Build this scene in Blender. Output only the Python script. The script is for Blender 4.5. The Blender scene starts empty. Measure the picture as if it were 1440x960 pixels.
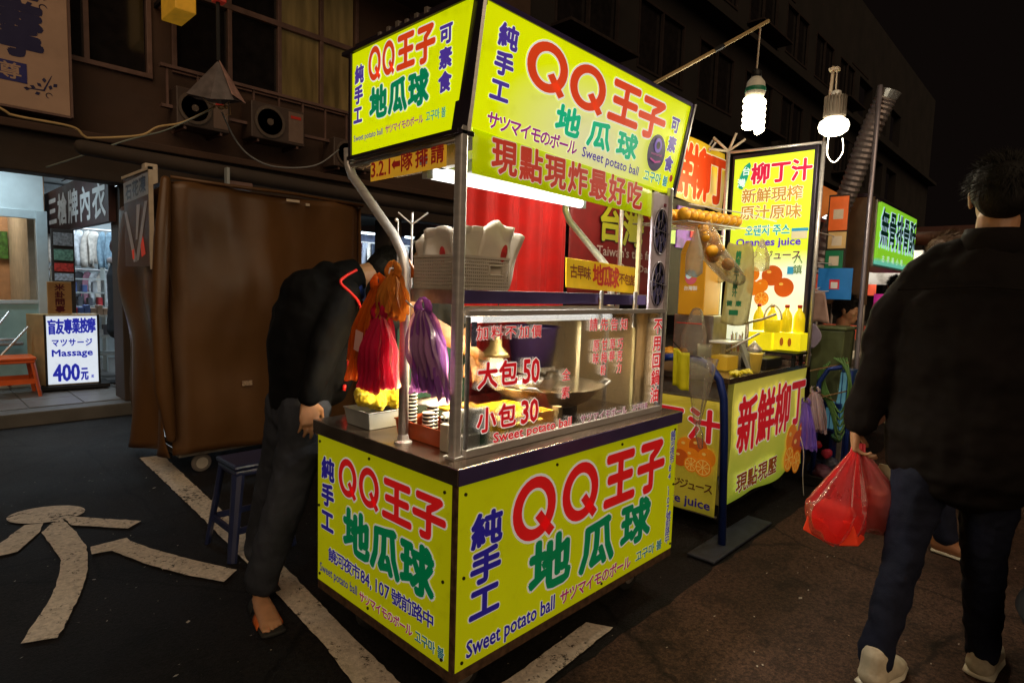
import bpy, bmesh, math, random
import numpy as np
from mathutils import Vector, Matrix, noise as mnoise
from math import sin, cos, pi, radians

# ------------------------------------------------------------------ camera, world, light, exposure
S = bpy.context.scene
COL = S.collection
cd = bpy.data.cameras.new('camera'); cam = bpy.data.objects.new('camera', cd); COL.objects.link(cam)
CAM = Vector((-1.11561, -1.26402, 1.35)); YAW, PIT, ROLL, FPX = 0.76136, -0.0891936, 0.0307073, 838.776
fw = Vector((cos(YAW) * cos(PIT), sin(YAW) * cos(PIT), sin(PIT)))
r0 = Vector((sin(YAW), -cos(YAW), 0)); u0 = r0.cross(fw)
rt = r0 * cos(ROLL) + u0 * sin(ROLL); up = rt.cross(fw)
m = Matrix((rt, up, -fw)).transposed().to_4x4(); m.translation = CAM
cam.matrix_world = m
cd.sensor_width = 36.0; cd.lens = FPX / 1440 * 36.0; cd.clip_start = 0.02; cd.clip_end = 300
S.camera = cam
W = bpy.data.worlds.new('World'); S.world = W; W.use_nodes = True
bg = W.node_tree.nodes['Background']; bg.inputs[0].default_value = (0.55, 0.36, 0.30, 1); bg.inputs[1].default_value = 0.006
sl = bpy.data.lights.new('night_glow', 'SUN'); sl.energy = 1.12; sl.angle = radians(60); sl.color = (1.0, 0.72, 0.45)
so = bpy.data.objects.new('night_glow', sl); COL.objects.link(so); so.location = (0, 0, 9)
so.rotation_euler = Vector((0.50, 0.72, -0.62)).to_track_quat('-Z', 'Y').to_euler()
S.view_settings.view_transform = 'Standard'; S.view_settings.look = 'None'
S.view_settings.exposure = 0.0; S.view_settings.gamma = 1.0
S.cycles.max_bounces = 8; S.cycles.transparent_max_bounces = 16
S.cycles.use_denoising = True
S.cycles.caustics_reflective = False; S.cycles.caustics_refractive = False
S.cycles.sample_clamp_indirect = 3.0

rnd = random.Random(7)
# ------------------------------------------------------------------ materials
def M(name, col, rough=.5, metal=0., es=0., ecol=None, var=.15, scale=9., bump=.1, bscale=80., alpha=1., trans=0., spec=None, sss=0., stretch=None, dirt=0., sheen=0., bdist=.004):
    mt = bpy.data.materials.new(name); mt.use_nodes = True
    nt = mt.node_tree; n = nt.nodes; L = nt.links; p = n['Principled BSDF']
    tc = n.new('ShaderNodeTexCoord'); mp = n.new('ShaderNodeMapping'); L.new(tc.outputs['Object'], mp.inputs[0])
    if stretch: mp.inputs['Scale'].default_value = stretch
    nz = n.new('ShaderNodeTexNoise'); nz.inputs['Scale'].default_value = scale; nz.inputs['Detail'].default_value = 5
    L.new(mp.outputs[0], nz.inputs['Vector'])
    mx = n.new('ShaderNodeMix'); mx.data_type = 'RGBA'
    c = list(col) + [1]
    mx.inputs[6].default_value = [max(0, v * (1 - var)) for v in c[:3]] + [1]
    mx.inputs[7].default_value = [min(1, v * (1 + var)) for v in c[:3]] + [1]
    cr = n.new('ShaderNodeMapRange'); cr.inputs[1].default_value = .3; cr.inputs[2].default_value = .7
    L.new(nz.outputs[0], cr.inputs[0]); L.new(cr.outputs[0], mx.inputs[0])
    out = mx.outputs[2]
    if dirt:
        nd = n.new('ShaderNodeTexNoise'); nd.inputs['Scale'].default_value = scale * .45; nd.inputs['Detail'].default_value = 8; nd.inputs['Roughness'].default_value = .7
        L.new(tc.outputs['Object'], nd.inputs['Vector'])
        dr = n.new('ShaderNodeMapRange'); dr.inputs[1].default_value = .52; dr.inputs[2].default_value = .68; dr.inputs[4].default_value = dirt
        L.new(nd.outputs[0], dr.inputs[0])
        md = n.new('ShaderNodeMix'); md.data_type = 'RGBA'; L.new(dr.outputs[0], md.inputs[0]); L.new(out, md.inputs[6])
        md.inputs[7].default_value = (c[0] * .35, c[1] * .3, c[2] * .25, 1); out = md.outputs[2]
    L.new(out, p.inputs['Base Color'])
    rr = n.new('ShaderNodeMapRange'); rr.inputs[3].default_value = max(.02, rough * .8); rr.inputs[4].default_value = min(1, rough * 1.25)
    L.new(nz.outputs[0], rr.inputs[0]); L.new(rr.outputs[0], p.inputs['Roughness'])
    p.inputs['Metallic'].default_value = metal
    if spec is not None: p.inputs['Specular IOR Level'].default_value = spec
    if bump:
        nb = n.new('ShaderNodeTexNoise'); nb.inputs['Scale'].default_value = bscale; nb.inputs['Detail'].default_value = 4
        L.new(mp.outputs[0], nb.inputs['Vector'])
        bp = n.new('ShaderNodeBump'); bp.inputs['Strength'].default_value = bump; bp.inputs['Distance'].default_value = bdist
        L.new(nb.outputs[0], bp.inputs['Height']); L.new(bp.outputs[0], p.inputs['Normal'])
    if es:
        if ecol is None: L.new(out, p.inputs['Emission Color'])
        else: p.inputs['Emission Color'].default_value = (*ecol, 1)
        p.inputs['Emission Strength'].default_value = es
    if alpha < 1: p.inputs['Alpha'].default_value = alpha
    if trans: p.inputs['Transmission Weight'].default_value = trans
    if sss:
        p.inputs['Subsurface Weight'].default_value = sss; p.inputs['Subsurface Scale'].default_value = .01
    if sheen: p.inputs['Sheen Weight'].default_value = sheen
    return mt

def sign_mat(name, col, es, pale=None):
    """printed panel with its glow put into the emission; pale = tube glow painted as a pale patch (centre, radius)"""
    mt = M(name, [v * .8 for v in col], rough=.35, var=.04, bump=.03, bscale=12)
    nt = mt.node_tree; n = nt.nodes; L = nt.links; p = n['Principled BSDF']
    tc = n.new('ShaderNodeTexCoord')
    nz = n.new('ShaderNodeTexNoise'); nz.inputs['Scale'].default_value = 2.2; L.new(tc.outputs['Object'], nz.inputs['Vector'])
    mr = n.new('ShaderNodeMapRange'); mr.inputs[3].default_value = es * .86; mr.inputs[4].default_value = es * 1.12
    L.new(nz.outputs[0], mr.inputs[0])
    g1 = n.new('ShaderNodeTexNoise'); g1.inputs['Scale'].default_value = 13; g1.inputs['Detail'].default_value = 9; g1.inputs['Roughness'].default_value = .72; L.new(tc.outputs['Object'], g1.inputs['Vector'])
    g2 = n.new('ShaderNodeMapRange'); g2.inputs[1].default_value = .56; g2.inputs[2].default_value = .74; g2.inputs[3].default_value = 1; g2.inputs[4].default_value = .72; L.new(g1.outputs[0], g2.inputs[0])
    g3 = n.new('ShaderNodeMath'); g3.operation = 'MULTIPLY'; L.new(mr.outputs[0], g3.inputs[0]); L.new(g2.outputs[0], g3.inputs[1]); L.new(g3.outputs[0], p.inputs['Emission Strength'])
    if pale:
        cen, rad, pc = pale
        mp = n.new('ShaderNodeMapping'); mp.inputs['Location'].default_value = [-a / b for a, b in zip(cen, rad)]
        mp.inputs['Scale'].default_value = [1 / b for b in rad]
        L.new(tc.outputs['Object'], mp.inputs[0])
        g = n.new('ShaderNodeTexGradient'); g.gradient_type = 'SPHERICAL'; L.new(mp.outputs[0], g.inputs[0])
        mx = n.new('ShaderNodeMix'); mx.data_type = 'RGBA'; mx.inputs[6].default_value = (*col, 1); mx.inputs[7].default_value = (*pc, 1)
        sm = n.new('ShaderNodeMath'); sm.operation = 'SMOOTHSTEP' if False else 'MULTIPLY'; sm.inputs[1].default_value = 1.25; sm.use_clamp = True
        L.new(g.outputs[0], sm.inputs[0]); L.new(sm.outputs[0], mx.inputs[0])
        L.new(mx.outputs[2], p.inputs['Emission Color']); L.new(mx.outputs[2], p.inputs['Base Color'])
    else:
        p.inputs['Emission Color'].default_value = (*col, 1)
    return mt

def glass_mat(name, tint=(1, 1, 1), refl=.08, rough=.0, haze=0.0, hazecol=(.8, .8, .8)):
    mt = bpy.data.materials.new(name); mt.use_nodes = True; nt = mt.node_tree; n = nt.nodes; L = nt.links
    for x in list(n): n.remove(x)
    o = n.new('ShaderNodeOutputMaterial'); t = n.new('ShaderNodeBsdfTransparent'); t.inputs[0].default_value = (*tint, 1)
    g = n.new('ShaderNodeBsdfGlossy'); g.inputs['Roughness'].default_value = max(.01, rough)
    fr = n.new('ShaderNodeFresnel'); fr.inputs[0].default_value = 1.45
    mu = n.new('ShaderNodeMath'); mu.operation = 'MULTIPLY_ADD'; mu.inputs[1].default_value = .8; mu.inputs[2].default_value = refl * .2; mu.use_clamp = True
    L.new(fr.outputs[0], mu.inputs[0])
    a = n.new('ShaderNodeMixShader'); L.new(mu.outputs[0], a.inputs[0]); L.new(t.outputs[0], a.inputs[1]); L.new(g.outputs[0], a.inputs[2])
    last = a
    if haze:
        cn = n.new('ShaderNodeTexNoise'); cn.inputs['Scale'].default_value = 38; cn.inputs['Detail'].default_value = 5; cn.inputs['Distortion'].default_value = 1.2
        cb = n.new('ShaderNodeBump'); cb.inputs['Strength'].default_value = .8; cb.inputs['Distance'].default_value = .006; L.new(cn.outputs[0], cb.inputs['Height']); L.new(cb.outputs[0], g.inputs['Normal'])
        d = n.new('ShaderNodeBsdfDiffuse'); d.inputs[0].default_value = (*hazecol, 1); L.new(cb.outputs[0], d.inputs['Normal'])
        tr = n.new('ShaderNodeBsdfTranslucent'); tr.inputs[0].default_value = (*hazecol, 1)
        dd = n.new('ShaderNodeMixShader'); dd.inputs[0].default_value = .5; L.new(d.outputs[0], dd.inputs[1]); L.new(tr.outputs[0], dd.inputs[2])
        tc = n.new('ShaderNodeTexCoord'); nz = n.new('ShaderNodeTexNoise'); nz.inputs['Scale'].default_value = 14; nz.inputs['Detail'].default_value = 6
        L.new(tc.outputs['Object'], nz.inputs['Vector'])
        mr = n.new('ShaderNodeMapRange'); mr.inputs[3].default_value = haze * .6; mr.inputs[4].default_value = min(1, haze * 1.4); L.new(nz.outputs[0], mr.inputs[0])
        b = n.new('ShaderNodeMixShader'); L.new(mr.outputs[0], b.inputs[0]); L.new(a.outputs[0], b.inputs[1]); L.new(dd.outputs[0], b.inputs[2]); last = b
    L.new(last.outputs[0], o.inputs[0])
    return mt

def road_mat(name, c1, c2, speck, rough=.75):
    mt = bpy.data.materials.new(name); mt.use_nodes = True; nt = mt.node_tree; n = nt.nodes; L = nt.links; p = n['Principled BSDF']
    tc = n.new('ShaderNodeTexCoord')
    big = n.new('ShaderNodeTexNoise'); big.inputs['Scale'].default_value = 1.3; big.inputs['Detail'].default_value = 8; L.new(tc.outputs['Object'], big.inputs['Vector'])
    fine = n.new('ShaderNodeTexNoise'); fine.inputs['Scale'].default_value = 170; fine.inputs['Detail'].default_value = 3; L.new(tc.outputs['Object'], fine.inputs['Vector'])
    mx = n.new('ShaderNodeMix'); mx.data_type = 'RGBA'; mx.inputs[6].default_value = (*c1, 1); mx.inputs[7].default_value = (*c2, 1)
    mr = n.new('ShaderNodeMapRange'); mr.inputs[1].default_value = .35; mr.inputs[2].default_value = .65; L.new(big.outputs[0], mr.inputs[0]); L.new(mr.outputs[0], mx.inputs[0])
    vo = n.new('ShaderNodeTexVoronoi'); vo.inputs['Scale'].default_value = 26; vo.inputs['Randomness'].default_value = 1; L.new(tc.outputs['Object'], vo.inputs['Vector'])
    lt = n.new('ShaderNodeMath'); lt.operation = 'LESS_THAN'; lt.inputs[1].default_value = .075; L.new(vo.outputs['Distance'], lt.inputs[0])
    cc = n.new('ShaderNodeSeparateColor'); L.new(vo.outputs['Color'], cc.inputs[0])
    gt = n.new('ShaderNodeMath'); gt.operation = 'GREATER_THAN'; gt.inputs[1].default_value = .84; L.new(cc.outputs[0], gt.inputs[0])
    mu = n.new('ShaderNodeMath'); mu.operation = 'MULTIPLY'; L.new(lt.outputs[0], mu.inputs[0]); L.new(gt.outputs[0], mu.inputs[1])
    m2 = n.new('ShaderNodeMix'); m2.data_type = 'RGBA'; L.new(mu.outputs[0], m2.inputs[0]); L.new(mx.outputs[2], m2.inputs[6]); m2.inputs[7].default_value = (*speck, 1)
    gr = n.new('ShaderNodeMix'); gr.data_type = 'RGBA'; gr.blend_type = 'MULTIPLY'; gr.inputs[0].default_value = .85
    fr = n.new('ShaderNodeMapRange'); fr.inputs[1].default_value = .3; fr.inputs[2].default_value = .7; fr.inputs[3].default_value = .45; fr.inputs[4].default_value = 1.5; L.new(fine.outputs[0], fr.inputs[0])
    L.new(m2.outputs[2], gr.inputs[6]); L.new(fr.outputs[0], gr.inputs[7])
    mid = n.new('ShaderNodeTexNoise'); mid.inputs['Scale'].default_value = 62; mid.inputs['Detail'].default_value = 5; mid.inputs['Roughness'].default_value = .8; L.new(tc.outputs['Object'], mid.inputs['Vector'])
    mm = n.new('ShaderNodeMapRange'); mm.inputs[1].default_value = .36; mm.inputs[2].default_value = .64; mm.inputs[3].default_value = .30; mm.inputs[4].default_value = 1.9; L.new(mid.outputs[0], mm.inputs[0])
    g2 = n.new('ShaderNodeMix'); g2.data_type = 'RGBA'; g2.blend_type = 'MULTIPLY'; g2.inputs[0].default_value = 1; L.new(gr.outputs[2], g2.inputs[6]); L.new(mm.outputs[0], g2.inputs[7])
    st_ = n.new('ShaderNodeTexNoise'); st_.inputs['Scale'].default_value = 3.1; st_.inputs['Detail'].default_value = 9; st_.inputs['Roughness'].default_value = .75; L.new(tc.outputs['Object'], st_.inputs['Vector'])
    sr = n.new('ShaderNodeMapRange'); sr.inputs[1].default_value = .50; sr.inputs[2].default_value = .62; sr.inputs[3].default_value = 1.0; sr.inputs[4].default_value = .42; L.new(st_.outputs[0], sr.inputs[0])
    g3 = n.new('ShaderNodeMix'); g3.data_type = 'RGBA'; g3.blend_type = 'MULTIPLY'; g3.inputs[0].default_value = 1; L.new(g2.outputs[2], g3.inputs[6]); L.new(sr.outputs[0], g3.inputs[7])
    vc = n.new('ShaderNodeTexVoronoi'); vc.feature = 'DISTANCE_TO_EDGE'; vc.inputs['Scale'].default_value = .8; 
    wp2 = n.new('ShaderNodeMix'); wp2.data_type = 'RGBA'; wp2.inputs[0].default_value = .12; L.new(tc.outputs['Object'], wp2.inputs[6]); L.new(st_.outputs['Color'], wp2.inputs[7]); L.new(wp2.outputs[2], vc.inputs['Vector'])
    vr = n.new('ShaderNodeMapRange'); vr.inputs[1].default_value = .002; vr.inputs[2].default_value = .009; vr.inputs[3].default_value = .35; L.new(vc.outputs['Distance'], vr.inputs[0])
    g4 = n.new('ShaderNodeMix'); g4.data_type = 'RGBA'; g4.blend_type = 'MULTIPLY'; g4.inputs[0].default_value = 1; L.new(g3.outputs[2], g4.inputs[6]); L.new(vr.outputs[0], g4.inputs[7])
    L.new(g4.outputs[2], p.inputs['Base Color'])
    ha = n.new('ShaderNodeMath'); ha.operation = 'MULTIPLY_ADD'; ha.inputs[1].default_value = 1.6; L.new(mid.outputs[0], ha.inputs[0]); L.new(fine.outputs[0], ha.inputs[2])
    rr = n.new('ShaderNodeMapRange'); rr.inputs[3].default_value = rough - .22; rr.inputs[4].default_value = rough + .1; L.new(big.outputs[0], rr.inputs[0]); L.new(rr.outputs[0], p.inputs['Roughness'])
    p.inputs['Specular IOR Level'].default_value = .22; bp = n.new('ShaderNodeBump'); bp.inputs['Strength'].default_value = .9; bp.inputs['Distance'].default_value = .004; L.new(ha.outputs[0], bp.inputs['Height'])
    L.new(bp.outputs[0], p.inputs['Normal'])
    return mt

MT = dict(
 steel=M('stainless_steel', (.72, .70, .70), .30, .55, var=.1, bump=.05, bscale=30, stretch=(1, 1, 8)),
 steel_worn=M('worn_steel', (.42, .38, .34), .38, .7, var=.25, scale=14, bump=.15, bscale=50, dirt=.5),
 steel_top=M('counter_steel', (.42, .33, .27), .24, .92, var=.2, scale=10, bump=.12, bscale=40, dirt=.45),
 purple_steel=M('film_covered_steel', (.13, .10, .30), .3, .6, var=.15, bump=.05),
 alu_dark=M('dark_aluminium_trim', (.055, .045, .07), .35, .7, var=.2),
 black_metal=M('black_painted_metal', (.012, .012, .014), .5, .3, var=.3),
 rubber=M('black_rubber', (.01, .01, .01), .75),
 rust=M('rusty_edge', (.10, .055, .03), .7, .3, var=.5, scale=40, bump=.4),
 fluor=M('fluorescent_tube', (.9, .9, .9), .4, es=2.2, ecol=(1, .97, .9), var=0, bump=0),
 fluor_case=M('white_lamp_case', (.75, .74, .72), .35, es=0, var=.05),
 bulb=M('glowing_bulb', (.9, .9, .9), .4, es=9., ecol=(1, .88, .62), var=0, bump=0),
 white_plastic=M('white_plastic', (.72, .70, .66), .35, var=.06),
 grey_plastic=M('grey_plastic', (.32, .34, .34), .4, var=.08),
 cream=M('cream_board', (.62, .52, .40), .6, var=.12, dirt=.3),
 glass=glass_mat('clear_glass'),
 film=glass_mat('thin_clear_plastic', (.95, .93, .9), rough=.12, haze=.22, hazecol=(.9, .85, .75)),
 film2=glass_mat('milky_plastic_bag', (.97, .96, .94), rough=.15, haze=.22, hazecol=(.85, .82, .75)),
 skin=M('skin', (.42, .22, .12), .5, var=.1, scale=30, bump=.08, bscale=120, sss=.15),
 hair=M('black_hair', (.006, .005, .0045), .62, spec=.2, var=.4, scale=120, bump=.6, bscale=180, stretch=(1, 1, .25)),
 jacket_r=M('black_brown_jacket', (.0072, .0054, .0052), .75, spec=.08, var=.25, scale=5, bump=.22, bscale=20, bdist=.006),
 jacket_l=M('black_sport_jacket', (.0045, .0045, .005), .75, spec=.10, var=.25, bump=.22, bscale=20, bdist=.006),
 denim=M('dark_denim', (.009, .011, .024), .8, spec=.15, var=.3, scale=6, bump=.3, bscale=160),
 denim2=M('faded_denim', (.030, .034, .046), .8, spec=.15, var=.5, scale=4, bump=.3, bscale=160),
 red_trim=M('red_piping', (.75, .02, .015), .5),
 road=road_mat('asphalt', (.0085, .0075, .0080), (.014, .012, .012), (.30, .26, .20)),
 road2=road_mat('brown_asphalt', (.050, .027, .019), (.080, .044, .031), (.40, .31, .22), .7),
 paint=M('worn_road_paint', (.60, .52, .43), .75, var=.22, scale=60, bump=.9, bscale=170, dirt=.45),
)
def wear(mt, sc=34, lo=.50, hi=.56):
    nt = mt.node_tree; n = nt.nodes; L = nt.links; p = n['Principled BSDF']; tc = n.new('ShaderNodeTexCoord')
    a = n.new('ShaderNodeTexNoise'); a.inputs['Scale'].default_value = sc; a.inputs['Detail'].default_value = 8; a.inputs['Roughness'].default_value = .8; L.new(tc.outputs['Object'], a.inputs['Vector'])
    b = n.new('ShaderNodeTexNoise'); b.inputs['Scale'].default_value = 3; b.inputs['Detail'].default_value = 4; L.new(tc.outputs['Object'], b.inputs['Vector'])
    c = n.new('ShaderNodeMath'); c.operation = 'MULTIPLY_ADD'; c.inputs[1].default_value = .35; L.new(b.outputs[0], c.inputs[0]); L.new(a.outputs[0], c.inputs[2])
    d = n.new('ShaderNodeMapRange'); d.inputs[1].default_value = lo + .24; d.inputs[2].default_value = hi + .24; d.inputs[3].default_value = 1; d.inputs[4].default_value = .12; L.new(c.outputs[0], d.inputs[0]); L.new(d.outputs[0], p.inputs['Alpha'])
wear(MT['paint'])
# ------------------------------------------------------------------ mesh building
class MB:
    def __init__(s): s.v = []; s.f = []
    def add(s, vs, fs):
        k = len(s.v); s.v += [tuple(v) for v in vs]; s.f += [tuple(i + k for i in f) for f in fs]; return s
    def box(s, x0, x1, y0, y1, z0, z1):
        return s.add([(x, y, z) for z in (z0, z1) for y in (y0, y1) for x in (x0, x1)],
                     [(0, 2, 3, 1), (4, 5, 7, 6), (0, 1, 5, 4), (2, 6, 7, 3), (0, 4, 6, 2), (1, 3, 7, 5)])
    def obox(s, c, U, V, N, su, sv, sn):
        c, U, V, N = map(Vector, (c, U, V, N)); P = []
        for k in (-1, 1):
            for j in (-1, 1):
                for i in (-1, 1): P.append(c + U * su * i / 2 + V * sv * j / 2 + N * sn * k / 2)
        return s.add(P, [(0, 2, 3, 1), (4, 5, 7, 6), (0, 1, 5, 4), (2, 6, 7, 3), (0, 4, 6, 2), (1, 3, 7, 5)])
    def loft(s, pts, rads, n=12, side=(1, 0, 0), cap=True, round_=True):
        """tube through pts; rads float or (a,b) where a is along `side`"""
        P = [Vector(p) for p in pts]; R = [(r, r) if not isinstance(r, (tuple, list)) else r for r in rads]
        if round_:
            d0 = (P[0] - P[1]).normalized(); d1 = (P[-1] - P[-2]).normalized()
            a0, a1 = min(R[0]) * .75, min(R[-1]) * .75
            P = [P[0] + d0 * a0, P[0] + d0 * a0 * .7] + P + [P[-1] + d1 * a1 * .7, P[-1] + d1 * a1]
            R = [(R[0][0] * .3, R[0][1] * .3), (R[0][0] * .75, R[0][1] * .75)] + R + [(R[-1][0] * .75, R[-1][1] * .75), (R[-1][0] * .3, R[-1][1] * .3)]
        rings = []; sd = Vector(side); prev = None
        for i, p in enumerate(P):
            t = (P[min(i + 1, len(P) - 1)] - P[max(i - 1, 0)]).normalized()
            ref = sd if prev is None else prev
            a = ref - t * ref.dot(t)
            if a.length < 1e-4: a = t.orthogonal()
            a.normalize(); prev = a if prev is not None or True else prev
            b = t.cross(a)
            rings.append([p + a * cos(2 * pi * k / n) * R[i][0] + b * sin(2 * pi * k / n) * R[i][1] for k in range(n)])
        vs = [v for r in rings for v in r]; fs = []
        for i in range(len(rings) - 1):
            for k in range(n):
                fs.append((i * n + k, i * n + (k + 1) % n, (i + 1) * n + (k + 1) % n, (i + 1) * n + k))
        if cap: fs.append(tuple(range(n))[::-1]); fs.append(tuple((len(rings) - 1) * n + k for k in range(n)))
        return s.add(vs, fs)
    def tube(s, pts, r, n=8): return s.loft(pts, [r] * len(pts), n, side=(.13, .27, .95), round_=False)
    def cyl(s, a, b, r, n=16): return s.loft([a, b], [r if not isinstance(r, tuple) else r[0], r if not isinstance(r, tuple) else r[1]], n, side=(.13, .27, .95), round_=False)
    def lathe(s, prof, c=(0, 0, 0), n=20, axis='z', closed=False):
        vs = []; fs = []
        for r, z in prof:
            for k in range(n):
                a = 2 * pi * k / n; x, y = r * cos(a), r * sin(a)
                vs.append((c[0] + x, c[1] + y, c[2] + z) if axis == 'z' else ((c[0] + x, c[1] + z, c[2] + y) if axis == 'y' else (c[0] + z, c[1] + x, c[2] + y)))
        for i in range(len(prof) - 1):
            for k in range(n): fs.append((i * n + k, i * n + (k + 1) % n, (i + 1) * n + (k + 1) % n, (i + 1) * n + k))
        if not closed:
            fs.append(tuple(range(n))[::-1]); fs.append(tuple((len(prof) - 1) * n + k for k in range(n)))
        return s.add(vs, fs)
    def ball(s, c, r, n=12, m_=8):
        rx, ry, rz = (r, r, r) if not isinstance(r, tuple) else r
        vs = []; fs = []
        for i in range(m_ + 1):
            t = pi * i / m_
            for k in range(n): vs.append((c[0] + rx * sin(t) * cos(2 * pi * k / n), c[1] + ry * sin(t) * sin(2 * pi * k / n), c[2] + rz * cos(t)))
        for i in range(m_):
            for k in range(n): fs.append((i * n + k, i * n + (k + 1) % n, (i + 1) * n + (k + 1) % n, (i + 1) * n + k))
        return s.add(vs, fs)
    def grid(s, fn, nu, nv, wrap=False):
        vs = [fn(i / nu, j / nv) for j in range(nv + 1) for i in range(nu + 1)]
        fs = [(j * (nu + 1) + i, j * (nu + 1) + i + 1, (j + 1) * (nu + 1) + i + 1, (j + 1) * (nu + 1) + i) for j in range(nv) for i in range(nu)]
        return s.add(vs, fs)
    def prism(s, poly, z0, z1):
        n = len(poly)
        return s.add([(x, y, z0) for x, y in poly] + [(x, y, z1) for x, y in poly],
                     [tuple(range(n))[::-1], tuple(range(n, 2 * n))] + [(i, (i + 1) % n, n + (i + 1) % n, n + i) for i in range(n)])

def rootloc(o):
    v = Vector((0, 0, 0))
    while o is not None: v += o.location; o = o.parent
    return v
def bake(o):
    dg = bpy.context.evaluated_depsgraph_get(); me = bpy.data.meshes.new_from_object(o.evaluated_get(dg)); o.modifiers.clear(); o.data = me
def obj(name, mb, mt, parent=None, smooth=False, bevel=0., solid=0., label=None, sub=0, remesh=0., relax=6, disp=0., dscale=.1, kind=None, origin=None):
    me = bpy.data.meshes.new(name)
    off = rootloc(parent) if parent is not None else Vector(origin if origin else (0, 0, 0))
    if parent is None and origin is None and kind is None:
        a = np.array(mb.v); off = Vector(((a[:, 0].min() + a[:, 0].max()) / 2, (a[:, 1].min() + a[:, 1].max()) / 2, a[:, 2].min()))
    me.from_pydata([(v[0] - off.x, v[1] - off.y, v[2] - off.z) for v in mb.v], [], mb.f); me.validate(); me.update()
    o = bpy.data.objects.new(name, me); COL.objects.link(o); o.parent = parent
    if parent is None: o.location = off
    need = False
    if remesh:
        r = o.modifiers.new('r', 'REMESH'); r.mode = 'VOXEL'; r.voxel_size = remesh
        q = o.modifiers.new('s', 'SMOOTH'); q.iterations = relax; q.factor = .5; smooth = True; need = True
    if disp:
        t = bpy.data.textures.new('folds', 'CLOUDS'); t.noise_scale = dscale; t.noise_depth = 2
        d = o.modifiers.new('d', 'DISPLACE'); d.texture = t; d.strength = disp; d.mid_level = .5; d.texture_coords = 'LOCAL'; need = True
    if solid: q = o.modifiers.new('t', 'SOLIDIFY'); q.thickness = solid; need = True
    if bevel:
        b = o.modifiers.new('b', 'BEVEL'); b.width = bevel; b.segments = 2; b.limit_method = 'ANGLE'; b.harden_normals = False
    if sub: q = o.modifiers.new('u', 'SUBSURF'); q.levels = sub; q.render_levels = sub; need = True
    if need and not bevel: bake(o)
    if isinstance(mt, str): mt = MT[mt]
    if len(o.data.materials) == 0: o.data.materials.append(mt)
    else: o.data.materials[0] = mt
    if smooth:
        for p in o.data.polygons: p.use_smooth = True
    if label: o['label'] = label
    if kind: o['kind'] = kind
    return o
def tag(o, label, cat, group=None):
    o['label'] = label; o['category'] = cat
    if group: o['group'] = group
    return o
def thing(name, label, cat, loc=(0, 0, 0), group=None):
    o = bpy.data.objects.new(name, None); COL.objects.link(o); o.location = loc; o.empty_display_size = .1
    return tag(o, label, cat, group)
def link_copy(o, dx, dy, dz, parent=None):
    c = o.copy(); COL.objects.link(c); c.location = o.location + Vector((dx, dy, dz)); c.parent = parent if parent else o.parent
    return c
def copy_thing(t, loc, label, rz=0., scale=1.):
    c = t.copy(); COL.objects.link(c); c.location = loc; c.rotation_euler[2] = rz; c.scale = (scale,) * 3; c['label'] = label
    for ch in list(t.children):
        d = ch.copy(); COL.objects.link(d); d.parent = c
        for g in list(ch.children):
            e = g.copy(); COL.objects.link(e); e.parent = d
    return c
def struct(name, mb, mt, parent=None, **k): return obj(name, mb, mt, parent, kind='structure', **k)
def light_area(name, loc, sx, sy, power, col, direction=(0, 0, -1), parent=None, xdir=None):
    l = bpy.data.lights.new(name, 'AREA'); l.shape = 'RECTANGLE'; l.size = sx; l.size_y = sy; l.energy = power; l.color = col
    o = bpy.data.objects.new(name, l); COL.objects.link(o)
    N = -Vector(direction).normalized(); X = Vector(xdir if xdir else (1, 0, 0)); X = (X - N * X.dot(N)).normalized(); Y = N.cross(X)
    mm = Matrix((X, Y, N)).transposed().to_4x4(); mm.translation = Vector(loc); o.matrix_world = mm
    return o
def light_point(name, loc, power, col, r=.03):
    l = bpy.data.lights.new(name, 'POINT'); l.energy = power; l.color = col; l.shadow_soft_size = r
    o = bpy.data.objects.new(name, l); COL.objects.link(o); o.location = loc; return o

# ------------------------------------------------------------------ lettering: glyph outlines laid on a plane, thickened by stamping
_G = {}
def glyph(s):
    if s not in _G:
        cu = bpy.data.curves.new('g', 'FONT'); cu.body = s; cu.size = 1; cu.resolution_u = 2
        o = bpy.data.objects.new('g', cu); COL.objects.link(o)
        dg = bpy.context.evaluated_depsgraph_get(); me = bpy.data.meshes.new_from_object(o.evaluated_get(dg))
        v = np.array([(a.co.x, a.co.y) for a in me.vertices]) if len(me.vertices) else np.zeros((0, 2))
        _G[s] = (v, [tuple(p.vertices) for p in me.polygons]); bpy.data.objects.remove(o); bpy.data.curves.remove(cu); bpy.data.meshes.remove(me)
    return _G[s]
_r = glyph('國')[0]; RW = _r[:, 0].max() - _r[:, 0].min(); RH = _r[:, 1].max() - _r[:, 1].min(); RC = ((_r[:, 0].max() + _r[:, 0].min()) / 2, (_r[:, 1].max() + _r[:, 1].min()) / 2)
def q_shape(u0, u1, v0, v1, bold=.2):
    cx, cy = (u0 + u1) / 2, (v0 + v1) / 2; a, b = (u1 - u0) / 2, (v1 - v0) / 2; n = 28; vs = []; fs = []
    for k in range(n):
        t = 2 * pi * k / n
        vs += [(cx + a * cos(t), cy + b * sin(t)), (cx + a * .60 * cos(t), cy + b * .64 * sin(t))]
    for k in range(n): j = (k + 1) % n; fs.append((2 * k, 2 * j, 2 * j + 1, 2 * k + 1))
    k = len(vs); vs += [(cx + a * x, cy + b * y) for x, y in ((.02, -.30), (.30, -.12), (.62, -.48), (.98, -.86), (.72, -1.06), (.40, -.74))]
    fs.append(tuple(range(k, k + 6))[::-1])
    return np.array(vs), fs
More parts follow.
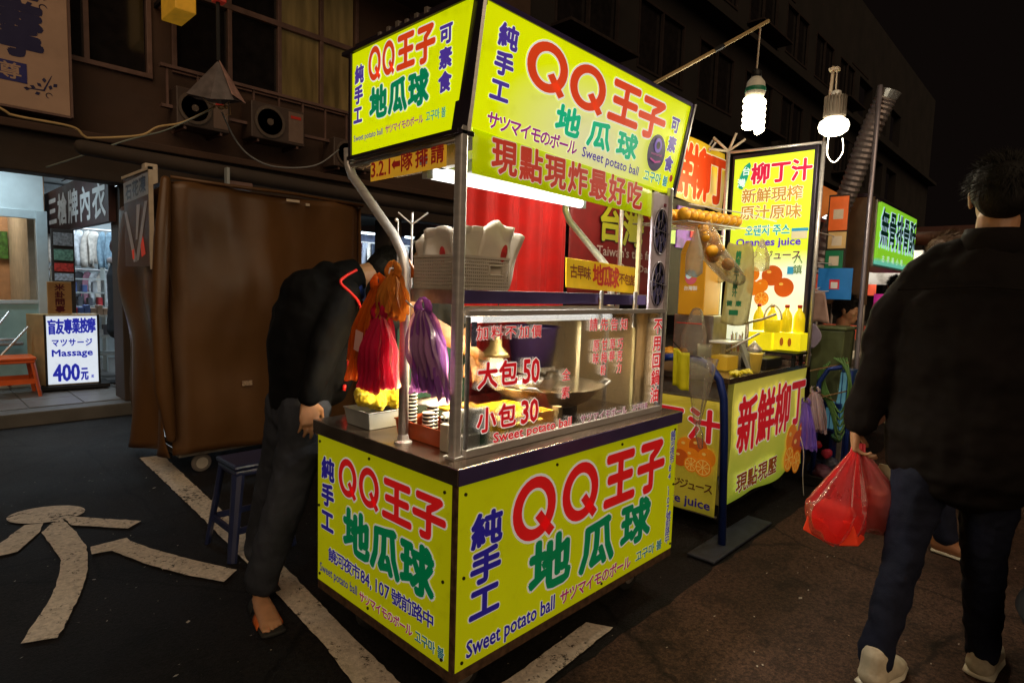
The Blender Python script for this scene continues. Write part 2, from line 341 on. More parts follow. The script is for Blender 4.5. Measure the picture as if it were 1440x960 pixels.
def shapes(items):
    out = []
    for it in items:
        if it[0] == 'c':
            _, s, a, b, w, h = it; n = len(s)
            for i, ch in enumerate(s):
                if ch == ' ': continue
                t = i / max(1, n - 1); v, f = glyph(ch)
                if len(v) == 0: continue
                q = (v - np.array(RC)) * np.array((w / RW, h / RH)) + np.array((a[0] + (b[0] - a[0]) * t, a[1] + (b[1] - a[1]) * t))
                out.append((q, f, h))
        elif it[0] == 's':
            _, s, ua, ub, va, vb = it[:6]; v, f = glyph(s); lo, hi = v.min(0), v.max(0)
            q = (v - lo) / (hi - lo) * np.array((ub - ua, vb - va)) + np.array((ua, va))
            if len(it) > 6: q[:, 1] += (q[:, 0] - ua) * it[6]
            out.append((q, f, vb - va))
        elif it[0] == 'q':
            v, f = q_shape(*it[1:5]); out.append((v, f, (it[4] - it[3]) * .5))
        elif it[0] == 'p':      # plain polygon
            v = np.array(it[1]); out.append((v, [tuple(range(len(v)))], it[2] if len(it) > 2 else .05))
    return out
def stamp(name, parent, plane, items, mt, r, lift, K=8, label=None):
    if name.startswith('lettering') and any(i[0] == 'c' and i[5] >= .085 and len(i[1]) > 1 for i in items):
        out = None; rest = []
        for it in items:      # big characters become parts of their own
            if it[0] == 'c' and it[5] >= .085 and len(it[1]) > 1:
                _, st_, a, b, w, h = it; n = len(st_)
                for i, ch in enumerate(st_):
                    t = i / (n - 1); p = (a[0] + (b[0] - a[0]) * t, a[1] + (b[1] - a[1]) * t)
                    out = stamp('character_edge' if name.endswith('edge') else 'character', parent, plane, [('c', ch, p, p, w, h)], mt, r, lift, K)
            else: rest.append(it)
        return stamp(name + '_line', parent, plane, rest, mt, r, lift, K) if rest else out
    if name.startswith('lettering') and not name.endswith('line') and len(items) > 1:
        for it in items: out = stamp(name + '_line', parent, plane, [it], mt, r, lift, K)
        return out
    if name in ('v_stripe', 'red_mark', 'leaf_print', 'sticker', 'bottle_print', 'orange_slice') and len(items) > 1:
        for it in items: out = stamp(name, parent, plane, [it], mt, r, lift, K) if name not in ('leaf_print', 'orange_slice') else None
        if out: return out
    O, U, V, N = [np.array(a, float) for a in plane]; vs = []; fs = []; k = 0
    for q, f, h in shapes(items):
        offs = [(0, 0)] + ([(r * h * cos(2 * pi * i / K), r * h * sin(2 * pi * i / K)) for i in range(K)] if r > 0 else [])
        for i, (a, b) in enumerate(offs):
            p = q + np.array((a, b)); X = O + p[:, :1] * U + p[:, 1:] * V + N * (lift + i * 3e-5)
            vs.append(X); fs += [tuple(j + k for j in ff) for ff in f]; k += len(q)
    mb = MB(); mb.v = [tuple(x) for x in np.concatenate(vs)]; mb.f = fs
    return obj(name, mb, mt, parent, label=label)
def lettering(parent, plane, items, mt, edge=None, bold=.03, ew=.035, lift=.0012, name='lettering'):
    if edge is not None: stamp(name + '_edge', parent, plane, items, edge, bold + ew, lift, 10)
    return stamp(name, parent, plane, items, mt, bold, lift + .0008, 8)
def ink(name, col, es=0.): return M(name, col, .4, es=es, var=.05, bump=0)

# ================================================================== SETTING
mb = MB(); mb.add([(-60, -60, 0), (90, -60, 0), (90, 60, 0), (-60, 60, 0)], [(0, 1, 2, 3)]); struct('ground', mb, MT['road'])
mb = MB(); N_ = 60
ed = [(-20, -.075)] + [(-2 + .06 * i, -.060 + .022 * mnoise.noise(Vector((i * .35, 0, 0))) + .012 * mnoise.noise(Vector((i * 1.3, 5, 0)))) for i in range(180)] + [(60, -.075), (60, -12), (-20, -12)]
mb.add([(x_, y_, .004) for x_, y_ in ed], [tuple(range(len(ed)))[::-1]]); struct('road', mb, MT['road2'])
def rough_edge(poly, step=.03, amp=.0035):
    out = []; n = len(poly)
    for i in range(n):
        a = Vector((*poly[i], 0)); b = Vector((*poly[(i + 1) % n], 0)); k = max(1, int((b - a).length / step)); t = (b - a).normalized() if (b - a).length else Vector((1, 0, 0)); nn = Vector((-t.y, t.x, 0))
        for j in range(k):
            q = a + (b - a) * j / k
            if j: q = q + nn * amp * (mnoise.noise(q * 40) * 2)
            out.append((q.x, q.y))
    return out
def flat(name, poly, z=.009, mt='paint'):
    poly = rough_edge(poly); mb = MB(); mb.add([(x, y, z) for x, y in poly], [tuple(range(len(poly)))]); o = struct(name, mb, MT[mt]); return o
flat('road_marking', [(.130, 3.716), (.279, 3.689), (.186, 2.342), (.132, 1.405), (.100, 1.07), (.064, .738), (.040, .45), (.005, -.05), (-.13, -.05), (-.085, .42), (-.05, .645), (-.004, 1.205), (.062, 2.3)])
flat('road_marking', [(-.1, .055), (.30, .057), (.786, .085), (.835, -.012), (.40, -.04), (-.1, -.045)], .0132)
flat('road_marking', [(.98, .42), (1.05, .44), (1.22, .30), (1.15, .27)], .0132)
flat('road_marking', [(.32, .30), (.36, .33), (.52, .28), (.55, .20), (.48, .22), (.44, .26)], .0132)
head = []
for k in range(22):
    a = 2 * pi * k / 22; head.append((-.552 + .175 * cos(a) * .62 + .09 * sin(a), 2.845 + .118 * sin(a) - .05 * cos(a)))
def arc_head():
    c = Vector((-.55, 2.84)); ax = Vector((.14, -.085)) ; ay = Vector((.05, .095)); out = []
    for k in range(26):
        a = 2 * pi * k / 26; q = c + ax * 1.12 * cos(a) + ay * 1.25 * sin(a); out.append((q.x, q.y))
    return out
PED = [arc_head(),
       [(-.618, 2.573), (-.733, 2.361), (-.80, 2.36), (-1.1, 2.36), (-1.1, 2.47), (-.80, 2.50), (-.66, 2.73), (-.585, 2.70)],
       [(-.494, 2.749), (-.198, 2.393), (-.28, 2.325), (-.485, 2.573)],
       [(-.614, 2.555), (-.505, 2.745), (-.488, 2.482), (-.485, 2.202), (-.504, 2.089), (-.541, 1.906), (-.609, 1.685), (-.672, 1.526), (-.734, 1.379), (-.835, 1.424), (-.773, 1.564), (-.71, 1.713), (-.66, 1.869), (-.622, 2.02), (-.602, 2.143)],
       [(-.472, 2.191), (-.316, 2.195), (-.314, 2.14), (-.257, 1.958), (-.167, 1.732), (-.048, 1.471), (-.135, 1.397), (-.224, 1.556), (-.325, 1.798), (-.408, 2.074), (-.487, 2.092)]]
for i, p in enumerate(PED): flat('road_marking', p, .009 + .0005 * i)
# pavement with kerb and tiles
mb = MB().box(-14, 40, 5.42, 11, -.05, .12); struct('pavement', mb, M('pavement_concrete', (.10, .095, .09), .6, var=.25, scale=3, bump=.2, dirt=.4), bevel=.012)
mb = MB()
for i in range(12):
    for j in range(4):
        x = -3.2 + i * .42; y = 5.62 + j * .42; mb.box(x, x + .412, y, y + .412, .121, .127 + .001 * ((i * 7 + j * 3) % 3))
struct('pavement', mb, M('pavement_tile', (.14, .135, .13), .45, var=.3, scale=2, bump=.1, dirt=.3), bevel=.003)
# litter specks, small real chips on the road
mb = MB(); rr = random.Random(3)
for i in range(260):
    if i < 110: x, y = rr.uniform(-1.0, .1), rr.uniform(.2, 3.6)
    else: x, y = rr.uniform(.2, 4.0), rr.uniform(-2.2, -.15)
    s_ = rr.uniform(.0012, .0045) * (2.2 if rr.random() < .06 else 1); a = rr.uniform(0, pi); z = .0045
    mb.add([(x + s_ * cos(a + k * pi / 2) * (1 + .6 * (k % 2)), y + s_ * sin(a + k * pi / 2), z + (.001 if k < 2 else .003)) for k in range(4)], [(0, 1, 2, 3)])
o = obj('litter', mb, M('pale_chips', (.5, .46, .4), .7), kind='stuff'); o['label'] = 'tiny pale chips and scraps scattered on the asphalt'

# ------------------------------------------------------------------ the building on the left
bcol = (.062, .031, .019)
MT['wall'] = M('stained_wall', bcol, .85, var=.3, scale=1.6, bump=.4, bscale=25, dirt=.5)
MT['wall_dk'] = M('dark_beam', (.04, .027, .02), .85, var=.3, scale=2, bump=.3, dirt=.4)
MT['winframe'] = M('brown_window_frame', (.15, .085, .07), .5, .2, var=.2)
MT['pane'] = M('dark_window_glass', (.012, .010, .010), .12, 0, spec=.6, var=.3, bump=.02, bscale=5)
MT['pane_y'] = M('curtained_glass', (.16, .105, .035), .35, var=.5, scale=3, stretch=(3, 1, .4), es=.10)
bld = thing('apartment_building', 'old brown apartment block above the arcade, with aluminium windows and a dark ledge', 'building', (2, 5.6, 0))
mb = MB()
def wallband(x0, x1, z0, z1, y=5.62, d=.25): mb.box(x0, x1, y, y + d, z0, z1)
# wall around window openings
wins = [(.98, 3.12, 3.42, 5.0), (-.9, .80, 3.3, 4.9), (3.9, 5.9, 3.42, 5.0)]
edges = sorted(wins); x = -14
for (a, b, c, d) in edges:
    wallband(x, a, 2.55, 9.5); wallband(a, b, 2.55, c); wallband(a, b, d, 9.5); x = b
wallband(x, 6.3, 2.55, 9.5)
obj('wall', mb, MT['wall'], bld)
mb = MB().box(-14, 6.3, 5.38, 5.62, 2.22, 2.56); obj('ledge', mb, MT['wall_dk'], bld, bevel=.01)
mb = MB().box(-14, 6.3, 5.30, 5.62, 2.56, 2.63); obj('ledge', mb, MT['wall'], bld, bevel=.01)
for x0 in (-8, -4, .465, 3.55, 6.1):
    mb = MB().box(x0, x0 + (.14 if x0 == .465 else .20), 5.50, 5.85, .12, 2.22); obj('pillar', mb, MT['wall_dk'], bld, bevel=.01)
def window(x0, x1, z0, z1, muls, panes_y=(), transom=None):
    f = MB(); t = .045; y0, y1 = 5.585, 5.66
    f.box(x0, x1, y0, y1, z0, z0 + t); f.box(x0, x1, y0, y1, z1 - t, z1); f.box(x0, x0 + t, y0 + .003, y1, z0 + t, z1 - t); f.box(x1 - t, x1, y0 + .003, y1, z0 + t, z1 - t)
    for m_ in muls: f.box(m_ - t / 2, m_ + t / 2, y0 + .006, y1, z0 + t, z1 - t)
    if transom: f.box(x0 + t, x1 - t, y0 + .002, y1 + .01, transom - .03, transom + .03)
    w = obj('window', f, MT['winframe'], bld, bevel=.004)
    xs = [x0 + t] + list(muls) + [x1 - t]
    for i in range(len(xs) - 1):
        for (za, zb) in (((z0 + t, transom), (transom, z1 - t)) if transom else ((z0 + t, z1 - t),)):
            p = MB().box(xs[i] + .01, xs[i + 1] - .01, 5.64, 5.648, za, zb); obj('pane', p, MT['pane_y'] if i in panes_y else MT['pane'], w)
window(.98, 3.12, 3.42, 5.0, (1.55, 2.10, 2.62), (2, 3), 4.25)
window(-.9, .80, 3.3, 4.9, (-.3, .26), (), 4.1)
window(3.9, 5.9, 3.42, 5.0, (4.6, 5.2), (1,), 4.25)
# canopy over the windows
mb = MB().box(.6, 6.3, 4.85, 5.6, 5.05, 5.12); obj('canopy', mb, MT['wall_dk'], bld)
for i in range(9):
    mb = MB().box(.85 + i * .28, .87 + i * .28, 5.36, 5.38, 3.0, 3.4)
    obj('railing_bar', mb, MT['winframe'], bld)
mb = MB().box(.8, 3.3, 5.34, 5.40, 3.38, 3.41).box(.8, 3.3, 5.34, 5.40, 3.0, 3.03); obj('railing', mb, MT['winframe'], bld)
# arcade ceiling / party wall
mb = MB().box(-14, 6.3, 5.86, 10.9, 2.62, 2.8); obj('arcade_ceiling', mb, M('arcade_ceiling_paint', (.45, .47, .47), .6, var=.1, dirt=.3), bld)
for i in range(5):
    mb = MB().box(-1.8 + i * .6, -1.79 + i * .6, 5.9, 9.0, 2.612, 2.62); obj('ceiling_joint', mb, MT['wall_dk'], bld)
# AC units on the wall
def ac(x0, x1, z0, z1, label):
    t = thing('air_conditioner', label, 'air conditioner', ((x0 + x1) / 2, 5.3, z0), 'air conditioners under the windows')
    d = 5.24
    mb = MB().box(x0, x1, d, 5.50, z0, z1); obj('case', mb, M('ac_case', (.06, .038, .03), .5, var=.15, dirt=.4), t, bevel=.012)
    cx, cz, R = x0 + (x1 - x0) * .33, (z0 + z1) / 2, min((z1 - z0) * .43, (x1 - x0) * .3)
    g = MB()
    for k in range(5): g.lathe([(R * (k + 1) / 5, -.003), (R * (k + 1) / 5 + .006, -.003), (R * (k + 1) / 5 + .006, .003), (R * (k + 1) / 5, .003)], (cx, d - .012, cz), 20, 'y')
    for k in range(8): a = k * pi / 4; g.tube([(cx, d - .012, cz), (cx + R * cos(a), d - .012, cz + R * sin(a))], .003, 4)
    g.lathe([(R * .22, -.006), (R * .22, .006)], (cx, d - .014, cz), 14, 'y'); obj('fan_guard', g, M('ac_guard', (.09, .065, .05), .5), t)
    f = MB(); f.lathe([(R * .98, -.001), (R * .98, .001)], (cx, d - .003, cz), 24, 'y'); obj('fan_opening', f, MT['pane'], t)
    mb = MB().box(x0 + (x1 - x0) * .68, x1 - .02, d - .006, d - .001, z0 + .03, z1 - .03); p = obj('side_panel', mb, M('ac_panel', (.17, .11, .085), .5, var=.1, dirt=.3), t)
    mb = MB().box(x0 + (x1 - x0) * .72, x1 - .05, d - .010, d - .007, z1 - .10, z1 - .07); obj('sticker', mb, ink('red_sticker', (.5, .03, .02)), p)
    for k in (x0 + .08, x1 - .08): obj('bracket', MB().box(k - .012, k + .012, d + .02, 5.62, z0 - .03, z0 - .003), MT['winframe'], t)
    return t
ac(1.62, 2.22, 2.86, 3.24, 'air conditioner with round fan guard and pale side panel, lit more than its neighbour')
ac(2.58, 3.1, 2.72, 3.05, 'dim air conditioner close behind the upper left end of the yellow cart sign')
ac(.9, 1.4, 2.84, 3.2, 'dark air conditioner half hidden behind the grey hanging shade')
# yellow light box and dark awning piece
t = thing('projecting_sign', 'yellow projecting light box end with dark bracket high on the facade', 'sign', (.9, 5.3, 3.8))
obj('box', MB().box(.80, .98, 4.9, 5.3, 3.78, 4.9), M('yellow_box', (.65, .32, .02), .5, es=.22), t, bevel=.01)
obj('bracket', MB().box(.83, .86, 5.3, 5.62, 4.0, 4.04).box(.83, .86, 5.3, 5.62, 4.5, 4.54), MT['black_metal'], t)
# big hanging sign with characters
sg = thing('hanging_sign', 'large cream vertical signboard with dark blue characters and blue leaf prints above the shop', 'sign', (-.4, 5.3, 2.73))
MT['cream_sign'] = M('cream_sign_face', (.42, .27, .19), .6, var=.12, scale=3, dirt=.25)
obj('board', MB().box(-1.1, .068, 5.30, 5.42, 2.73, 4.6), MT['cream_sign'], sg, bevel=.006)
obj('frame', MB().box(.068, .086, 5.29, 5.43, 2.72, 4.6).box(-1.1, .068, 5.29, 5.43, 2.712, 2.729), MT['winframe'], sg)
blue_d = ink('dark_blue_ink', (.012, .010, .07))
pl = ((0, 5.3, 0), (1, 0, 0), (0, 0, 1), (0, -1, 0))
stamp('lettering', sg, pl, [('c', '按摩', (-.285, 3.86), (-.285, 3.36), .30, .42)], blue_d, .045, .002)
obj('blue_patch', MB().box(-.75, -.225, 5.296, 5.299, 2.93, 3.09), ink('blue_patch', (.02, .02, .16)), sg)
stamp('lettering', sg, pl, [('c', '至尊', (-.56, 3.01), (-.335, 3.01), .13, .12)], MT['cream_sign'], .02, .006)
def leafprint(cx, cz, sc, flip):
    its = []
    for k in range(8):
        a = k * 2 * pi / 8 + .2
        if k < 5:
            its.append(('p', [(cx + sc * (.0 + .24 * cos(t_)), cz + sc * (-.3 + .24 * sin(t_))) for t_ in [k * .8 + .3 * j for j in range(6)]]))
    for (dx, dz, a) in ((-.5, .3, 2.4), (-.9, .1, 2.8), (-.3, .7, 1.6), (.3, .5, .8), (-1.3, -.1, 3.0), (.05, .2, 1.3), (-.6, -.2, 3.6)):
        L_, w = .42 * sc, .15 * sc; c_, s_ = cos(a), sin(a); ox, oz = cx + dx * sc * flip, cz + dz * sc
        its.append(('p', [(ox + (c_ * p - s_ * q) * flip, oz + s_ * p + c_ * q) for p, q in ((0, 0), (L_ * .5, -w), (L_, 0), (L_ * .5, w))]))
    its.append(('p', [(cx + sc * p * flip, cz + sc * q) for p, q in ((-1.6, .0), (-.4, .1), (.2, 1.4), (.24, 1.4), (-.3, .0), (-1.6, -.05))]))
    return its
stamp('leaf_print', sg, pl, leafprint(-.08, 2.90, .10, 1) + leafprint(-.10, 3.62, .12, 1), blue_d, 0, .003)

# ------------------------------------------------------------------ massage shop and clothes shop in the arcade
shop = thing('massage_shop', 'lit massage shop with white framed glass front and frosted lower panel', 'shop', (-1, 7, .12))
MT['white_frame'] = M('white_aluminium', (.55, .60, .60), .4, .1, var=.08)
MT['shop_tile'] = M('pale_fascia', (.50, .55, .55), .5, var=.06, es=.12)
f = MB(); f.box(-4, .10, 6.98, 7.1, 2.02, 2.62); obj('fascia', f, MT['shop_tile'], shop)
f = MB(); f.box(-4, .02, 6.94, 7.0, 1.93, 2.02).box(.02, .12, 6.93, 7.06, .12, 2.02).box(-.70, -.64, 6.95, 7.0, .12, 1.93).box(-4, .02, 6.95, 7.0, .12, .20).box(-.64, .02, 6.95, 7.0, 1.02, 1.06)
obj('door_frame', f, MT['white_frame'], shop, bevel=.004)
obj('frosted_panel', MB().box(-4, .02, 6.97, 6.98, .2, 1.02), M('frosted_green', (.22, .34, .32), .5, es=.10, var=.1), shop)
obj('glass', MB().box(-.64, .02, 6.972, 6.978, 1.06, 1.93), MT['glass'], shop)
obj('interior_wall', MB().box(-5, .35, 8.6, 8.7, .12, 2.6), M('orange_wall', (.50, .27, .14), .7, var=.15), shop)
obj('interior_wall', MB().box(-.03, .04, 7.11, 8.59, .12, 2.6), M('cream_wall', (.50, .42, .32), .7, var=.15), shop)
obj('poster', MB().box(-.32, -.04, 8.55, 8.56, 1.52, 1.86), M('green_poster', (.06, .16, .03), .5, var=.6, scale=25), shop)
obj('picture', MB().box(-.5, -.36, 8.55, 8.56, 1.2, 1.4), M('brown_picture', (.30, .16, .1), .5, var=.6, scale=30), shop)
light_area('shop_light', (-.6, 7.9, 2.5), 1.0, .5, 16, (1, .85, .6))
# ceiling fluorescent fixtures in arcade
for (x0, x1, y, lab) in ((-1.25, -.12, 6.5, 'bright double tube ceiling lamp nearest the street over the shop entrance'), (-.25, .1, 8.2, 'small ceiling lamp deeper in the arcade near the brown shop sign')):
    t = thing('ceiling_lamp', lab, 'lamp', ((x0 + x1) / 2, y, 2.5), 'ceiling lamps in the arcade')
    obj('case', MB().box(x0, x1, y - .1, y + .1, 2.575, 2.61), MT['fluor_case'], t)
    for dy in (-.05, .05): obj('tube', MB().cyl((x0 + .02, y + dy, 2.55), (x1 - .02, y + dy, 2.55), .016, 10), M('cool_tube', (.9, .9, .9), .4, es=3, ecol=(.75, .92, 1), var=0, bump=0), t, smooth=True)
    light_area('lamp_light', ((x0 + x1) / 2, y, 2.52), x1 - x0, .15, 16 if x0 < -1 else 4, (.66, .88, 1))
# brown shop sign across the corridor
t = thing('shop_sign', 'dark maroon shop sign with big white characters over the clothes shop', 'sign', (.43, 7.3, 1.88))
obj('board', MB().box(.40, .46, 5.62, 8.98, 1.875, 2.41), M('maroon_board', (.06, .022, .022), .6, var=.2), t)
stamp('lettering', t, ((.40, 0, 0), (0, -1, 0), (0, 0, 1), (-1, 0, 0)), [('c', '三槍牌內衣', (-8.38, 2.14), (-5.98, 2.10), .46, .34)], M('white_sign_ink', (.55, .56, .56), .5, es=.12), .035, .004)
# clothes shop
cs = thing('clothes_shop', 'bright clothes shop with racks of hanging garments behind the corridor', 'shop', (1.2, 7.5, .12))
obj('back_wall', MB().box(2.05, 2.15, 5.9, 9.3, .12, 2.6), M('shop_back_wall', (.5, .56, .6), .6, var=.15), cs)
obj('side_wall', MB().box(.2, 2.05, 9.3, 9.4, .12, 2.6), M('shop_side_wall', (.45, .5, .52), .6, var=.1), cs)
obj('rail', MB().tube([(.35, 8.8, 1.98), (2.0, 8.8, 1.98)], .015), MT['steel'], cs); obj('rail', MB().tube([(.35, 8.9, 1.42), (2.0, 8.9, 1.42)], .015), MT['steel'], cs)
light_area('shop_light2', (1.0, 7.7, 2.5), 1.0, 2.2, 45, (.75, .90, 1))
for (y, x) in ((7.2, .95), (8.4, .95)):
    obj('tube_lamp', MB().cyl((x, y, 2.46), (x, y + .9, 2.46), .02, 8), M('cool_tube2', (.9, .9, .9), .4, es=3.5, ecol=(.85, .95, 1), var=0, bump=0), cs)
gcols = [(.25, .27, .33), (.5, .52, .55), (.04, .05, .08), (.35, .16, .22), (.12, .16, .26), (.55, .5, .45), (.06, .06, .07), (.2, .3, .38)]
gm = [M('garment_%s' % 'abcdefgh'[i], c, .85, var=.3, scale=20) for i, c in enumerate(gcols)]
def garment(x, y, z, w, h, mt_, par=None):
    mb = MB(); ph = rnd.uniform(0, 6)
    def fn(u, v):
        ww = w * (.55 + .45 * min(1, v * 6)) * (1 + .1 * v); yy = y + (u - .5) * .05
        return (x + .02 * sin(u * 14 + ph) * v + (u - .5) * ww * .35, y + (u - .5) * ww, z - h * v - .03 * abs(u - .5))
    mb.grid(fn, 8, 6); return mb
gname = ['slate grey', 'pale grey', 'navy', 'wine red', 'blue', 'beige', 'black', 'steel blue']
for i in range(34):
    up_ = i % 2 == 0; k_ = rnd.randrange(8); x = .40 + (i // 2) * .085; ph = rnd.uniform(0, 6); h = rnd.uniform(.42, .52); z = 1.96 if up_ else 1.40; w_ = rnd.uniform(.10, .17)
    mb = MB(); mb.grid(lambda u, v: (x + (u - .5) * w_ * (.55 + .45 * min(1, v * 5)) + .01 * sin(v * 5 + ph), 8.72 + .05 * u + .03 * sin(u * 9 + ph) * v + (0 if up_ else .1), z - h * v - .03 * abs(u - .5)), 8, 6)
    tag(obj('garment', mb, gm[k_], None, smooth=True, solid=.012), gname[k_] + ' garment on the ' + ('upper' if up_ else 'lower') + ' rail inside the bright clothes shop', 'garment', 'garments hanging in the clothes shop')
# mannequin with dark coat
mq = thing('mannequin', 'mannequin in a long dark coat with pale scarf standing at the clothes shop', 'mannequin', (.72, 6.75, .12))
mb = MB().loft([(.72, 6.75, .72), (.72, 6.75, 1.0), (.72, 6.75, 1.35), (.72, 6.75, 1.5)], [(.17, .12), (.15, .10), (.17, .11), (.07, .06)], 14, side=(0, 1, 0))
for s_ in (-1, 1): mb.loft([(.72, 6.75 + .15 * s_, 1.42), (.72, 6.75 + .2 * s_, 1.15), (.70, 6.75 + .2 * s_, .9)], [.055, .05, .045], 10)
obj('coat', mb, M('dark_coat', (.02, .025, .035), .7), mq, remesh=.014, disp=.02, dscale=.1)
obj('head', MB().ball((.72, 6.75, 1.68), (.075, .085, .10)), M('dummy_head', (.10, .05, .05), .5), mq, smooth=True)
obj('scarf', MB().lathe([(.06, -.03), (.09, -.02), (.095, .02), (.06, .04)], (.71, 6.75, 1.52), 14), M('pale_scarf', (.5, .45, .48), .8), mq, smooth=True)
obj('stand', MB().cyl((.72, 6.75, .14), (.72, 6.75, .75), .015).lathe([(.15, 0), (.15, .02)], (.72, 6.75, .121), 16), MT['black_metal'], mq)
# shelf of stacked boxes, counter and crates
sh = thing('display_shelf', 'low white display counter with packs of goods at the clothes shop entrance', 'shelf', (.6, 7.3, .12))
for z in (.40, .62, .86): obj('board', MB().box(.34, .92, 7.15, 7.45, z, z + .022), MT['white_frame'], sh)
for x_ in (.319, .921): obj('side', MB().box(x_, x_ + .02, 7.15, 7.45, .125, .90), MT['white_frame'], sh)
rk = thing('goods_rack', 'rack of flat packs standing behind the white display counter', 'rack', (.5, 7.8, .12))
for z in (.95, 1.12, 1.29): obj('board', MB().box(.30, .80, 7.75, 7.95, z, z + .015), MT['white_frame'], rk)
for x_ in (.28, .801): obj('side', MB().box(x_, x_ + .015, 7.75, 7.95, .125, 1.45), MT['white_frame'], rk)
bm_ = [(n_, M('goods_%s' % n_, c, .6, var=.2)) for n_, c in (('white', (.5, .52, .55)), ('blue', (.1, .16, .4)), ('red', (.6, .05, .06)), ('grey', (.12, .13, .16)), ('tan', (.35, .25, .18)))]
for i in range(27):
    lv = i // 9; c_n, c_m = bm_[rnd.randrange(5)]
    if lv < 2: x = .35 + (i % 9) * .062; y = 7.17; z = (.642, .882)[lv]; h = rnd.uniform(.06, .12)
    else: x = .31 + (i % 9) * .053; y = 7.77; z = (.966, 1.136)[i % 2]; h = rnd.uniform(.08, .13)
    tag(obj('box', MB().box(x, x + (.055 if lv < 2 else .048), y, y + .12, z + .001, z + h), c_m, None, bevel=.004), c_n + ' pack of goods on the ' + ('display counter' if lv < 2 else 'rack behind the counter') + ' of the clothes shop', 'box', 'goods on the display counter')
# notices on the post between shops
nt_ = thing('notice_board', 'narrow dark board of small notices between the two shops', 'notice board', (.28, 6.9, 1.0))
obj('board', MB().box(.14, .34, 6.86, 6.93, .5, 1.84), MT['wall_dk'], nt_)
for (z0, z1, c, lbl) in ((1.66, 1.80, (.25, .24, .24), 'grey notice'), (1.5, 1.62, (.15, .3, .22), 'green notice'), (1.38, 1.47, (.55, .05, .04), 'red notice'), (1.28, 1.36, (.4, .48, .6), 'pale blue notice')):
    obj('notice', MB().box(.155, .325, 6.85, 6.858, z0, z1), M(lbl.replace(' ', '_'), c, .5, var=.5, scale=45), nt_, label=lbl)
# massage signboard on castors
ms = thing('massage_signboard', 'lit white massage price signboard on castors, reading 400', 'sign', (.2, 6.5, .12))
A = Vector((.00, 6.42, 0)); B = Vector((.43, 6.38, 0)); U = (B - A).normalized(); Nn = Vector((U.y, -U.x, 0)); Ln = (B - A).length
def obx(a, b, z0, z1, d0, d1):
    mb = MB(); c = A + U * (a + b) / 2 - Nn * ((d0 + d1) / 2); c.z = (z0 + z1) / 2
    return mb.obox(c, U, (0, 0, 1), Nn, b - a, z1 - z0, d1 - d0)
q0 = A - U * .02 - Nn * .013; q1 = A + U * (Ln + .02) - Nn * .013; q2 = q1 - Nn * .28; q3 = A - U * .15 - Nn * .28
obj('case', MB().prism([(q0.x, q0.y), (q1.x, q1.y), (q2.x, q2.y), (q3.x, q3.y)], .19, .93), M('plywood_case', (.34, .22, .09), .6, var=.2), ms, bevel=.005)
obj('lit_face', obx(0, Ln, .205, .915, 0, .012), sign_mat('massage_face', (.62, .70, .80), .95), ms)
obj('frame', obx(-.02, 0, .19, .93, -.006, .012).add(obx(Ln, Ln + .02, .19, .93, -.006, .012).v, MB().box(0, 1, 0, 1, 0, 1).f), MT['black_metal'], ms)
obj('base_rail', obx(-.06, Ln + .10, .15, .187, -.04, .34), MT['black_metal'], ms)
for a, d in ((-.02, .02), (.44, .02), (-.02, .28), (.44, .28)):
    p = A + U * a - Nn * d
    w = obj('castor', MB().lathe([(.03, -.012), (.035, -.006), (.035, .006), (.03, .012)], (p.x, p.y, .12 + .036 - .003), 14, 'y'), MT['rubber'], ms)
blu = ink('royal_blue_ink', (.02, .03, .5), .5)
pm = (A, U, (0, 0, 1), Nn)
stamp('lettering', ms, pm, [('c', '盲友專業按摩', (.045, .80), (.385, .815), .058, .145), ('c', 'マツサージ', (.07, .638), (.355, .638), .055, .075),
   ('s', 'Massage', .04, .385, .475, .565), ('s', '400', .045, .265, .235, .41), ('c', '元', (.31, .30), (.31, .30), .055, .13), ('c', '起', (.38, .27), (.38, .27), .02, .03)], blu, .035, .003)
# wooden fortune sign
wsn = thing('wooden_sign', 'small tan wooden sign with vertical dark characters standing on the massage signboard', 'sign', (.13, 6.5, .93))
obj('board', MB().box(.03, .235, 6.48, 6.51, .935, 1.27), M('tan_board', (.42, .24, .09), .6, var=.15), wsn, bevel=.004)
stamp('lettering', wsn, ((.0, 6.48, 0), (1, 0, 0), (0, 0, 1), (0, -1, 0)), [('c', '米卦問事', (.133, 1.21), (.133, .985), .075, .065)], ink('maroon_ink', (.10, .01, .02)), .04, .002)
# orange stools and silver folding chair
def stool(loc, h, w, mt_, label, group=None, nm='plastic_stool'):
    t = thing(nm, label, 'stool', loc, group); x, y, z = loc
    mb = MB().box(x - w / 2, x + w / 2, y - w / 2, y + w / 2, z + h - .03, z + h).box(x - w / 2 + .01, x + w / 2 - .01, y - w / 2 + .01, y + w / 2 - .01, z + h - .06, z + h - .031)
    obj('seat', mb, mt_, t, bevel=.012)
    for sx in (-1, 1):
        for sy in (-1, 1):
            mb = MB().loft([(x + sx * (w / 2 - .03), y + sy * (w / 2 - .03), z + h - .06), (x + sx * (w / 2 + .015), y + sy * (w / 2 + .015), z + .003)], [(.03, .012), (.022, .010)], 8, side=(sx, -sy, 0), round_=False)
            obj('leg', mb, mt_, t, smooth=False)
    e = w / 2 - .005
    mb = MB()
    for sx in (-1, 1): mb.box(x + sx * e - .008, x + sx * e + .008, y - e + .02, y + e - .02, z + h * .32, z + h * .32 + .05); mb.box(x - e + .02, x + e - .02, y + sx * e - .006, y + sx * e + .006, z + h * .34, z + h * .34 + .05)
    obj('stretcher', mb, mt_, t)
    return t
orange_pl = M('orange_plastic', (.75, .12, .02), .4, var=.1)
stool((-.28, 6.40, .12), .40, .34, orange_pl, 'orange plastic stool left of the massage signboard, nearest the street')
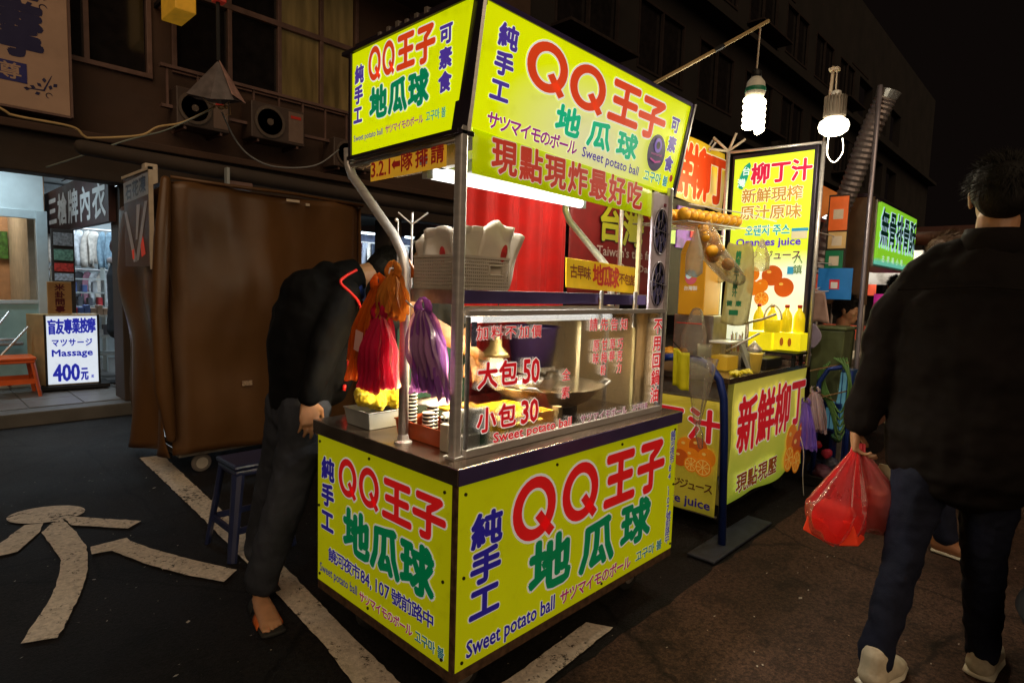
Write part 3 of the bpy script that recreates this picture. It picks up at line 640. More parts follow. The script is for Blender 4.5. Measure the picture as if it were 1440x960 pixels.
stool((-.12, 7.35, .12), .42, .30, orange_pl, 'orange plastic stool behind the massage signboard by the shop door')
fc = thing('folding_chair', 'silver tubular folding chair leaning among the orange stools', 'chair', (-.45, 6.9, .12))
obj('frame', MB().tube([(-.75, 6.9, .14), (-.25, 6.75, .95)], .012).tube([(-.25, 6.95, .14), (-.7, 6.8, .62)], .012).tube([(-.8, 6.75, .66), (-.2, 6.75, .66)], .014).tube([(-.62, 6.7, .14), (-.12, 6.6, .8)], .012), MT['steel'], fc, smooth=True)
obj('seat', MB().box(-.8, -.15, 6.7, 6.95, .60, .63), M('grey_seat', (.2, .2, .2), .6), fc, bevel=.01)

# ================================================================== THE SWEET POTATO BALL CART
L_, Wd, ZC = 1.297, .806, .777
YEL = (.60, .68, .0); YLO = (.47, .485, .002)
cart = thing('food_cart', 'yellow sweet potato ball cart with lit sign boards, glass case and steel counter', 'food cart', (.65, .4, 0))
MT['sign_hi'] = sign_mat('lit_yellow_sign', YEL, .92)
MT['sign_hi_r'] = sign_mat('lit_yellow_sign_long', YEL, .95, pale=((.05, -.37, 1.88), (.52, .4, .24), (.62, .62, .32)))  # paler middle is the tube's glow painted into the colour
MT['sign_lo'] = sign_mat('yellow_base_panel', YLO, .41)  # base panels hold no lamp; a weak glow is put into their material
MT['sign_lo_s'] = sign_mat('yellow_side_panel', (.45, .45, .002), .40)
WH = ink('white_outline_lit', (.70, .72, .62), .75); WHl = ink('white_outline', (.60, .58, .54), .34)
RED = ink('lit_red', (.60, .045, .008), .8); REDl = ink('print_red', (.60, .010, .010), .34)
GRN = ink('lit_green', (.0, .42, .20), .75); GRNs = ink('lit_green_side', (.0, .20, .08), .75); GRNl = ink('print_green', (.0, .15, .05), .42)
NAV = ink('lit_navy', (.07, .035, .30), .7); NAVl = ink('print_navy', (.018, .012, .20), .42); PUR = ink('lit_purple', (.30, .02, .22), .7); PURl = ink('print_purple', (.30, .015, .10), .42)
TEAL = ink('lit_teal', (.02, .28, .30), .7); TEALl = ink('print_teal', (.01, .12, .13), .42)
screwm = M('screw_head', (.05, .04, .03), .5, .5)
# base panels
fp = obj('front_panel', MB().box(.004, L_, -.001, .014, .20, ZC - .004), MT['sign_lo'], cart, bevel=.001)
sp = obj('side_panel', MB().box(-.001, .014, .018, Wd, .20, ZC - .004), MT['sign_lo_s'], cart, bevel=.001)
obj('back_panel', MB().box(.02, L_, Wd - .01, Wd, .20, ZC - .004), MT['steel_worn'], cart)
obj('end_panel', MB().box(L_ - .012, L_ + .001, .016, Wd - .012, .20, ZC - .004), MT['steel_worn'], cart)
obj('corner_trim', MB().box(-.004, .003, -.004, .017, .195, ZC - .003), MT['rust'], cart)
obj('base_frame', MB().box(.0, L_, .0, .03, .165, .197).box(.0, L_, Wd - .03, Wd, .165, .197).box(.0, .03, .031, Wd - .031, .165, .197).box(L_ - .03, L_, .031, Wd - .031, .165, .197), MT['rust'], cart)
obj('floor_plate', MB().box(.03, L_ - .03, .03, Wd - .03, .198, .21), MT['black_metal'], cart)
screw0 = None
def screw(x, y, z, ax, par):
    c = (x, y, z)
    mb = MB().lathe([(.0055, -.0025), (.0055, .001), (.003, .0028)] if ax == 'x' else [(.0055, -.0025), (.0055, .001), (.003, .0028)], c, 8, ax)
    return obj('screw', mb, screwm, par)
for (x, z) in ((.03, .745), (.03, .49), (.03, .225), (.45, .752), (.85, .755), (1.27, .75), (.75, .222), (1.28, .225), (1.28, .5)): screw(x, -.004, z, 'y', fp)
for (y, z) in ((.785, .75), (.45, .757), (.05, .745), (.05, .47), (.05, .225), (.45, .225), (.785, .23), (.79, .5)): screw(-.004, y, z, 'x', sp)
pF = ((0, -.001, 0), (1, 0, 0), (0, 0, 1), (0, -1, 0)); pS = ((-.001, 0, 0), (0, -1, 0), (0, 0, 1), (-1, 0, 0))
lettering(fp, pF, [('q', .236, .452, .515, .732), ('q', .488, .702, .515, .732)], REDl, WHl, .0, .085)
lettering(fp, pF, [('c', '王子', (.850, .618), (1.083, .62), .185, .205)], REDl, WHl, .050, .045)
lettering(fp, pF, [('c', '地', (.437, .402), (.437, .402), .19, .175), ('c', '瓜', (.713, .391), (.713, .391), .19, .17), ('c', '球', (.983, .402), (.983, .402), .19, .165)], GRNl, WHl, .055, .04)
lettering(fp, pF, [('c', '純手工', (.124, .613), (.121, .385), .112, .098)], NAVl, WHl, .055, .04)
lettering(fp, pF, [('s', 'Sweet potato ball', .050, .466, .212, .282), ('c', '饒河夜市84,107號前路中', (1.257, .727), (1.252, .252), .036, .036)], NAVl, WHl, .022, .035)
lettering(fp, pF, [('c', 'サツマイモのボール', (.522, .252), (.93, .246), .046, .05)], PURl, WHl, .03, .03)
lettering(fp, pF, [('s', '고구마 볼', .995, 1.205, .228, .27)], TEALl, WHl, .03, .035)
lettering(sp, pS, [('q', -.651, -.530, .584, .724), ('q', -.515, -.392, .584, .724)], REDl, WHl, .0, .085)
lettering(sp, pS, [('c', '王子', (-.291, .645), (-.125, .647), .14, .135)], REDl, WHl, .050, .045)
lettering(sp, pS, [('c', '地瓜球', (-.53, .461), (-.181, .461), .145, .15)], GRNl, WHl, .055, .04)
lettering(sp, pS, [('c', '純手工', (-.728, .652), (-.731, .452), .078, .078)], NAVl, WHl, .055, .04)
lettering(sp, pS, [('c', '饒河夜市', (-.693, .329), (-.530, .327), .050, .05), ('s', '84,', -.498, -.432, .296, .348), ('s', '107', -.405, -.325, .302, .348), ('c', '號前路中', (-.285, .325), (-.118, .324), .050, .05)], NAVl, WHl, .026, .035)
lettering(sp, pS, [('s', 'Sweet potato ball', -.785, -.522, .232, .276)], NAVl, None, .012)
lettering(sp, pS, [('c', 'サツマイモのボール', (-.49, .248), (-.215, .247), .031, .036)], PURl, WHl, .03, .03)
lettering(sp, pS, [('s', '고구마 볼', -.183, -.04, .225, .262)], TEALl, WHl, .03, .03)
# counter top with folded edge
ct = MB().box(-.012, L_ + .012, -.014, Wd + .02, ZC, ZC + .052)
obj('countertop', ct, MT['steel_top'], cart, bevel=.003)
obj('counter_edge', MB().box(-.008, L_ + .008, -.0175, -.0145, ZC + .002, ZC + .05), MT['purple_steel'], cart)
# castor wheels
for i, (x, y) in enumerate(((.16, .14), (1.16, .14), (.16, .66), (1.16, .66))):
    w = obj('wheel', MB().lathe([(.05, -.018), (.072, -.016), (.078, -.008), (.078, .008), (.072, .016), (.05, .018)], (x, y, .0785), 20, 'y'), MT['rubber'], cart, smooth=True)
    obj('hub', MB().lathe([(.045, -.02), (.02, -.023), (.02, .023), (.045, .02)], (x, y, .0785), 16, 'y'), MT['steel_worn'], w)
    obj('fork', MB().box(x - .02, x + .02, y - .032, y - .026, .07, .165).box(x - .02, x + .02, y + .026, y + .032, .07, .165).box(x - .03, x + .03, y - .032, y + .032, .158, .166), MT['black_metal'], w)
# posts
ZT = ZC + .052
obj('post', MB().box(.046, .076, .07, .10, ZT, 1.83), MT['steel'], cart, bevel=.006)
obj('post', MB().box(1.232, 1.254, .056, .078, ZT, 1.80), MT['steel'], cart, bevel=.005)
obj('post', MB().tube([(.045, .326, ZT), (.045, .326, 1.40), (.046, .345, 1.45), (.05, .40, 1.51), (.055, .665, 1.73), (.055, .69, 1.77), (.055, .695, 1.83)], .0165, 14), MT['steel'], cart, smooth=True)
obj('post', MB().tube([(1.235, .345, ZT), (1.235, .345, 1.42), (1.235, .37, 1.46), (1.235, .40, 1.49), (1.235, .61, 1.69), (1.235, .635, 1.74), (1.235, .64, 1.83)], .0165, 14), MT['steel'], cart, smooth=True)
obj('post_foot', MB().lathe([(.03, 0), (.03, .006), (.02, .012), (.017, .03)], (.045, .326, ZT), 16).box(.036, .086, .06, .11, ZT, ZT + .006), MT['steel'], cart)
obj('tie_bar', MB().tube([(.055, .09, 1.795), (.055, .69, 1.79)], .011).tube([(.055, .09, 1.775), (.055, .69, 1.765)], .008), MT['steel_worn'], cart, smooth=True)
# upper left sign box
ls = obj('side_sign', MB().add([(.04, .645, 1.800), (.04, .088, 1.806), (.04, .036, 2.147), (.04, .645, 2.142), (.10, .645, 1.800), (.10, .088, 1.806), (.10, .036, 2.147), (.10, .645, 2.142)],
      [(0, 1, 2, 3), (4, 7, 6, 5), (0, 4, 5, 1), (1, 5, 6, 2), (2, 6, 7, 3), (3, 7, 4, 0)]), MT['sign_hi'], cart)
fr = MB(); fr.obox((.065, .367, 2.153), (0, 1, 0), (1, 0, 0), (0, 0, 1), .68, .065, .013).obox((.065, .37, 1.792), (0, 1, -.01), (1, 0, 0), (0, 0, 1), .60, .065, .014).obox((.066, .655, 1.97), (0, 0, 1), (1, 0, 0), (0, 1, 0), .37, .064, .016)
obj('side_sign_frame', fr, MT['alu_dark'], cart, bevel=.002)
# corner column between the signs
cc = MB().loft([(.052, .088, 1.80), (.068, .030, 2.16)], [(.022, .022)] * 2, 4, side=(1, 1, 0), round_=False)
obj('corner_profile', cc, MT['alu_dark'], cart)
obj('corner_strip', MB().obox((.070, .046, 1.985), (0, -.16, 1), (.72, -.69, 0), (.69, .72, 0), .37, .026, .004), MT['steel'], cart)
pL = ((.04, 0, 0), (0, -1, 0), (0, 0, 1), (-1, 0, 0))
lettering(ls, pL, [('q', -.542, -.470, 2.024, 2.134), ('q', -.460, -.392, 2.024, 2.132)], RED, WH, 0, .085)
lettering(ls, pL, [('c', '王子', (-.333, 2.076), (-.234, 2.073), .080, .104)], RED, WH, .05, .045)
lettering(ls, pL, [('c', '地瓜球', (-.482, 1.947), (-.266, 1.949), .085, .095)], GRNs, WH, .055, .04)
lettering(ls, pL, [('c', '純手工', (-.598, 2.062), (-.606, 1.928), .046, .055), ('c', '可素食', (-.137, 2.077), (-.139, 1.942), .05, .052)], NAV, WH, .055, .04)
lettering(ls, pL, [('s', 'Sweet potato ball', -.630, -.455, 1.836, 1.862)], NAV, None, .012)
lettering(ls, pL, [('c', 'サツマイモのボール', (-.428, 1.853), (-.250, 1.856), .021, .026)], PUR, None, .02)
lettering(ls, pL, [('s', '고구마 볼', -.225, -.132, 1.844, 1.873)], TEAL, None, .02)
# long upper sign, leaning out
Vv = np.array([0, -.055, .335]); LL = np.linalg.norm(Vv); Vv = Vv / LL; Nv = np.array([0, -.335, -.055]) / LL
O_ = np.array([0, .085, 1.82])
def upP(u, v, d=0): return O_ + np.array([u, 0, 0]) + Vv * v * LL - Nv * d
def slab(quad, d0, d1):
    return MB().add([upP(u, v, d0) for u, v in quad] + [upP(u, v, d1) for u, v in quad], [(0, 1, 2, 3), (7, 6, 5, 4), (0, 4, 5, 1), (1, 5, 6, 2), (2, 6, 7, 3), (3, 7, 4, 0)])
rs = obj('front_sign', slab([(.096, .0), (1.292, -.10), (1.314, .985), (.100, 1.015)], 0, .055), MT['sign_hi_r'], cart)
obj('front_sign_frame', slab([(.085, 1.018), (1.318, .988), (1.318, 1.030), (.085, 1.062)], -.004, .06).add(slab([(1.294, -.13), (1.316, -.13), (1.336, 1.03), (1.316, .985)], -.004, .06).v, MB().box(0, 1, 0, 1, 0, 1).f), MT['purple_steel'], cart)
obj('front_sign_edge', slab([(1.318, -.13), (1.328, -.13), (1.350, 1.04), (1.338, 1.03)], -.006, .03), MT['steel'], cart)
pR = (O_, (1, 0, 0), Vv * LL, Nv)
# items are in (u metres, v fraction): stamp radii stay round by converting v to metres instead
pR = (O_, (1, 0, 0), Vv, Nv)
def fv(x): return x * LL
lettering(rs, pR, [('q', .287, .487, fv(.495), fv(.930)), ('q', .503, .708, fv(.475), fv(.905))], RED, WH, 0, .085)
lettering(rs, pR, [('c', '王子', (.838, fv(.682)), (1.035, fv(.660)), .178, fv(.415))], RED, WH, .05, .045)
lettering(rs, pR, [('c', '地', (.528, fv(.305)), (.528, fv(.305)), .115, fv(.25)), ('c', '瓜', (.714, fv(.28)), (.714, fv(.28)), .125, fv(.25)), ('c', '球', (.897, fv(.272)), (.897, fv(.272)), .12, fv(.25))], GRN, WH, .055, .04)
lettering(rs, pR, [('c', '純手工', (.197, fv(.81)), (.190, fv(.36)), .070, fv(.175)), ('c', '可素食', (1.215, fv(.700)), (1.222, fv(.235)), .058, fv(.165))], NAV, WH, .055, .04)
lettering(rs, pR, [('c', 'サツマイモのボール', (.180, fv(.100)), (.570, fv(.080)), .047, fv(.135))], PUR, WH, .03, .03)
lettering(rs, pR, [('s', 'Sweet potato ball', .628, 1.005, fv(-.005), fv(.125), -.03)], NAV, None, .018)
lettering(rs, pR, [('s', '고구마 볼', 1.048, 1.240, fv(-.035), fv(.085))], TEAL, WH, .03, .03)
def ell(cu, cv, ru, rv, n=24, a0=0, a1=2 * pi): return [(cu + ru * cos(a0 + (a1 - a0) * k / n), cv + rv * sin(a0 + (a1 - a0) * k / n)) for k in range(n)]
stamp('oval_sticker', rs, pR, [('p', ell(1.109, fv(.31), .068, fv(.215)))], ink('sticker_dark', (.05, .03, .12), .35), 0, .0030, label='dark purple oval sticker')
stamp('sticker_ring', rs, pR, [('p', ell(1.112, fv(.40), .028, fv(.085)))], ink('sticker_violet', (.22, .12, .55), .5), 0, .0040)
stamp('sticker_ring', rs, pR, [('p', ell(1.112, fv(.40), .014, fv(.045)))], ink('sticker_black', (.01, .01, .02)), 0, .0045)
stamp('sticker_stripe', rs, pR, [('p', [(1.07, fv(.22)), (1.11, fv(.19)), (1.15, fv(.22)), (1.15, fv(.24)), (1.11, fv(.215)), (1.07, fv(.24))]), ('s', 'natural', 1.07, 1.15, fv(.28), fv(.31))], ink('sticker_pink', (.55, .06, .30), .5), 0, .0045)
stamp('red_dot', rs, pR, [('p', ell(1.262, fv(.075), .014, fv(.045)))], ink('dot_red', (.4, .03, .01), .5), 0, .003)
# roof
obj('roof', MB().box(.06, 1.31, .06, .66, 2.165, 2.185), MT['alu_dark'], cart)
obj('roof_underside', MB().box(.10, 1.29, .12, .65, 2.150, 2.163), MT['white_plastic'], cart)
obj('rear_fascia', MB().box(.10, 1.30, .645, .66, 1.83, 2.15), MT['alu_dark'], cart)
# clips on the tubular roof edge, seen against the dark
for i in range(6): obj('clip', MB().box(.055, .085, .50 - .05 * i, .515 - .05 * i, 2.16, 2.185 + .004 * (i % 3)), MT['steel_worn'], cart)
# fluorescent tubes under the roof
def fluor(x0, x1, y, z, r, mt_='fluor', par=None):
    f_ = obj('tube_fixture', MB().box(x0 - .03, x1 + .03, y - .022, y + .022, z + r + .002, z + r + .03), MT['fluor_case'], par, bevel=.003)
    obj('tube', MB().cyl((x0, y, z), (x1, y, z), r, 12), MT[mt_], f_, smooth=True)
    for x in (x0 - .012, x1 + .012): obj('tube_cap', MB().box(x - .012, x + .012, y - .012, y + .012, z - r, z + r), MT['grey_plastic'], f_)
    return f_
fluor(.08, .85, .25, 1.700, .018, par=cart); fluor(.22, .99, .20, 1.735, .018, par=cart)
light_area('tube_glow', (.53, .22, 1.675), .85, .04, 11, (1, .95, .86))
light_area('tube_glow_up', (.53, .30, 1.80), .85, .04, 1.2, (1, .95, .86), direction=(0, 0, 1))
obj('hanger_rod', MB().tube([(.10, .21, 1.735), (.10, .21, 2.15)], .004, 6).tube([(.95, .21, 1.76), (.95, .21, 2.15)], .004, 6), MT['steel'], cart)
# side tube behind left sign
obj('inner_panel', MB().box(.10, .13, .14, .50, 1.72, 1.80), MT['fluor_case'], cart)
# upper shelf
obj('shelf', MB().box(.08, 1.19, .11, .36, 1.322, 1.338), MT['steel_worn'], cart)
obj('shelf_edge', MB().box(.08, .80, .104, .1085, 1.298, 1.339), MT['purple_steel'], cart)
obj('shelf_edge', MB().box(.82, 1.15, .104, .1085, 1.296, 1.335), MT['purple_steel'], cart)
obj('shelf_side', MB().box(.074, .079, .11, .36, 1.295, 1.339), MT['steel_worn'], cart)
obj('shelf_bracket', MB().box(.80, .815, .09, .10, 1.20, 1.35).box(1.04, 1.06, .09, .10, 1.20, 1.35), MT['steel'], cart, bevel=.002)
obj('shelf_post', MB().box(1.135, 1.15, .14, .155, ZT, 1.79), M('cream_post', (.6, .5, .25), .5), cart)
# fan board on the right
fb = obj('fan_board', MB().box(1.105, 1.228, .064, .074, 1.275, 1.765), M('grey_fan_board', (.80, .74, .90), .45, var=.1, dirt=.3), cart, bevel=.002)
for cz in (1.607, 1.385):
    cx = 1.168; R = .054; Rz = .095
    d = MB(); n = 28
    d.add([(cx + R * cos(2 * pi * k / n), .0632, cz + Rz * sin(2 * pi * k / n)) for k in range(n)], [tuple(range(n))])
    fo = obj('fan_opening', d, M('fan_dark', (.012, .012, .03), .25, .4, var=.6, scale=12), fb)
    bl = MB()
    for k in range(7):
        a = 2 * pi * k / 7
        bl.add([(cx + r_ * cos(a + t_) * R, .0620 - dz, cz + r_ * sin(a + t_) * Rz) for r_, t_, dz in ((.2, 0, 0), (.92, .1, .001), (.92, .55, .0035), (.2, .7, .003))], [(0, 1, 2, 3)])
    obj('fan_blade', bl, M('fan_blue', (.16, .17, .42), .2, .3, var=.3), fo)
    gd = MB()
    for q in (.5, 1.0): 
        ring = [(cx + R * q * cos(2 * pi * k / 24), .0575, cz + Rz * q * sin(2 * pi * k / 24)) for k in range(25)]; gd.tube(ring, .0012 if q < 1 else .003, 5)
    gd.tube([(cx - R * 1.2, .056, cz + .012), (cx + R * 1.2, .056, cz - .006)], .0022, 5)
    for k in range(3): a = k * pi / 3 + .4; gd.tube([(cx + R * .2 * cos(a), .058, cz + Rz * .2 * sin(a)), (cx + R * cos(a), .058, cz + Rz * sin(a))], .0009, 4); gd.tube([(cx - R * .2 * cos(a), .058, cz - Rz * .2 * sin(a)), (cx - R * cos(a), .058, cz - Rz * sin(a))], .0009, 4)
    obj('fan_guard', gd, M('fan_wire', (.35, .33, .42), .4, .5), fo)
obj('switch', MB().box(1.19, 1.205, .058, .064, 1.715, 1.727), ink('switch_red', (.2, .02, .05)), fb)
# glass case
g1 = obj('glass_pane', MB().box(.086, 1.225, .060, .065, ZT + .026, 1.262), MT['glass'], cart)
fr = MB().box(.078, 1.232, .052, .072, ZT, ZT + .025).box(.078, 1.232, .053, .071, 1.262, 1.280)
obj('glass_frame', fr, MT['steel'], cart, bevel=.002)
obj('glass_frame', MB().box(.079, .090, .056, .069, ZT + .026, 1.261).box(1.215, 1.229, .054, .069, ZT + .026, 1.261), M('taped_aluminium', (.36, .38, .42), .35, .7, var=.4, scale=30, dirt=.5), cart, bevel=.002)
RG = ink('self_glowing_red_vinyl', (.70, .012, .018), .38); WG = ink('self_glowing_white_vinyl', (.76, .70, .64), .58)  # vinyl emits a little itself, standing in for light through the glass
pG = ((0, .0595, 0), (1, 0, 0), (0, 0, 1), (0, -1, 0))
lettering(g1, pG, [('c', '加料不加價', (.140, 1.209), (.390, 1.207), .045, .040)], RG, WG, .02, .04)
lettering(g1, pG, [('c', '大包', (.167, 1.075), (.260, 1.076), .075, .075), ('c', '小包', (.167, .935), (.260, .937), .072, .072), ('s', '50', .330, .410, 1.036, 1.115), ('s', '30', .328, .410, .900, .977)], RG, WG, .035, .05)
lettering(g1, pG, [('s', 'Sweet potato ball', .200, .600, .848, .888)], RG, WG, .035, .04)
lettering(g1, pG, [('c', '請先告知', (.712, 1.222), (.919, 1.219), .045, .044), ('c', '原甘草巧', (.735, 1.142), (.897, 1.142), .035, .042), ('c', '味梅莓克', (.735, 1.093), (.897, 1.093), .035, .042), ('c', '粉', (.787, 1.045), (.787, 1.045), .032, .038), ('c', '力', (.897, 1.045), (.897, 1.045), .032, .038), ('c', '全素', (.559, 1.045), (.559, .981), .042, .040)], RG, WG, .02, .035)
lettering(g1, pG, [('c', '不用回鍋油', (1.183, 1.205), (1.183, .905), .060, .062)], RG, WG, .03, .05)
lettering(g1, pG, [('c', 'サツマイモボール', (.672, .868), (.950, .866), .032, .034), ('s', '고구마볼', 1.01, 1.13, .855, .880)], ink('self_glowing_purple_vinyl', (.28, .02, .10), .3), WG, .02, .05)
obj('price_sticker', MB().box(.094, .118, .0595, .0598, 1.17, 1.245), M('blue_grey_sticker', (.12, .14, .25), .4, var=.8, scale=140), g1)
# case interior: steel end wall, back rail, light strip, tube
obj('case_end', MB().box(1.222, 1.228, .08, .60, ZT, 1.27), M('brown_steel', (.40, .28, .15), .35, .35, var=.3, scale=5, stretch=(1, 1, .3)), cart)
obj('case_back', MB().box(.94, 1.22, .60, .605, ZT, 1.27), M('brown_steel_c', (.36, .27, .16), .4, .3, var=.35, scale=4), cart)
obj('light_strip', MB().box(.925, .937, .285, .297, ZT, 1.25), M('cream_strip', (.7, .62, .4), .4), cart)
fluor(.16, .98, .17, 1.245, .013, par=cart)
light_area('case_tube_glow', (.57, .17, 1.225), .82, .03, 26, (1, .88, .64))
# heat lamp hanging in the case
t = thing('heat_lamp', 'glowing warm bulb hanging inside the glass case above the yellow tray', 'lamp', (.50, .36, 1.05))
obj('bulb', MB().lathe([(.004, -.045), (.03, -.035), (.038, -.01), (.03, .02), (.018, .04), (.016, .05)], (.50, .36, 1.055), 18), M('warm_bulb', (.9, .8, .5), .4, es=5, ecol=(1, .78, .38), var=0, bump=0), t, smooth=True)
obj('reflector', MB().lathe([(.055, .03), (.05, .045), (.026, .07), (.022, .12), (.012, .135)], (.50, .36, 1.055), 20), M('brass_shade', (.5, .36, .14), .3, .8), t, smooth=True)
obj('cord', MB().tube([(.50, .36, 1.18), (.50, .35, 1.32)], .003, 6), MT['black_metal'], t)
light_point('heat_lamp_glow', (.50, .33, .985), 16, (1, .66, .25), .03)

# wok on its ring, inside the case
t = thing('wok', 'big steel frying wok with two loop handles inside the glass case', 'wok', (.79, .345, ZT))
wc = (.79, .345, .955)
prof = [(.02, -.105), (.10, -.095), (.17, -.065), (.215, -.028), (.240, 0), (.244, .003), (.238, .003), (.21, -.024), (.165, -.058), (.10, -.086), (.02, -.096)]
obj('bowl', MB().lathe(prof, wc, 36), M('wok_steel', (.42, .33, .22), .33, .6, var=.35, scale=10, bump=.15, bscale=14), t, smooth=True)
obj('oil', MB().lathe([(.001, -.05), (.177, -.05), (.177, -.049), (.001, -.049)], wc, 30), M('frying_oil', (.45, .26, .05), .1, .2, var=.2), t, smooth=True)
for a in (3.6, 5.6, 0.6):
    c_, s_ = cos(a), sin(a); 
    obj('handle', MB().tube([(wc[0] + .242 * c_ - .04 * s_, wc[1] + .242 * s_ + .04 * c_, wc[2] - .004), (wc[0] + .268 * c_ - .03 * s_, wc[1] + .268 * s_ + .03 * c_, wc[2] + .018), (wc[0] + .268 * c_ + .03 * s_, wc[1] + .268 * s_ - .03 * c_, wc[2] + .018), (wc[0] + .242 * c_ + .04 * s_, wc[1] + .242 * s_ - .04 * c_, wc[2] - .004)], .006, 8), MT['steel'], t, smooth=True)
obj('burner_ring', MB().lathe([(.12, 0), (.135, .0), (.135, .05), (.12, .05)], (wc[0], wc[1], ZT + .001), 24), MT['black_metal'], t)
# drum of frying balls / strainers
t = thing('strainer', 'wire strainer resting across the wok with a wooden handle', 'strainer', (.70, .40, .96))
obj('basket', MB().lathe([(.02, -.04), (.06, -.03), (.075, 0), (.078, 0), (.062, -.034), (.02, -.044)], (.68, .37, .985), 20), MT['steel'], t, smooth=True)
obj('handle', MB().tube([(.70, .44, .987), (.74, .70, 1.02)], .007, 8), M('wood_handle', (.35, .2, .08), .6), t)
# yellow tray of sweet potato balls, box, paper bags
t = thing('ball_tray', 'bright yellow tray of fried sweet potato balls behind the glass', 'tray', (.43, .24, ZT))
yp = M('yellow_plastic', (.78, .50, .03), .35, var=.08)
obj('tray', MB().box(.27, .59, .13, .135, ZT + .004, ZT + .075).box(.27, .59, .37, .375, ZT + .004, ZT + .075).box(.27, .275, .136, .369, ZT + .004, ZT + .075).box(.585, .59, .136, .369, ZT + .004, ZT + .075).box(.276, .584, .136, .369, ZT + .004, ZT + .010), yp, t, bevel=.002)
ballm = M('fried_ball', (.80, .42, .04), .45, var=.25, scale=30, bump=.3)
k = 0; b0 = None
for i in range(10):
    for j in range(6):
        for l in range(2):
            if l == 1 and rnd.random() < .55: continue
            x = .295 + i * .030 + rnd.uniform(-.006, .006); y = .155 + j * .036 + rnd.uniform(-.006, .006); z = ZT + .028 + l * .026 + (.02 if x < .40 else 0)
            if b0 is None: b0 = obj('sweet_potato_ball', MB().ball((0, 0, 0), (.016, .016, .015), 8, 6), ballm, None, smooth=True, origin=(0, 0, 0)); b0.location = (x, y, z); b = b0
            else: b = b0.copy(); COL.objects.link(b); b.location = (x, y, z); b.rotation_euler = (rnd.uniform(0, 3), 0, rnd.uniform(0, 3))
            s_ = rnd.uniform(.85, 1.15); b.scale = (s_, s_, s_)
            tag(b, 'golden sweet potato balls heaped in the yellow tray behind the glass', 'fried ball', 'sweet potato balls in the yellow tray')
t = thing('paper_bag_box', 'white box of green printed paper bags at the near corner inside the glass', 'box', (.15, .15, ZT))
wp = M('white_paper', (.68, .66, .60), .6, var=.1)
obj('box', MB().box(.096, .215, .085, .20, ZT + .001, ZT + .060), wp, t, bevel=.004)
for i in range(7):
    mb = MB(); yy = .092 + i * .015
    mb.grid(lambda u, v: (.10 + u * .11 + .006 * sin(v * 3 + i), yy + .006 * sin(u * 5 + i) + v * .012, ZT + .05 + v * (.085 - i * .004) + .006 * sin(u * 7 + i * 2)), 6, 5)
    obj('paper_bag', mb, M('printed_bag_%d' % i if False else 'printed_bag', (.55, .56, .50), .7, var=.35, scale=30), t, smooth=True, solid=.0015)
obj('green_print', MB().box(.165, .195, .0835, .0845, ZT + .02, ZT + .075), M('green_print', (.02, .12, .05), .6, var=.5, scale=60), t)
tag(obj('yellow_box', MB().box(.30, .50, .10, .122, ZT + .001, ZT + .06), yp, None, bevel=.004), 'long flat yellow container directly behind the glass in front of the ball tray', 'box')
tag(obj('wooden_block', MB().box(.60, .625, .12, .15, ZT + .001, ZT + .085), M('pale_wood', (.55, .40, .20), .6), None, bevel=.003), 'small pale wooden block upright beside the yellow tray', 'block')
tag(obj('rolling_pin', MB().loft([(.40, .085, ZT + .012), (.62, .085, ZT + .012)], [.010, .010], 12), M('cream_stick', (.75, .66, .45), .5), None, smooth=True), 'cream coloured stick lying along the foot of the glass', 'stick')
# purple bucket on a stand behind wok
t = thing('bucket', 'dark purple plastic bucket behind the wok', 'bucket', (.82, .72, 1.0))
obj('body', MB().lathe([(.09, 0), (.115, .165), (.123, .168), (.123, .175), (.112, .175), (.088, .01)], (.86, .49, 1.012), 24), M('purple_plastic', (.018, .008, .06), .35), t, smooth=True)
t.location = (.86, .49, 1.012)
for c in t.children: 
    for v in c.data.vertices: v.co = v.co + Vector((.82, .72, 1.0)) - Vector((.86, .49, 1.012))
tag(obj('bucket_stand', MB().box(.74, .92, .40, .58, .992, 1.010).box(.75, .77, .41, .43, ZT, .991).box(.89, .91, .41, .43, ZT, .991).box(.75, .77, .55, .57, ZT, .991).box(.89, .91, .55, .57, ZT, .991), MT['steel_worn'], None), 'small steel stand carrying the purple bucket behind the wok', 'stand')

# banner, small hanging signs
bn = thing('banner', 'yellow strip banner with red characters hanging under the long lit sign', 'banner', (.63, .10, 1.69))
by = .096
mb = MB(); mb.grid(lambda u, v: (.115 + u * 1.03, by + .002 * sin(u * 20), 1.690 - .022 * u + v * .135), 24, 3)
obj('cloth', mb, sign_mat('banner_yellow', (.50, .58, .0), .55), bn, smooth=True, solid=.001)
lettering(bn, ((0, by - .003, 0), (1, 0, 0), (0, 0, 1), (0, -1, 0)), [('c', '現點現炸最好吃', (.248, 1.757), (1.003, 1.738), .098, .10)], ink('banner_red', (.50, .04, .02), .5), ink('banner_pale', (.75, .66, .55), .4), .035, .035, lift=.001)
t = thing('queue_sign', 'small orange sign with red handwriting 3.2.1 hanging under the left sign', 'sign', (.055, .34, 1.70))
qb = obj('board', MB().obox((.052, .342, 1.7375), (0, -1, .012), (0, 0, 1), (-1, 0, 0), .40, .072, .003), M('orange_board', (.62, .32, .02), .5, var=.12, es=.42), t)  # board emits a little in place of the tube light behind it
stamp('lettering', t, ((.0495, 0, 0), (0, -1, .012), (0, 0, 1), (-1, 0, 0)), [('s', '3.2.1', -.535, -.425, 1.718, 1.766), ('c', '隊排請', (-.335, 1.745), (-.18, 1.748), .055, .055),
      ('p', [(-.415, 1.745), (-.40, 1.758), (-.40, 1.752), (-.37, 1.752), (-.37, 1.737), (-.40, 1.737), (-.40, 1.730)])], ink('hand_red', (.42, .02, .015), .15), .03, .001)
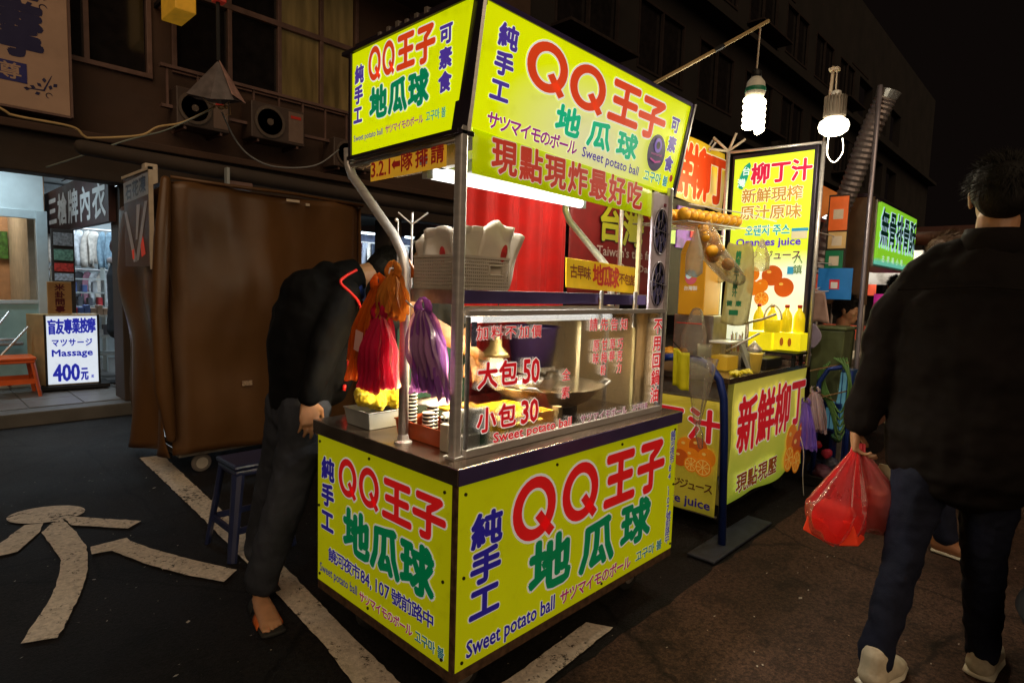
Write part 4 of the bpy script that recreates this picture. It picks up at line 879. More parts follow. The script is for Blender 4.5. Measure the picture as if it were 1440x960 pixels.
obj('wire_loop', MB().tube([(.055, .55, 1.765), (.055, .60, 1.772), (.055, .64, 1.762), (.055, .60, 1.750), (.055, .55, 1.758)], .003, 6), MT['cream'], t)
t = thing('placard', 'tilted yellow placard with red characters standing on the steel shelf', 'sign', (.95, .2, 1.34))
A_ = Vector((.715, .20, 1.362)); Ux = Vector((1, 0, -.035)).normalized(); Vx = Vector((-.06, -.0, 1)).normalized(); Nx = Vector((0, -1, 0))
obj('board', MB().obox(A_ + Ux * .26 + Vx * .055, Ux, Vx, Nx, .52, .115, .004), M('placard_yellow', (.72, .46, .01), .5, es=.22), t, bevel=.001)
lettering(t, (A_ + Nx * .002, Ux, Vx, Nx), [('c', '古早味', (.045, .062), (.135, .060), .042, .050), ('c', '不包餡', (.385, .055), (.475, .053), .042, .045)], ink('placard_brown', (.22, .03, .02), .1), None, .02)
lettering(t, (A_ + Nx * .002, Ux, Vx, Nx), [('c', '地瓜球', (.21, .058), (.325, .055), .066, .080)], ink('placard_red', (.50, .02, .01), .15), None, .035, name='lettering')
# basket with paper bags on the shelf
bk = thing('basket', 'beige woven plastic basket full of paper bags on the upper shelf', 'basket', (.21, .24, 1.339))
bm1 = M('woven_plastic', (.50, .45, .38), .55, var=.12)
x0, x1, y0, y1, zb_, zt_ = .095, .315, .128, .345, 1.340, 1.440
mb = MB()
def wall(p0, p1, n, hole=None):
    p0, p1 = Vector(p0), Vector(p1); d = p1 - p0; nr = Vector((d.y, -d.x, 0)).normalized()
    for i in range(n + 1):
        q = p0 + d * i / n
        if hole and hole[0] < i / n < hole[1]: mb.obox(q + Vector((0, 0, .022)) , d.normalized(), (0, 0, 1), nr, .004, .044, .0028); mb.obox(q + Vector((0, 0, .094)), d.normalized(), (0, 0, 1), nr, .004, .012, .0028); continue
        mb.obox(q + Vector((0, 0, .05)), d.normalized(), (0, 0, 1), nr, .0042, .10, .0028)
    for j in range(9):
        z = .006 + j * .0108
        if hole and 4 <= j <= 6:
            for (a, b) in ((0, hole[0]), (hole[1], 1)): mb.obox(p0 + d * (a + b) / 2 + Vector((0, 0, z)), d.normalized(), (0, 0, 1), nr, d.length * (b - a), .0052, .004)
        else: mb.obox(p0 + d / 2 + Vector((0, 0, z)), d.normalized(), (0, 0, 1), nr, d.length, .0052, .004)
wall((x0, y0, zb_), (x1, y0, zb_), 26, (.58, .86)); wall((x1 + .0, y0, zb_), (x1 + .0, y1, zb_), 20); wall((x1, y1, zb_), (x0, y1, zb_), 20); wall((x0, y1, zb_), (x0, y0, zb_), 24)
mb.box(x0 - .004, x1 + .004, y0 - .004, y0 + .002, zt_, zt_ + .008).box(x0 - .004, x1 + .004, y1 - .002, y1 + .004, zt_, zt_ + .008).box(x0 - .004, x0 + .002, y0 + .003, y1 - .003, zt_, zt_ + .008).box(x1 - .002, x1 + .004, y0 + .003, y1 - .003, zt_, zt_ + .008)
wk = obj('weave', mb, bm1, bk)
obj('handle_rim', MB().tube([(x0 + .60 * (x1 - x0), y0 - .003, zb_ + .05), (x0 + .84 * (x1 - x0), y0 - .003, zb_ + .05), (x0 + .84 * (x1 - x0), y0 - .003, zb_ + .08), (x0 + .60 * (x1 - x0), y0 - .003, zb_ + .08), (x0 + .60 * (x1 - x0), y0 - .003, zb_ + .05)], .003, 6), bm1, bk)
obj('basket_floor', MB().box(x0, x1, y0, y1, zb_ - .0005, zb_ + .003), bm1, bk)
pbm = M('kraft_white_paper', (.62, .56, .48), .75, var=.1, scale=12, bump=.3, bscale=25)
def pbag(p, w, h, lean, rz, label, print_=True, d=.03):
    t = thing('paper_bag', label, 'paper bag', p, 'paper bags in the basket'); c_, s_ = cos(rz), sin(rz); ph = rnd.uniform(0, 6)
    def P_(a, z, dd): 
        x = a * c_ - dd * s_; y = a * s_ + dd * c_
        return (p[0] + x + lean[0] * z, p[1] + y + lean[1] * z, p[2] + z)
    mb = MB(); mb.grid(lambda u, v: P_((u - .5) * w, h * v * (1 - .10 * abs(u - .5) * 2) - .0 + .006 * sin(u * 9 + ph) * v, -d * (1 - v) * .5 + .007 * sin(v * 7 + u * 4 + ph)), 8, 10)
    mb.grid(lambda u, v: P_((.5 - u) * w, h * v * (1 - .10 * abs(u - .5) * 2) + .006 * sin((1 - u) * 9 + ph) * v, d * (1 - v) * .5 + .004 + .007 * sin(v * 7 + u * 4 + ph)), 8, 10)
    obj('paper', mb, pbm, t, smooth=True, solid=.0012)
    if print_:
        n = 14; mb = MB(); 
        mb.add([P_(.22 * w + .10 * w * cos(2 * pi * k / n), h * .52 + .13 * h * sin(2 * pi * k / n), -d * .5 * .48 - .012) for k in range(n)], [tuple(range(n))])
        obj('red_print', mb, M('bag_print', (.50, .03, .03), .6, var=.5, scale=60), t)
    return t
pbag((.17, .155, 1.345), .12, .205, (.10, .02), 0, 'upright cream paper bag just right of the corner post', False)
pbag((.235, .148, 1.345), .13, .225, (.26, .0), -.12, 'cream paper bag with red print leaning out of the basket to the right')
pbag((.27, .175, 1.345), .14, .20, (.45, .0), -.25, 'plain paper bag leaning furthest right behind the red printed one', False)
pbag((.125, .24, 1.345), .13, .20, (-.05, .05), -1.45, 'paper bag with brown stains standing left of the corner post')
pbag((.13, .31, 1.345), .09, .17, (-.05, .1), -1.4, 'small yellowish paper bag at the back left of the basket', False)
tag(obj('orange_bag_tip', MB().add([(.10, .40, 1.38), (.075, .39, 1.47), (.11, .375, 1.42), (.12, .36, 1.38), (.11, .40, 1.37)], [(0, 1, 2), (2, 1, 3), (0, 4, 1), (3, 1, 4)]), M('orange_film', (.8, .25, .03), .4), None, solid=.001), 'pointed orange plastic bag tip sticking up left of the basket', 'plastic bag')
# things on the counter at the left
t = thing('plastic_tub', 'grey plastic tub holding the crumpled yellow cloth on the counter', 'tub', (.13, .60, ZT))
cx, cy = .135, .60
def rect_tub(cx, cy, w, d, h, z, tp=.9):
    mb = MB(); o_ = [(-1, -1), (1, -1), (1, 1), (-1, 1)]
    def ring(s_, zz): return [(cx + a * w / 2 * s_, cy + b * d / 2 * s_, zz) for a, b in o_]
    vs = ring(tp, z) + ring(1, z + h) + ring(1.04, z + h) + ring(1.04, z + h + .004) + ring(.97, z + h + .004) + ring(tp * .96, z + .004)
    fs = [tuple(range(4))[::-1]] + [(r * 4 + k, r * 4 + (k + 1) % 4, (r + 1) * 4 + (k + 1) % 4, (r + 1) * 4 + k) for r in range(5) for k in range(4)] + [(20, 21, 22, 23)]
    return mb.add(vs, fs)
obj('tub', rect_tub(.130, .61, .175, .165, .06, ZT + .001), M('tub_grey', (.36, .38, .38), .35), t, bevel=.008)
mb = MB()
rr = random.Random(11)
for k in range(26):
    a = rr.uniform(0, 2 * pi); q = rr.uniform(0, .070)
    mb.ball((.130 + q * cos(a) * 1.15, .61 + q * sin(a), ZT + .092 + rr.uniform(-.010, .055) * (1 - q / .09)), (rr.uniform(.032, .050), rr.uniform(.030, .046), rr.uniform(.022, .036)), 10, 8)
tag(obj('yellow_cloth', mb, M('yellow_terry', (.80, .60, .01), .8, var=.1, bump=.3, bscale=60, sheen=.2), None, remesh=.0035, relax=5, disp=.016, dscale=.02), 'crumpled bright yellow cloth heaped in the grey tub', 'cloth')
t = thing('orange_crate', 'translucent orange crate holding black cups on the counter by the bent post', 'crate', (.15, .30, ZT))
obj('crate', rect_tub(.155, .30, .13, .27, .055, ZT + .001, .93), M('orange_crate_plastic', (.65, .13, .04), .35, var=.2), t, bevel=.003)
cupm = M('stack_cup', (.05, .045, .04), .3, .3, var=.3); cupw = M('cup_rim', (.75, .68, .55), .4)
for (x, y, h), w_ in zip(((.125, .20, 7), (.165, .24, 7), (.12, .29, 7), (.17, .33, 8), (.12, .385, 13), (.19, .21, 6)), ('low front stack nearest the corner post', 'low stack second from the corner post', 'low front stack in the middle of the row', 'slightly taller stack at the back', 'tallest stack beside the bent post', 'shortest stack at the back by the carton')):
    t = thing('cup_stack', w_ + ', dark sauce cups in the orange crate', 'cup stack', (x, y, ZT + .01), 'sauce cup stacks in the orange crate')
    mb = MB(); m2 = MB()
    for k in range(h): z = ZT + .012 + k * .0125; mb.lathe([(.018, 0), (.020, .009)], (x, y, z), 14); m2.lathe([(.0215, .009), (.0215, .0118), (.017, .012)], (x, y, z), 14)
    obj('cups', mb, cupm, t, smooth=True); obj('rims', m2, cupw, t, smooth=True)
tag(obj('plate', MB().lathe([(.03, 0), (.075, .008), (.078, .012), (.03, .005)], (.24, .40, ZT + .095), 22), MT['cream'], None, smooth=True), 'pale shallow plate resting over the cups behind the corner post', 'plate')
t = thing('yellow_tray', 'flat yellow tray with tongs and orange balls left of the corner post', 'tray', (.20, .28, ZT + .1))
obj('tray', MB().box(.20, .29, .18, .36, ZT + .09, ZT + .10), yp, t, bevel=.003)
obj('support', MB().box(.225, .27, .22, .34, ZT, ZT + .089), MT['cream'], t)
for (y, x) in ((.20, .215), (.235, .225), (.22, .25), (.26, .215)):
    b = b0.copy(); COL.objects.link(b); b.location = (x, y, ZT + .114); b.scale = (1, 1, 1); tag(b, 'loose golden balls on the flat yellow tray left of the corner post', 'fried ball', 'loose balls on the flat tray')
tag(obj('tongs', MB().tube([(.21, .33, ZT + .105), (.13, .40, ZT + .108)], .003, 6).tube([(.215, .34, ZT + .105), (.14, .42, ZT + .108)], .003, 6), MT['steel'], None, smooth=True), 'steel tongs lying across the flat yellow tray', 'tongs')
tag(obj('white_carton', MB().box(.075, .10, .135, .175, ZT + .001, ZT + .088), M('cream_carton', (.62, .55, .42), .6), None, bevel=.003), 'narrow cream carton standing behind the near corner post', 'carton')

# bundles of plastic bags hanging from the bent post
def bundle(name, c, top, bot, rx0, rx1, mt_, label, pleats=9, seed=0, hook=True, lean=0, inner=None):
    rx0 = rx0 * 1.25
    """pleated bundle: c = (x,y) centre, flaring from rx0 to rx1"""
    t = thing(name, label, 'plastic bags', (c[0], c[1], bot)); ph = seed
    rb_ = random.Random(seed * 7 + 1); col_ = mt_ if isinstance(mt_, (list, tuple)) else [mt_]
    for q_ in range(9):
        offb = rb_.uniform(-.6, .6) * rx1; w1 = rx1 * rb_.uniform(1.1, 1.7); w0 = rx0 * rb_.uniform(.7, 1.1); dx = (q_ - 4) * .0085; k1 = rb_.uniform(2.2, 4.2); k2 = rb_.uniform(6, 10); p1 = rb_.uniform(0, 6); ln = (top - bot) * rb_.uniform(.80, 1.03); tl = rb_.uniform(-.25, .25)
        def fn(u, v):
            e = min(1, v * 2.2) ** .7; w = w0 + (w1 - w0) * e; a = (u - .5)
            fo = (.010 * sin(2 * pi * k1 * u + p1 + 1.3 * v) + .005 * sin(2 * pi * k2 * u + p1 * 2 + 3 * v)) * (.25 + .9 * e)
            return (c[0] + dx * (.3 + .7 * e) + fo + .004 * sin(9 * v + p1), c[1] + (lean + offb) * v + a * w * (1 + .06 * sin(12 * v + p1)), top - ln * v + tl * a * w * v + .004 * sin(2 * pi * k2 * u + p1) * v + .003 * mnoise.noise(Vector((u * 30, q_, 0))) * v)
        obj('sheet', MB().grid(fn, 40, 16), (inner if inner and q_ % 3 == 0 else mt_), t, smooth=True)
    if hook:
        mb = MB()
        for s_ in (-1, 1):
            mb.grid(lambda u, v: (c[0] - .01 + .012 * cos(6 * u), c[1] + s_ * (.014 + .012 * sin(pi * v)) + .018 * (u - .5), top - .01 + .045 * v + .008 * sin(6 * u + s_)), 3, 8)
        obj('handles', mb, mt_, t, smooth=True, solid=.0015)
    return t
obag = glass_mat('orange_bag_film', (0.975, 0.61, 0.51), rough=.25, haze=.88, hazecol=(0.95, 0.22, 0.02))
pbg = glass_mat('crimson_bag_film', (0.96, 0.515, 0.5700000000000001), rough=.25, haze=.88, hazecol=(0.92, 0.03, 0.14))
vbg = glass_mat('violet_bag_film', (0.75, 0.59, 0.85), rough=.25, haze=.88, hazecol=(0.5, 0.18, 0.7))
bundle('plastic_bag_bundle', (-.012, .385), 1.345, 1.040, .030, .062, obag, 'bundle of orange plastic bags hanging left of the bent post', 7, 1, lean=.10)
bundle('plastic_bag_bundle', (-.035, .345), 1.255, 1.005, .030, .078, pbg, 'pleated bundle of crimson plastic bags hanging under the orange ones', 8, 3)
bundle('plastic_bag_bundle', (.015, .185), 1.275, 1.03, .030, .078, vbg, 'bundle of violet plastic bags hanging right of the bent post', 6, 5, lean=-.04, inner=glass_mat('lilac_sheet_film', (0.89, 0.71, 0.89), rough=.25, haze=.88, hazecol=(0.78, 0.42, 0.78)))
bundle('plastic_bag_bundle', (-.005, .315), 1.385, 1.24, .022, .045, glass_mat('light_orange_film', (0.975, 0.69, 0.53), rough=.25, haze=.88, hazecol=(0.95, 0.38, 0.06)), 'short light orange bag bundle knotted at the top of the hooks', 5, 2)
tag(obj('price_tag', MB().obox((-.075, .41, 1.165), (0, 1, .2), (0, -.2, 1), (-1, 0, 0), .04, .065, .002), M('pink_tag', (.75, .42, .40), .5), None), 'small pale pink tag hanging on the orange bags', 'tag')
tag(obj('bag_hook', MB().tube([(.03, .326, 1.40), (-.012, .33, 1.40), (-.02, .33, 1.37), (-.01, .33, 1.355)], .003, 6).tube([(.03, .30, 1.30), (.0, .26, 1.30), (.01, .22, 1.275)], .003, 6), MT['steel'], None, smooth=True), 'bent wire hook clamped to the curved post for the bag bundles', 'hook')
# plant of wires above left counter: ladle rack
t = thing('ladle_rack', 'small steel rack tip with round ends behind the paper bags', 'rack', (.14, .55, 1.5))
obj('rod', MB().tube([(.16, .45, 1.34), (.16, .45, 1.60)], .004, 6).tube([(.16, .45, 1.56), (.19, .40, 1.60)], .003, 6).tube([(.16, .45, 1.56), (.13, .49, 1.60)], .003, 6).tube([(.13, .49, 1.34), (.13, .49, 1.57)], .003, 6), MT['steel'], t)
obj('knob', MB().ball((.13, .50, 1.575), .007), MT['steel'], t)

# ------------------------------------------------------------------ second, darker building further down the street
b2 = thing('far_building', 'unlit dark building continuing down the street behind the juice cart', 'building', (12, 5.6, 0))
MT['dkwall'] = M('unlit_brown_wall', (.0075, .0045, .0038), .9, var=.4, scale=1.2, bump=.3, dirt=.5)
MT['dkframe'] = M('unlit_frame', (.018, .010, .009), .6, var=.3)
mb = MB(); x = 6.35
rows = [(3.3, 4.7), (5.9, 7.3), (8.5, 9.9)]
cols = [(7.0 + 2.6 * i, 8.9 + 2.6 * i) for i in range(10)]
zs = [2.4] + [z for r in rows for z in r] + [12.5]
for i in range(0, len(zs), 2): mb.box(6.35, 40, 5.7, 6.0, zs[i], zs[i + 1])
for (za, zb2) in rows:
    xx = 6.35
    for (a, b) in cols: mb.box(xx, a, 5.7, 6.0, za, zb2); xx = b
    mb.box(xx, 40, 5.7, 6.0, za, zb2)
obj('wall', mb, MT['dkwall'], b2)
for (za, zb2) in rows:
    for k, (a, b) in enumerate(cols[:7]):
        f = MB().box(a, b, 5.68, 5.74, za, za + .05).box(a, b, 5.68, 5.74, zb2 - .05, zb2).box(a, a + .05, 5.682, 5.74, za + .05, zb2 - .05).box(b - .05, b, 5.682, 5.74, za + .05, zb2 - .05).box((a + b) / 2 - .03, (a + b) / 2 + .03, 5.682, 5.74, za + .05, zb2 - .05)
        w = obj('window', f, MT['dkframe'], b2); obj('pane', MB().box(a + .05, b - .05, 5.76, 5.77, za + .05, zb2 - .05), MT['pane'], w)
        if k % 3 == 0: obj('window_cage', MB().box(a - .1, b + .1, 5.25, 5.68, za - .1, za - .05).box(a - .1, b + .1, 5.25, 5.28, zb2 - .4, zb2 - .35), MT['dkframe'], b2)
for z in (2.4, 5.2, 7.8): obj('ledge', MB().box(6.35, 40, 5.3, 5.69, z, z + .14), MT['dkwall'], b2)
obj('awning', MB().add([(6.6, 5.6, 2.9), (14, 5.6, 2.9), (14, 4.5, 2.5), (6.6, 4.5, 2.5), (6.6, 5.6, 2.93), (14, 5.6, 2.93), (14, 4.5, 2.53), (6.6, 4.5, 2.53)], [(0, 1, 2, 3), (7, 6, 5, 4), (0, 4, 5, 1), (1, 5, 6, 2), (2, 6, 7, 3), (3, 7, 4, 0)]), MT['dkwall'], b2)
obj('ground_floor', MB().box(6.35, 40, 7.5, 7.7, .12, 2.4), MT['dkwall'], b2)
for xx in (6.4, 9.8, 13.4, 17): obj('pillar', MB().box(xx, xx + .35, 5.5, 5.9, .12, 2.39), MT['dkwall'], b2)

# bright clothing racks seen through the gap behind the cart
t = thing('garment_stall', 'distant lit stall of pale blue and white garments seen past the bent post', 'stall', (5, 7.4, .12))
obj('back_panel', MB().box(3.8, 6.25, 7.6, 7.65, .12, 2.2), M('stall_back', (.10, .12, .2), .7, var=.6, scale=12), t)
for x_ in (4.0, 4.9): obj('tube', MB().cyl((x_, 7.0, 2.14), (x_ + .7, 7.0, 2.14), .02, 8), M('stall_tube', (.9, .9, .9), .4, es=2.5, ecol=(.75, .9, 1), var=0, bump=0), t)
obj('rail', MB().tube([(3.9, 7.3, 2.02), (6.2, 7.3, 2.02)], .015), MT['steel'], t)
light_area('stall_glow', (5.0, 6.7, 2.1), 2.2, .2, 26, (.75, .9, 1), direction=(0, .5, -.8))
for i in range(24):
    mb = MB(); x = 4.0 + i * .09; ph = rnd.uniform(0, 6); h = rnd.uniform(.4, .95); k_ = (i * 5 + 1) % 8; zz = 2.0
    mb.grid(lambda u, v: (x + (u - .5) * .14 + .01 * sin(u * 12 + ph), 7.2 + .06 * u + .02 * sin(v * 4 + ph), zz - h * v), 5, 5)
    tag(obj('garment', mb, gm[k_], None, smooth=True, solid=.01), gname[k_] + ' garment on the rail of the distant stall behind the cart', 'garment', 'garments on the distant stall rail')

# ------------------------------------------------------------------ overhead: hanging shade, cables
t = thing('hanging_cover', 'grey conical plastic cover with a pinkish side hanging over the street on a dark rope', 'hanging cover', (1.05, 4.6, 2.95))
ap = (1.06, 4.6, 3.33)
ring = [(.80, 4.66, 2.985), (.93, 4.45, 2.93), (1.12, 4.42, 2.96), (1.27, 4.60, 3.01), (1.16, 4.80, 3.0), (.92, 4.82, 3.0)]
mb = MB().add([ap] + ring, [(0, i + 1, (i + 1) % 6 + 1) for i in range(6)])
obj('cover', mb, M('grey_plastic_sheet', (.11, .09, .09), .5, var=.4, scale=10), t, solid=.004)
obj('side_flap', MB().add([(1.06, 4.585, 3.33), (1.10, 4.40, 3.0), (1.28, 4.55, 2.99)], [(0, 1, 2)]), M('pink_plastic', (.48, .28, .24), .5, var=.3, scale=14), t, solid=.004)
obj('rope', MB().tube([(1.06, 4.6, 3.32), (1.06, 4.6, 4.9)], .018, 8), MT['rubber'], t)
obj('red_clip', MB().box(1.02, 1.12, 4.55, 4.65, 3.83, 3.90), M('red_clip', (.6, .05, .03), .5, es=.1), t, bevel=.01)
obj('junction', MB().ball((1.07, 4.58, 2.91), (.03, .03, .02)).ball((1.12, 4.6, 2.93), (.02, .02, .02)).tube([(.9, 4.6, 2.98), (.98, 4.62, 2.93), (1.06, 4.58, 2.91)], .005).tube([(1.06, 4.58, 2.91), (1.14, 4.58, 2.98), (1.16, 4.6, 2.87), (1.12, 4.6, 2.86)], .005), M('junction_tape', (.35, .22, .10), .5), t)
def smooth_path(pts, n=6):
    P = [Vector(p) for p in pts]; out = []
    for i in range(len(P) - 1):
        a = P[max(i - 1, 0)]; b = P[i]; c = P[i + 1]; d = P[min(i + 2, len(P) - 1)]
        for k in range(n):
            s_ = k / n; out.append(.5 * ((2 * b) + (c - a) * s_ + (2 * a - 5 * b + 4 * c - d) * s_ ** 2 + (3 * b - a - 3 * c + d) * s_ ** 3))
    out.append(P[-1]); return out
def cable(name, pts, r, mt_, label):
    return tag(obj(name, MB().tube(smooth_path(pts), r, 6), mt_, None, smooth=True), label, 'cable')
cable('power_cable', [(-.9, 4.8, 2.80), (-.462, 4.8, 2.59), (-.372, 4.8, 2.553), (-.023, 4.8, 2.546), (.06, 4.8, 2.49), (.13, 4.8, 2.485), (.47, 4.8, 2.575), (.61, 4.8, 2.675), (.82, 4.8, 2.762), (1.08, 4.75, 2.95)], .011, M('tan_cable', (.50, .34, .15), .5), 'thick tan power cable sagging from the left edge to the hanging cover')
cable('power_cable', [(-.133, 5.2, 2.25), (.068, 4.9, 2.345), (.323, 4.8, 2.489), (.486, 4.8, 2.57), (.713, 4.8, 2.685), (1.07, 4.75, 2.94)], .007, M('grey_cable', (.20, .23, .20), .5), 'thin grey green cable rising from under the arcade to the hanging cover')
cable('power_cable', [(1.12, 4.7, 2.90), (1.274, 4.8, 2.706), (1.409, 4.8, 2.575), (1.622, 4.8, 2.507), (1.925, 4.8, 2.536), (2.167, 4.8, 2.62), (2.45, 4.9, 2.83)], .008, M('pale_cable', (.22, .22, .22), .5), 'pale cable hanging in a loop right of the hanging cover')

# ------------------------------------------------------------------ the tarpaulin covered stall
st = thing('covered_stall', 'parked market stall wrapped in a brown tarpaulin, standing on small castors', 'stall', (.95, 3.5, 0))
tarp = M('brown_tarpaulin', (.105, .048, .016), .38, var=.25, scale=2.5, bump=.35, bscale=22, dirt=.3, stretch=(1, 1, .5))
def fold(x, z): return .012 * sin(x * 7 + 1.5 * sin(z * 2)) * (1 - z / 2.2) + .004 * sin(x * 23 + z * 3) + .006 * mnoise.noise(Vector((x * 9, z * 5, 3))) + .035 * mnoise.noise(Vector((x * 2, z * 2, 1)))
def tfront(u, v):
    x = .16 + 1.42 * u; z = 1.965 - 1.80 * v + .012 * sin(u * 9)
    y = 3.03 + fold(x, z) - .02 * v
    if u < .06: y += (.06 - u) * .8
    if u > .94: y += (u - .94) * 1.2
    return (x, y, z)
obj('tarp_front', MB().grid(tfront, 60, 40), tarp, st, smooth=True, solid=.004)
def tside(u, v):
    y = 3.06 + 1.0 * u; z = 1.95 - .10 * u - 1.80 * v
    return (.155 - .02 * u + .035 * sin(y * 11 + 2 * sin(z * 3)) * (.4 + v) + .03 * mnoise.noise(Vector((y * 3, z * 2, 5))), y, z)
obj('tarp_side', MB().grid(tside, 40, 36), tarp, st, smooth=True, solid=.004)
obj('tarp_top', MB().grid(lambda u, v: (.15 + 1.43 * u, 3.03 + 1.0 * v, 1.965 + .03 * sin(u * 8) * sin(v * 4) + .04 * sin(pi * v) - .1 * v), 20, 12), tarp, st, smooth=True, solid=.004)
obj('tarp_end', MB().grid(lambda u, v: (1.575 + .02 * sin(u * 9 + v * 3), 3.05 + u, 1.96 - .1 * u - 1.8 * v), 14, 14), tarp, st, smooth=True, solid=.004)
obj('tarp_edge', MB().tube([(.17, 3.02, 1.99), (.5, 3.01, 1.985), (1.0, 3.01, 1.99), (1.58, 3.02, 1.975)], .012, 8), tarp, st, smooth=True)
# rolled gather hanging on the near left corner
obj('tarp_gather', MB().loft([(.14, 3.02, 1.97), (.11, 3.0, 1.6), (.085, 3.0, 1.1), (.10, 2.99, .62), (.14, 3.0, .30)], [.03, .045, .05, .055, .03], 10), tarp, st, smooth=True, disp=.03, dscale=.12)
obj('frame', MB().box(.2, 1.55, 3.06, 3.10, .14, .18).box(.2, .24, 3.1, 4.0, .14, .18).box(1.5, 1.54, 3.1, 4.0, .14, .18).box(.2, 1.55, 3.96, 4.0, .181, .22).box(.22, 1.5, 3.12, 3.9, .19, .21), MT['steel_worn'], st)
for (x, y) in ((.36, 3.12), (1.4, 3.12), (.36, 3.85), (1.4, 3.85)):
    w = obj('castor', MB().lathe([(.045, -.016), (.062, -.014), (.066, -.006), (.066, .006), (.062, .014), (.045, .016)], (x, y, .0665), 20, 'y'), M('grey_tyre', (.14, .12, .11), .7) if x < .5 and y < 3.5 else MT['rubber'], st, smooth=True)
    obj('hub', MB().lathe([(.04, -.017), (.012, -.02), (.012, .02), (.04, .017)], (x, y, .0665), 14, 'y'), M('hub_white', (.42, .38, .33), .5), w)
for (x, z) in ((.93, 1.93), (1.08, 1.915)): obj('tape_patch', MB().box(x, x + (.10 if x < 1 else .03), 3.00, 3.006, z, z + .018), MT['cream'], st)
obj('pale_patch', MB().box(.60, .67, 3.0, 3.005, .60, .635), M('worn_patch', (.35, .25, .18), .6, var=.5, scale=60), st)
# printed board on the stall's left end
t = thing('stall_board', 'printed board with white V stripe fixed on the left end of the covered stall', 'sign', (.09, 3.4, 1.4))
pb = obj('board', MB().box(.075, .088, 3.12, 3.72, 1.42, 2.03), M('brown_board', (.10, .05, .035), .5, var=.3, scale=10), t)
obj('board_edge', MB().box(.068, .092, 3.10, 3.119, 1.40, 2.05).box(.068, .092, 3.10, 3.74, 2.031, 2.05), MT['cream'], t)
pB = ((.0745, 0, 0), (0, -1, 0), (0, 0, 1), (-1, 0, 0))
stamp('white_band', t, pB, [('p', [(-3.71, 1.86), (-3.13, 1.88), (-3.13, 2.02), (-3.71, 2.0)])], M('white_band', (.42, .45, .52), .5), 0, .001)
stamp('lettering', t, pB, [('c', '石花凍', (-3.58, 1.93), (-3.26, 1.95), .13, .10)], ink('band_ink', (.02, .02, .06)), .04, .003)
stamp('v_stripe', t, pB, [('p', [(-3.70, 1.80), (-3.64, 1.80), (-3.46, 1.52), (-3.42, 1.45), (-3.50, 1.45)]), ('p', [(-3.22, 1.84), (-3.16, 1.84), (-3.38, 1.46), (-3.46, 1.45)]), ('p', [(-3.40, 1.83), (-3.32, 1.83), (-3.40, 1.60), (-3.44, 1.60)])], M('white_stripe', (.50, .50, .58), .5), 0, .002)
stamp('red_mark', t, pB, [('p', [(-3.33, 1.56), (-3.27, 1.62), (-3.22, 1.50), (-3.31, 1.48)]), ('p', [(-3.54, 1.53), (-3.48, 1.54), (-3.48, 1.47), (-3.52, 1.47)])], M('red_mark', (.8, .05, .02), .5, es=.15), 0, .003)
# dark hanging awning edge over the stall, small lamp
tag(obj('rolled_awning', MB().loft([(.0, 4.6, 2.36), (1.2, 4.6, 2.33), (2.6, 4.6, 2.30), (4.2, 4.6, 2.28)], [.06, .07, .065, .06], 12), MT['wall_dk'], None, smooth=True, disp=.02), 'long dark rolled awning hanging above the tarpaulin covered stall', 'awning')
t = thing('awning_lamp', 'small switched off lamp with pale bracket under the rolled awning', 'lamp', (1.2, 4.5, 2.2))
obj('body', MB().box(1.08, 1.30, 4.45, 4.5, 2.18, 2.25), MT['winframe'], t, bevel=.01)
obj('bracket', MB().box(1.06, 1.085, 4.44, 4.5, 2.2, 2.36), MT['grey_plastic'], t)
tag(obj('camera_box', MB().box(.42, .52, 4.5, 4.6, 2.12, 2.30), MT['cream'], None, bevel=.01), 'small pale box hanging from the ledge above the printed board', 'box')

# ------------------------------------------------------------------ blue stool beside the bending man
navy = M('navy_plastic', (.018, .025, .075), .3, var=.15)
def bigstool():
    t = thing('tall_stool', 'dark navy plastic stool beside the legs of the bending man', 'stool', (.10, 1.68, 0)); x, y = .12, 1.72; w, h = .25, .46
    obj('seat', MB().box(x - w / 2, x + w / 2, y - w / 2, y + w / 2, h - .025, h).box(x - w / 2 + .008, x + w / 2 - .008, y - w / 2 + .008, y + w / 2 - .008, h - .06, h - .026), navy, t, bevel=.014)
    for sx in (-1, 1):
        for sy in (-1, 1): obj('leg', MB().loft([(x + sx * (w / 2 - .025), y + sy * (w / 2 - .025), h - .05), (x + sx * (w / 2 + .03), y + sy * (w / 2 + .03), .004)], [(.032, .014), (.024, .012)], 8, side=(sx, -sy, 0), round_=False), navy, t)
    e = w / 2 + .012
    mb = MB()
    for s_ in (-1, 1): mb.box(x - e + .02, x + e - .02, y + s_ * e - .007, y + s_ * e + .007, .13, .16); mb.box(x + s_ * e - .007, x + s_ * e + .007, y - e + .02, y + e - .02, .13, .16)
    obj('stretcher', mb, navy, t)
bigstool()

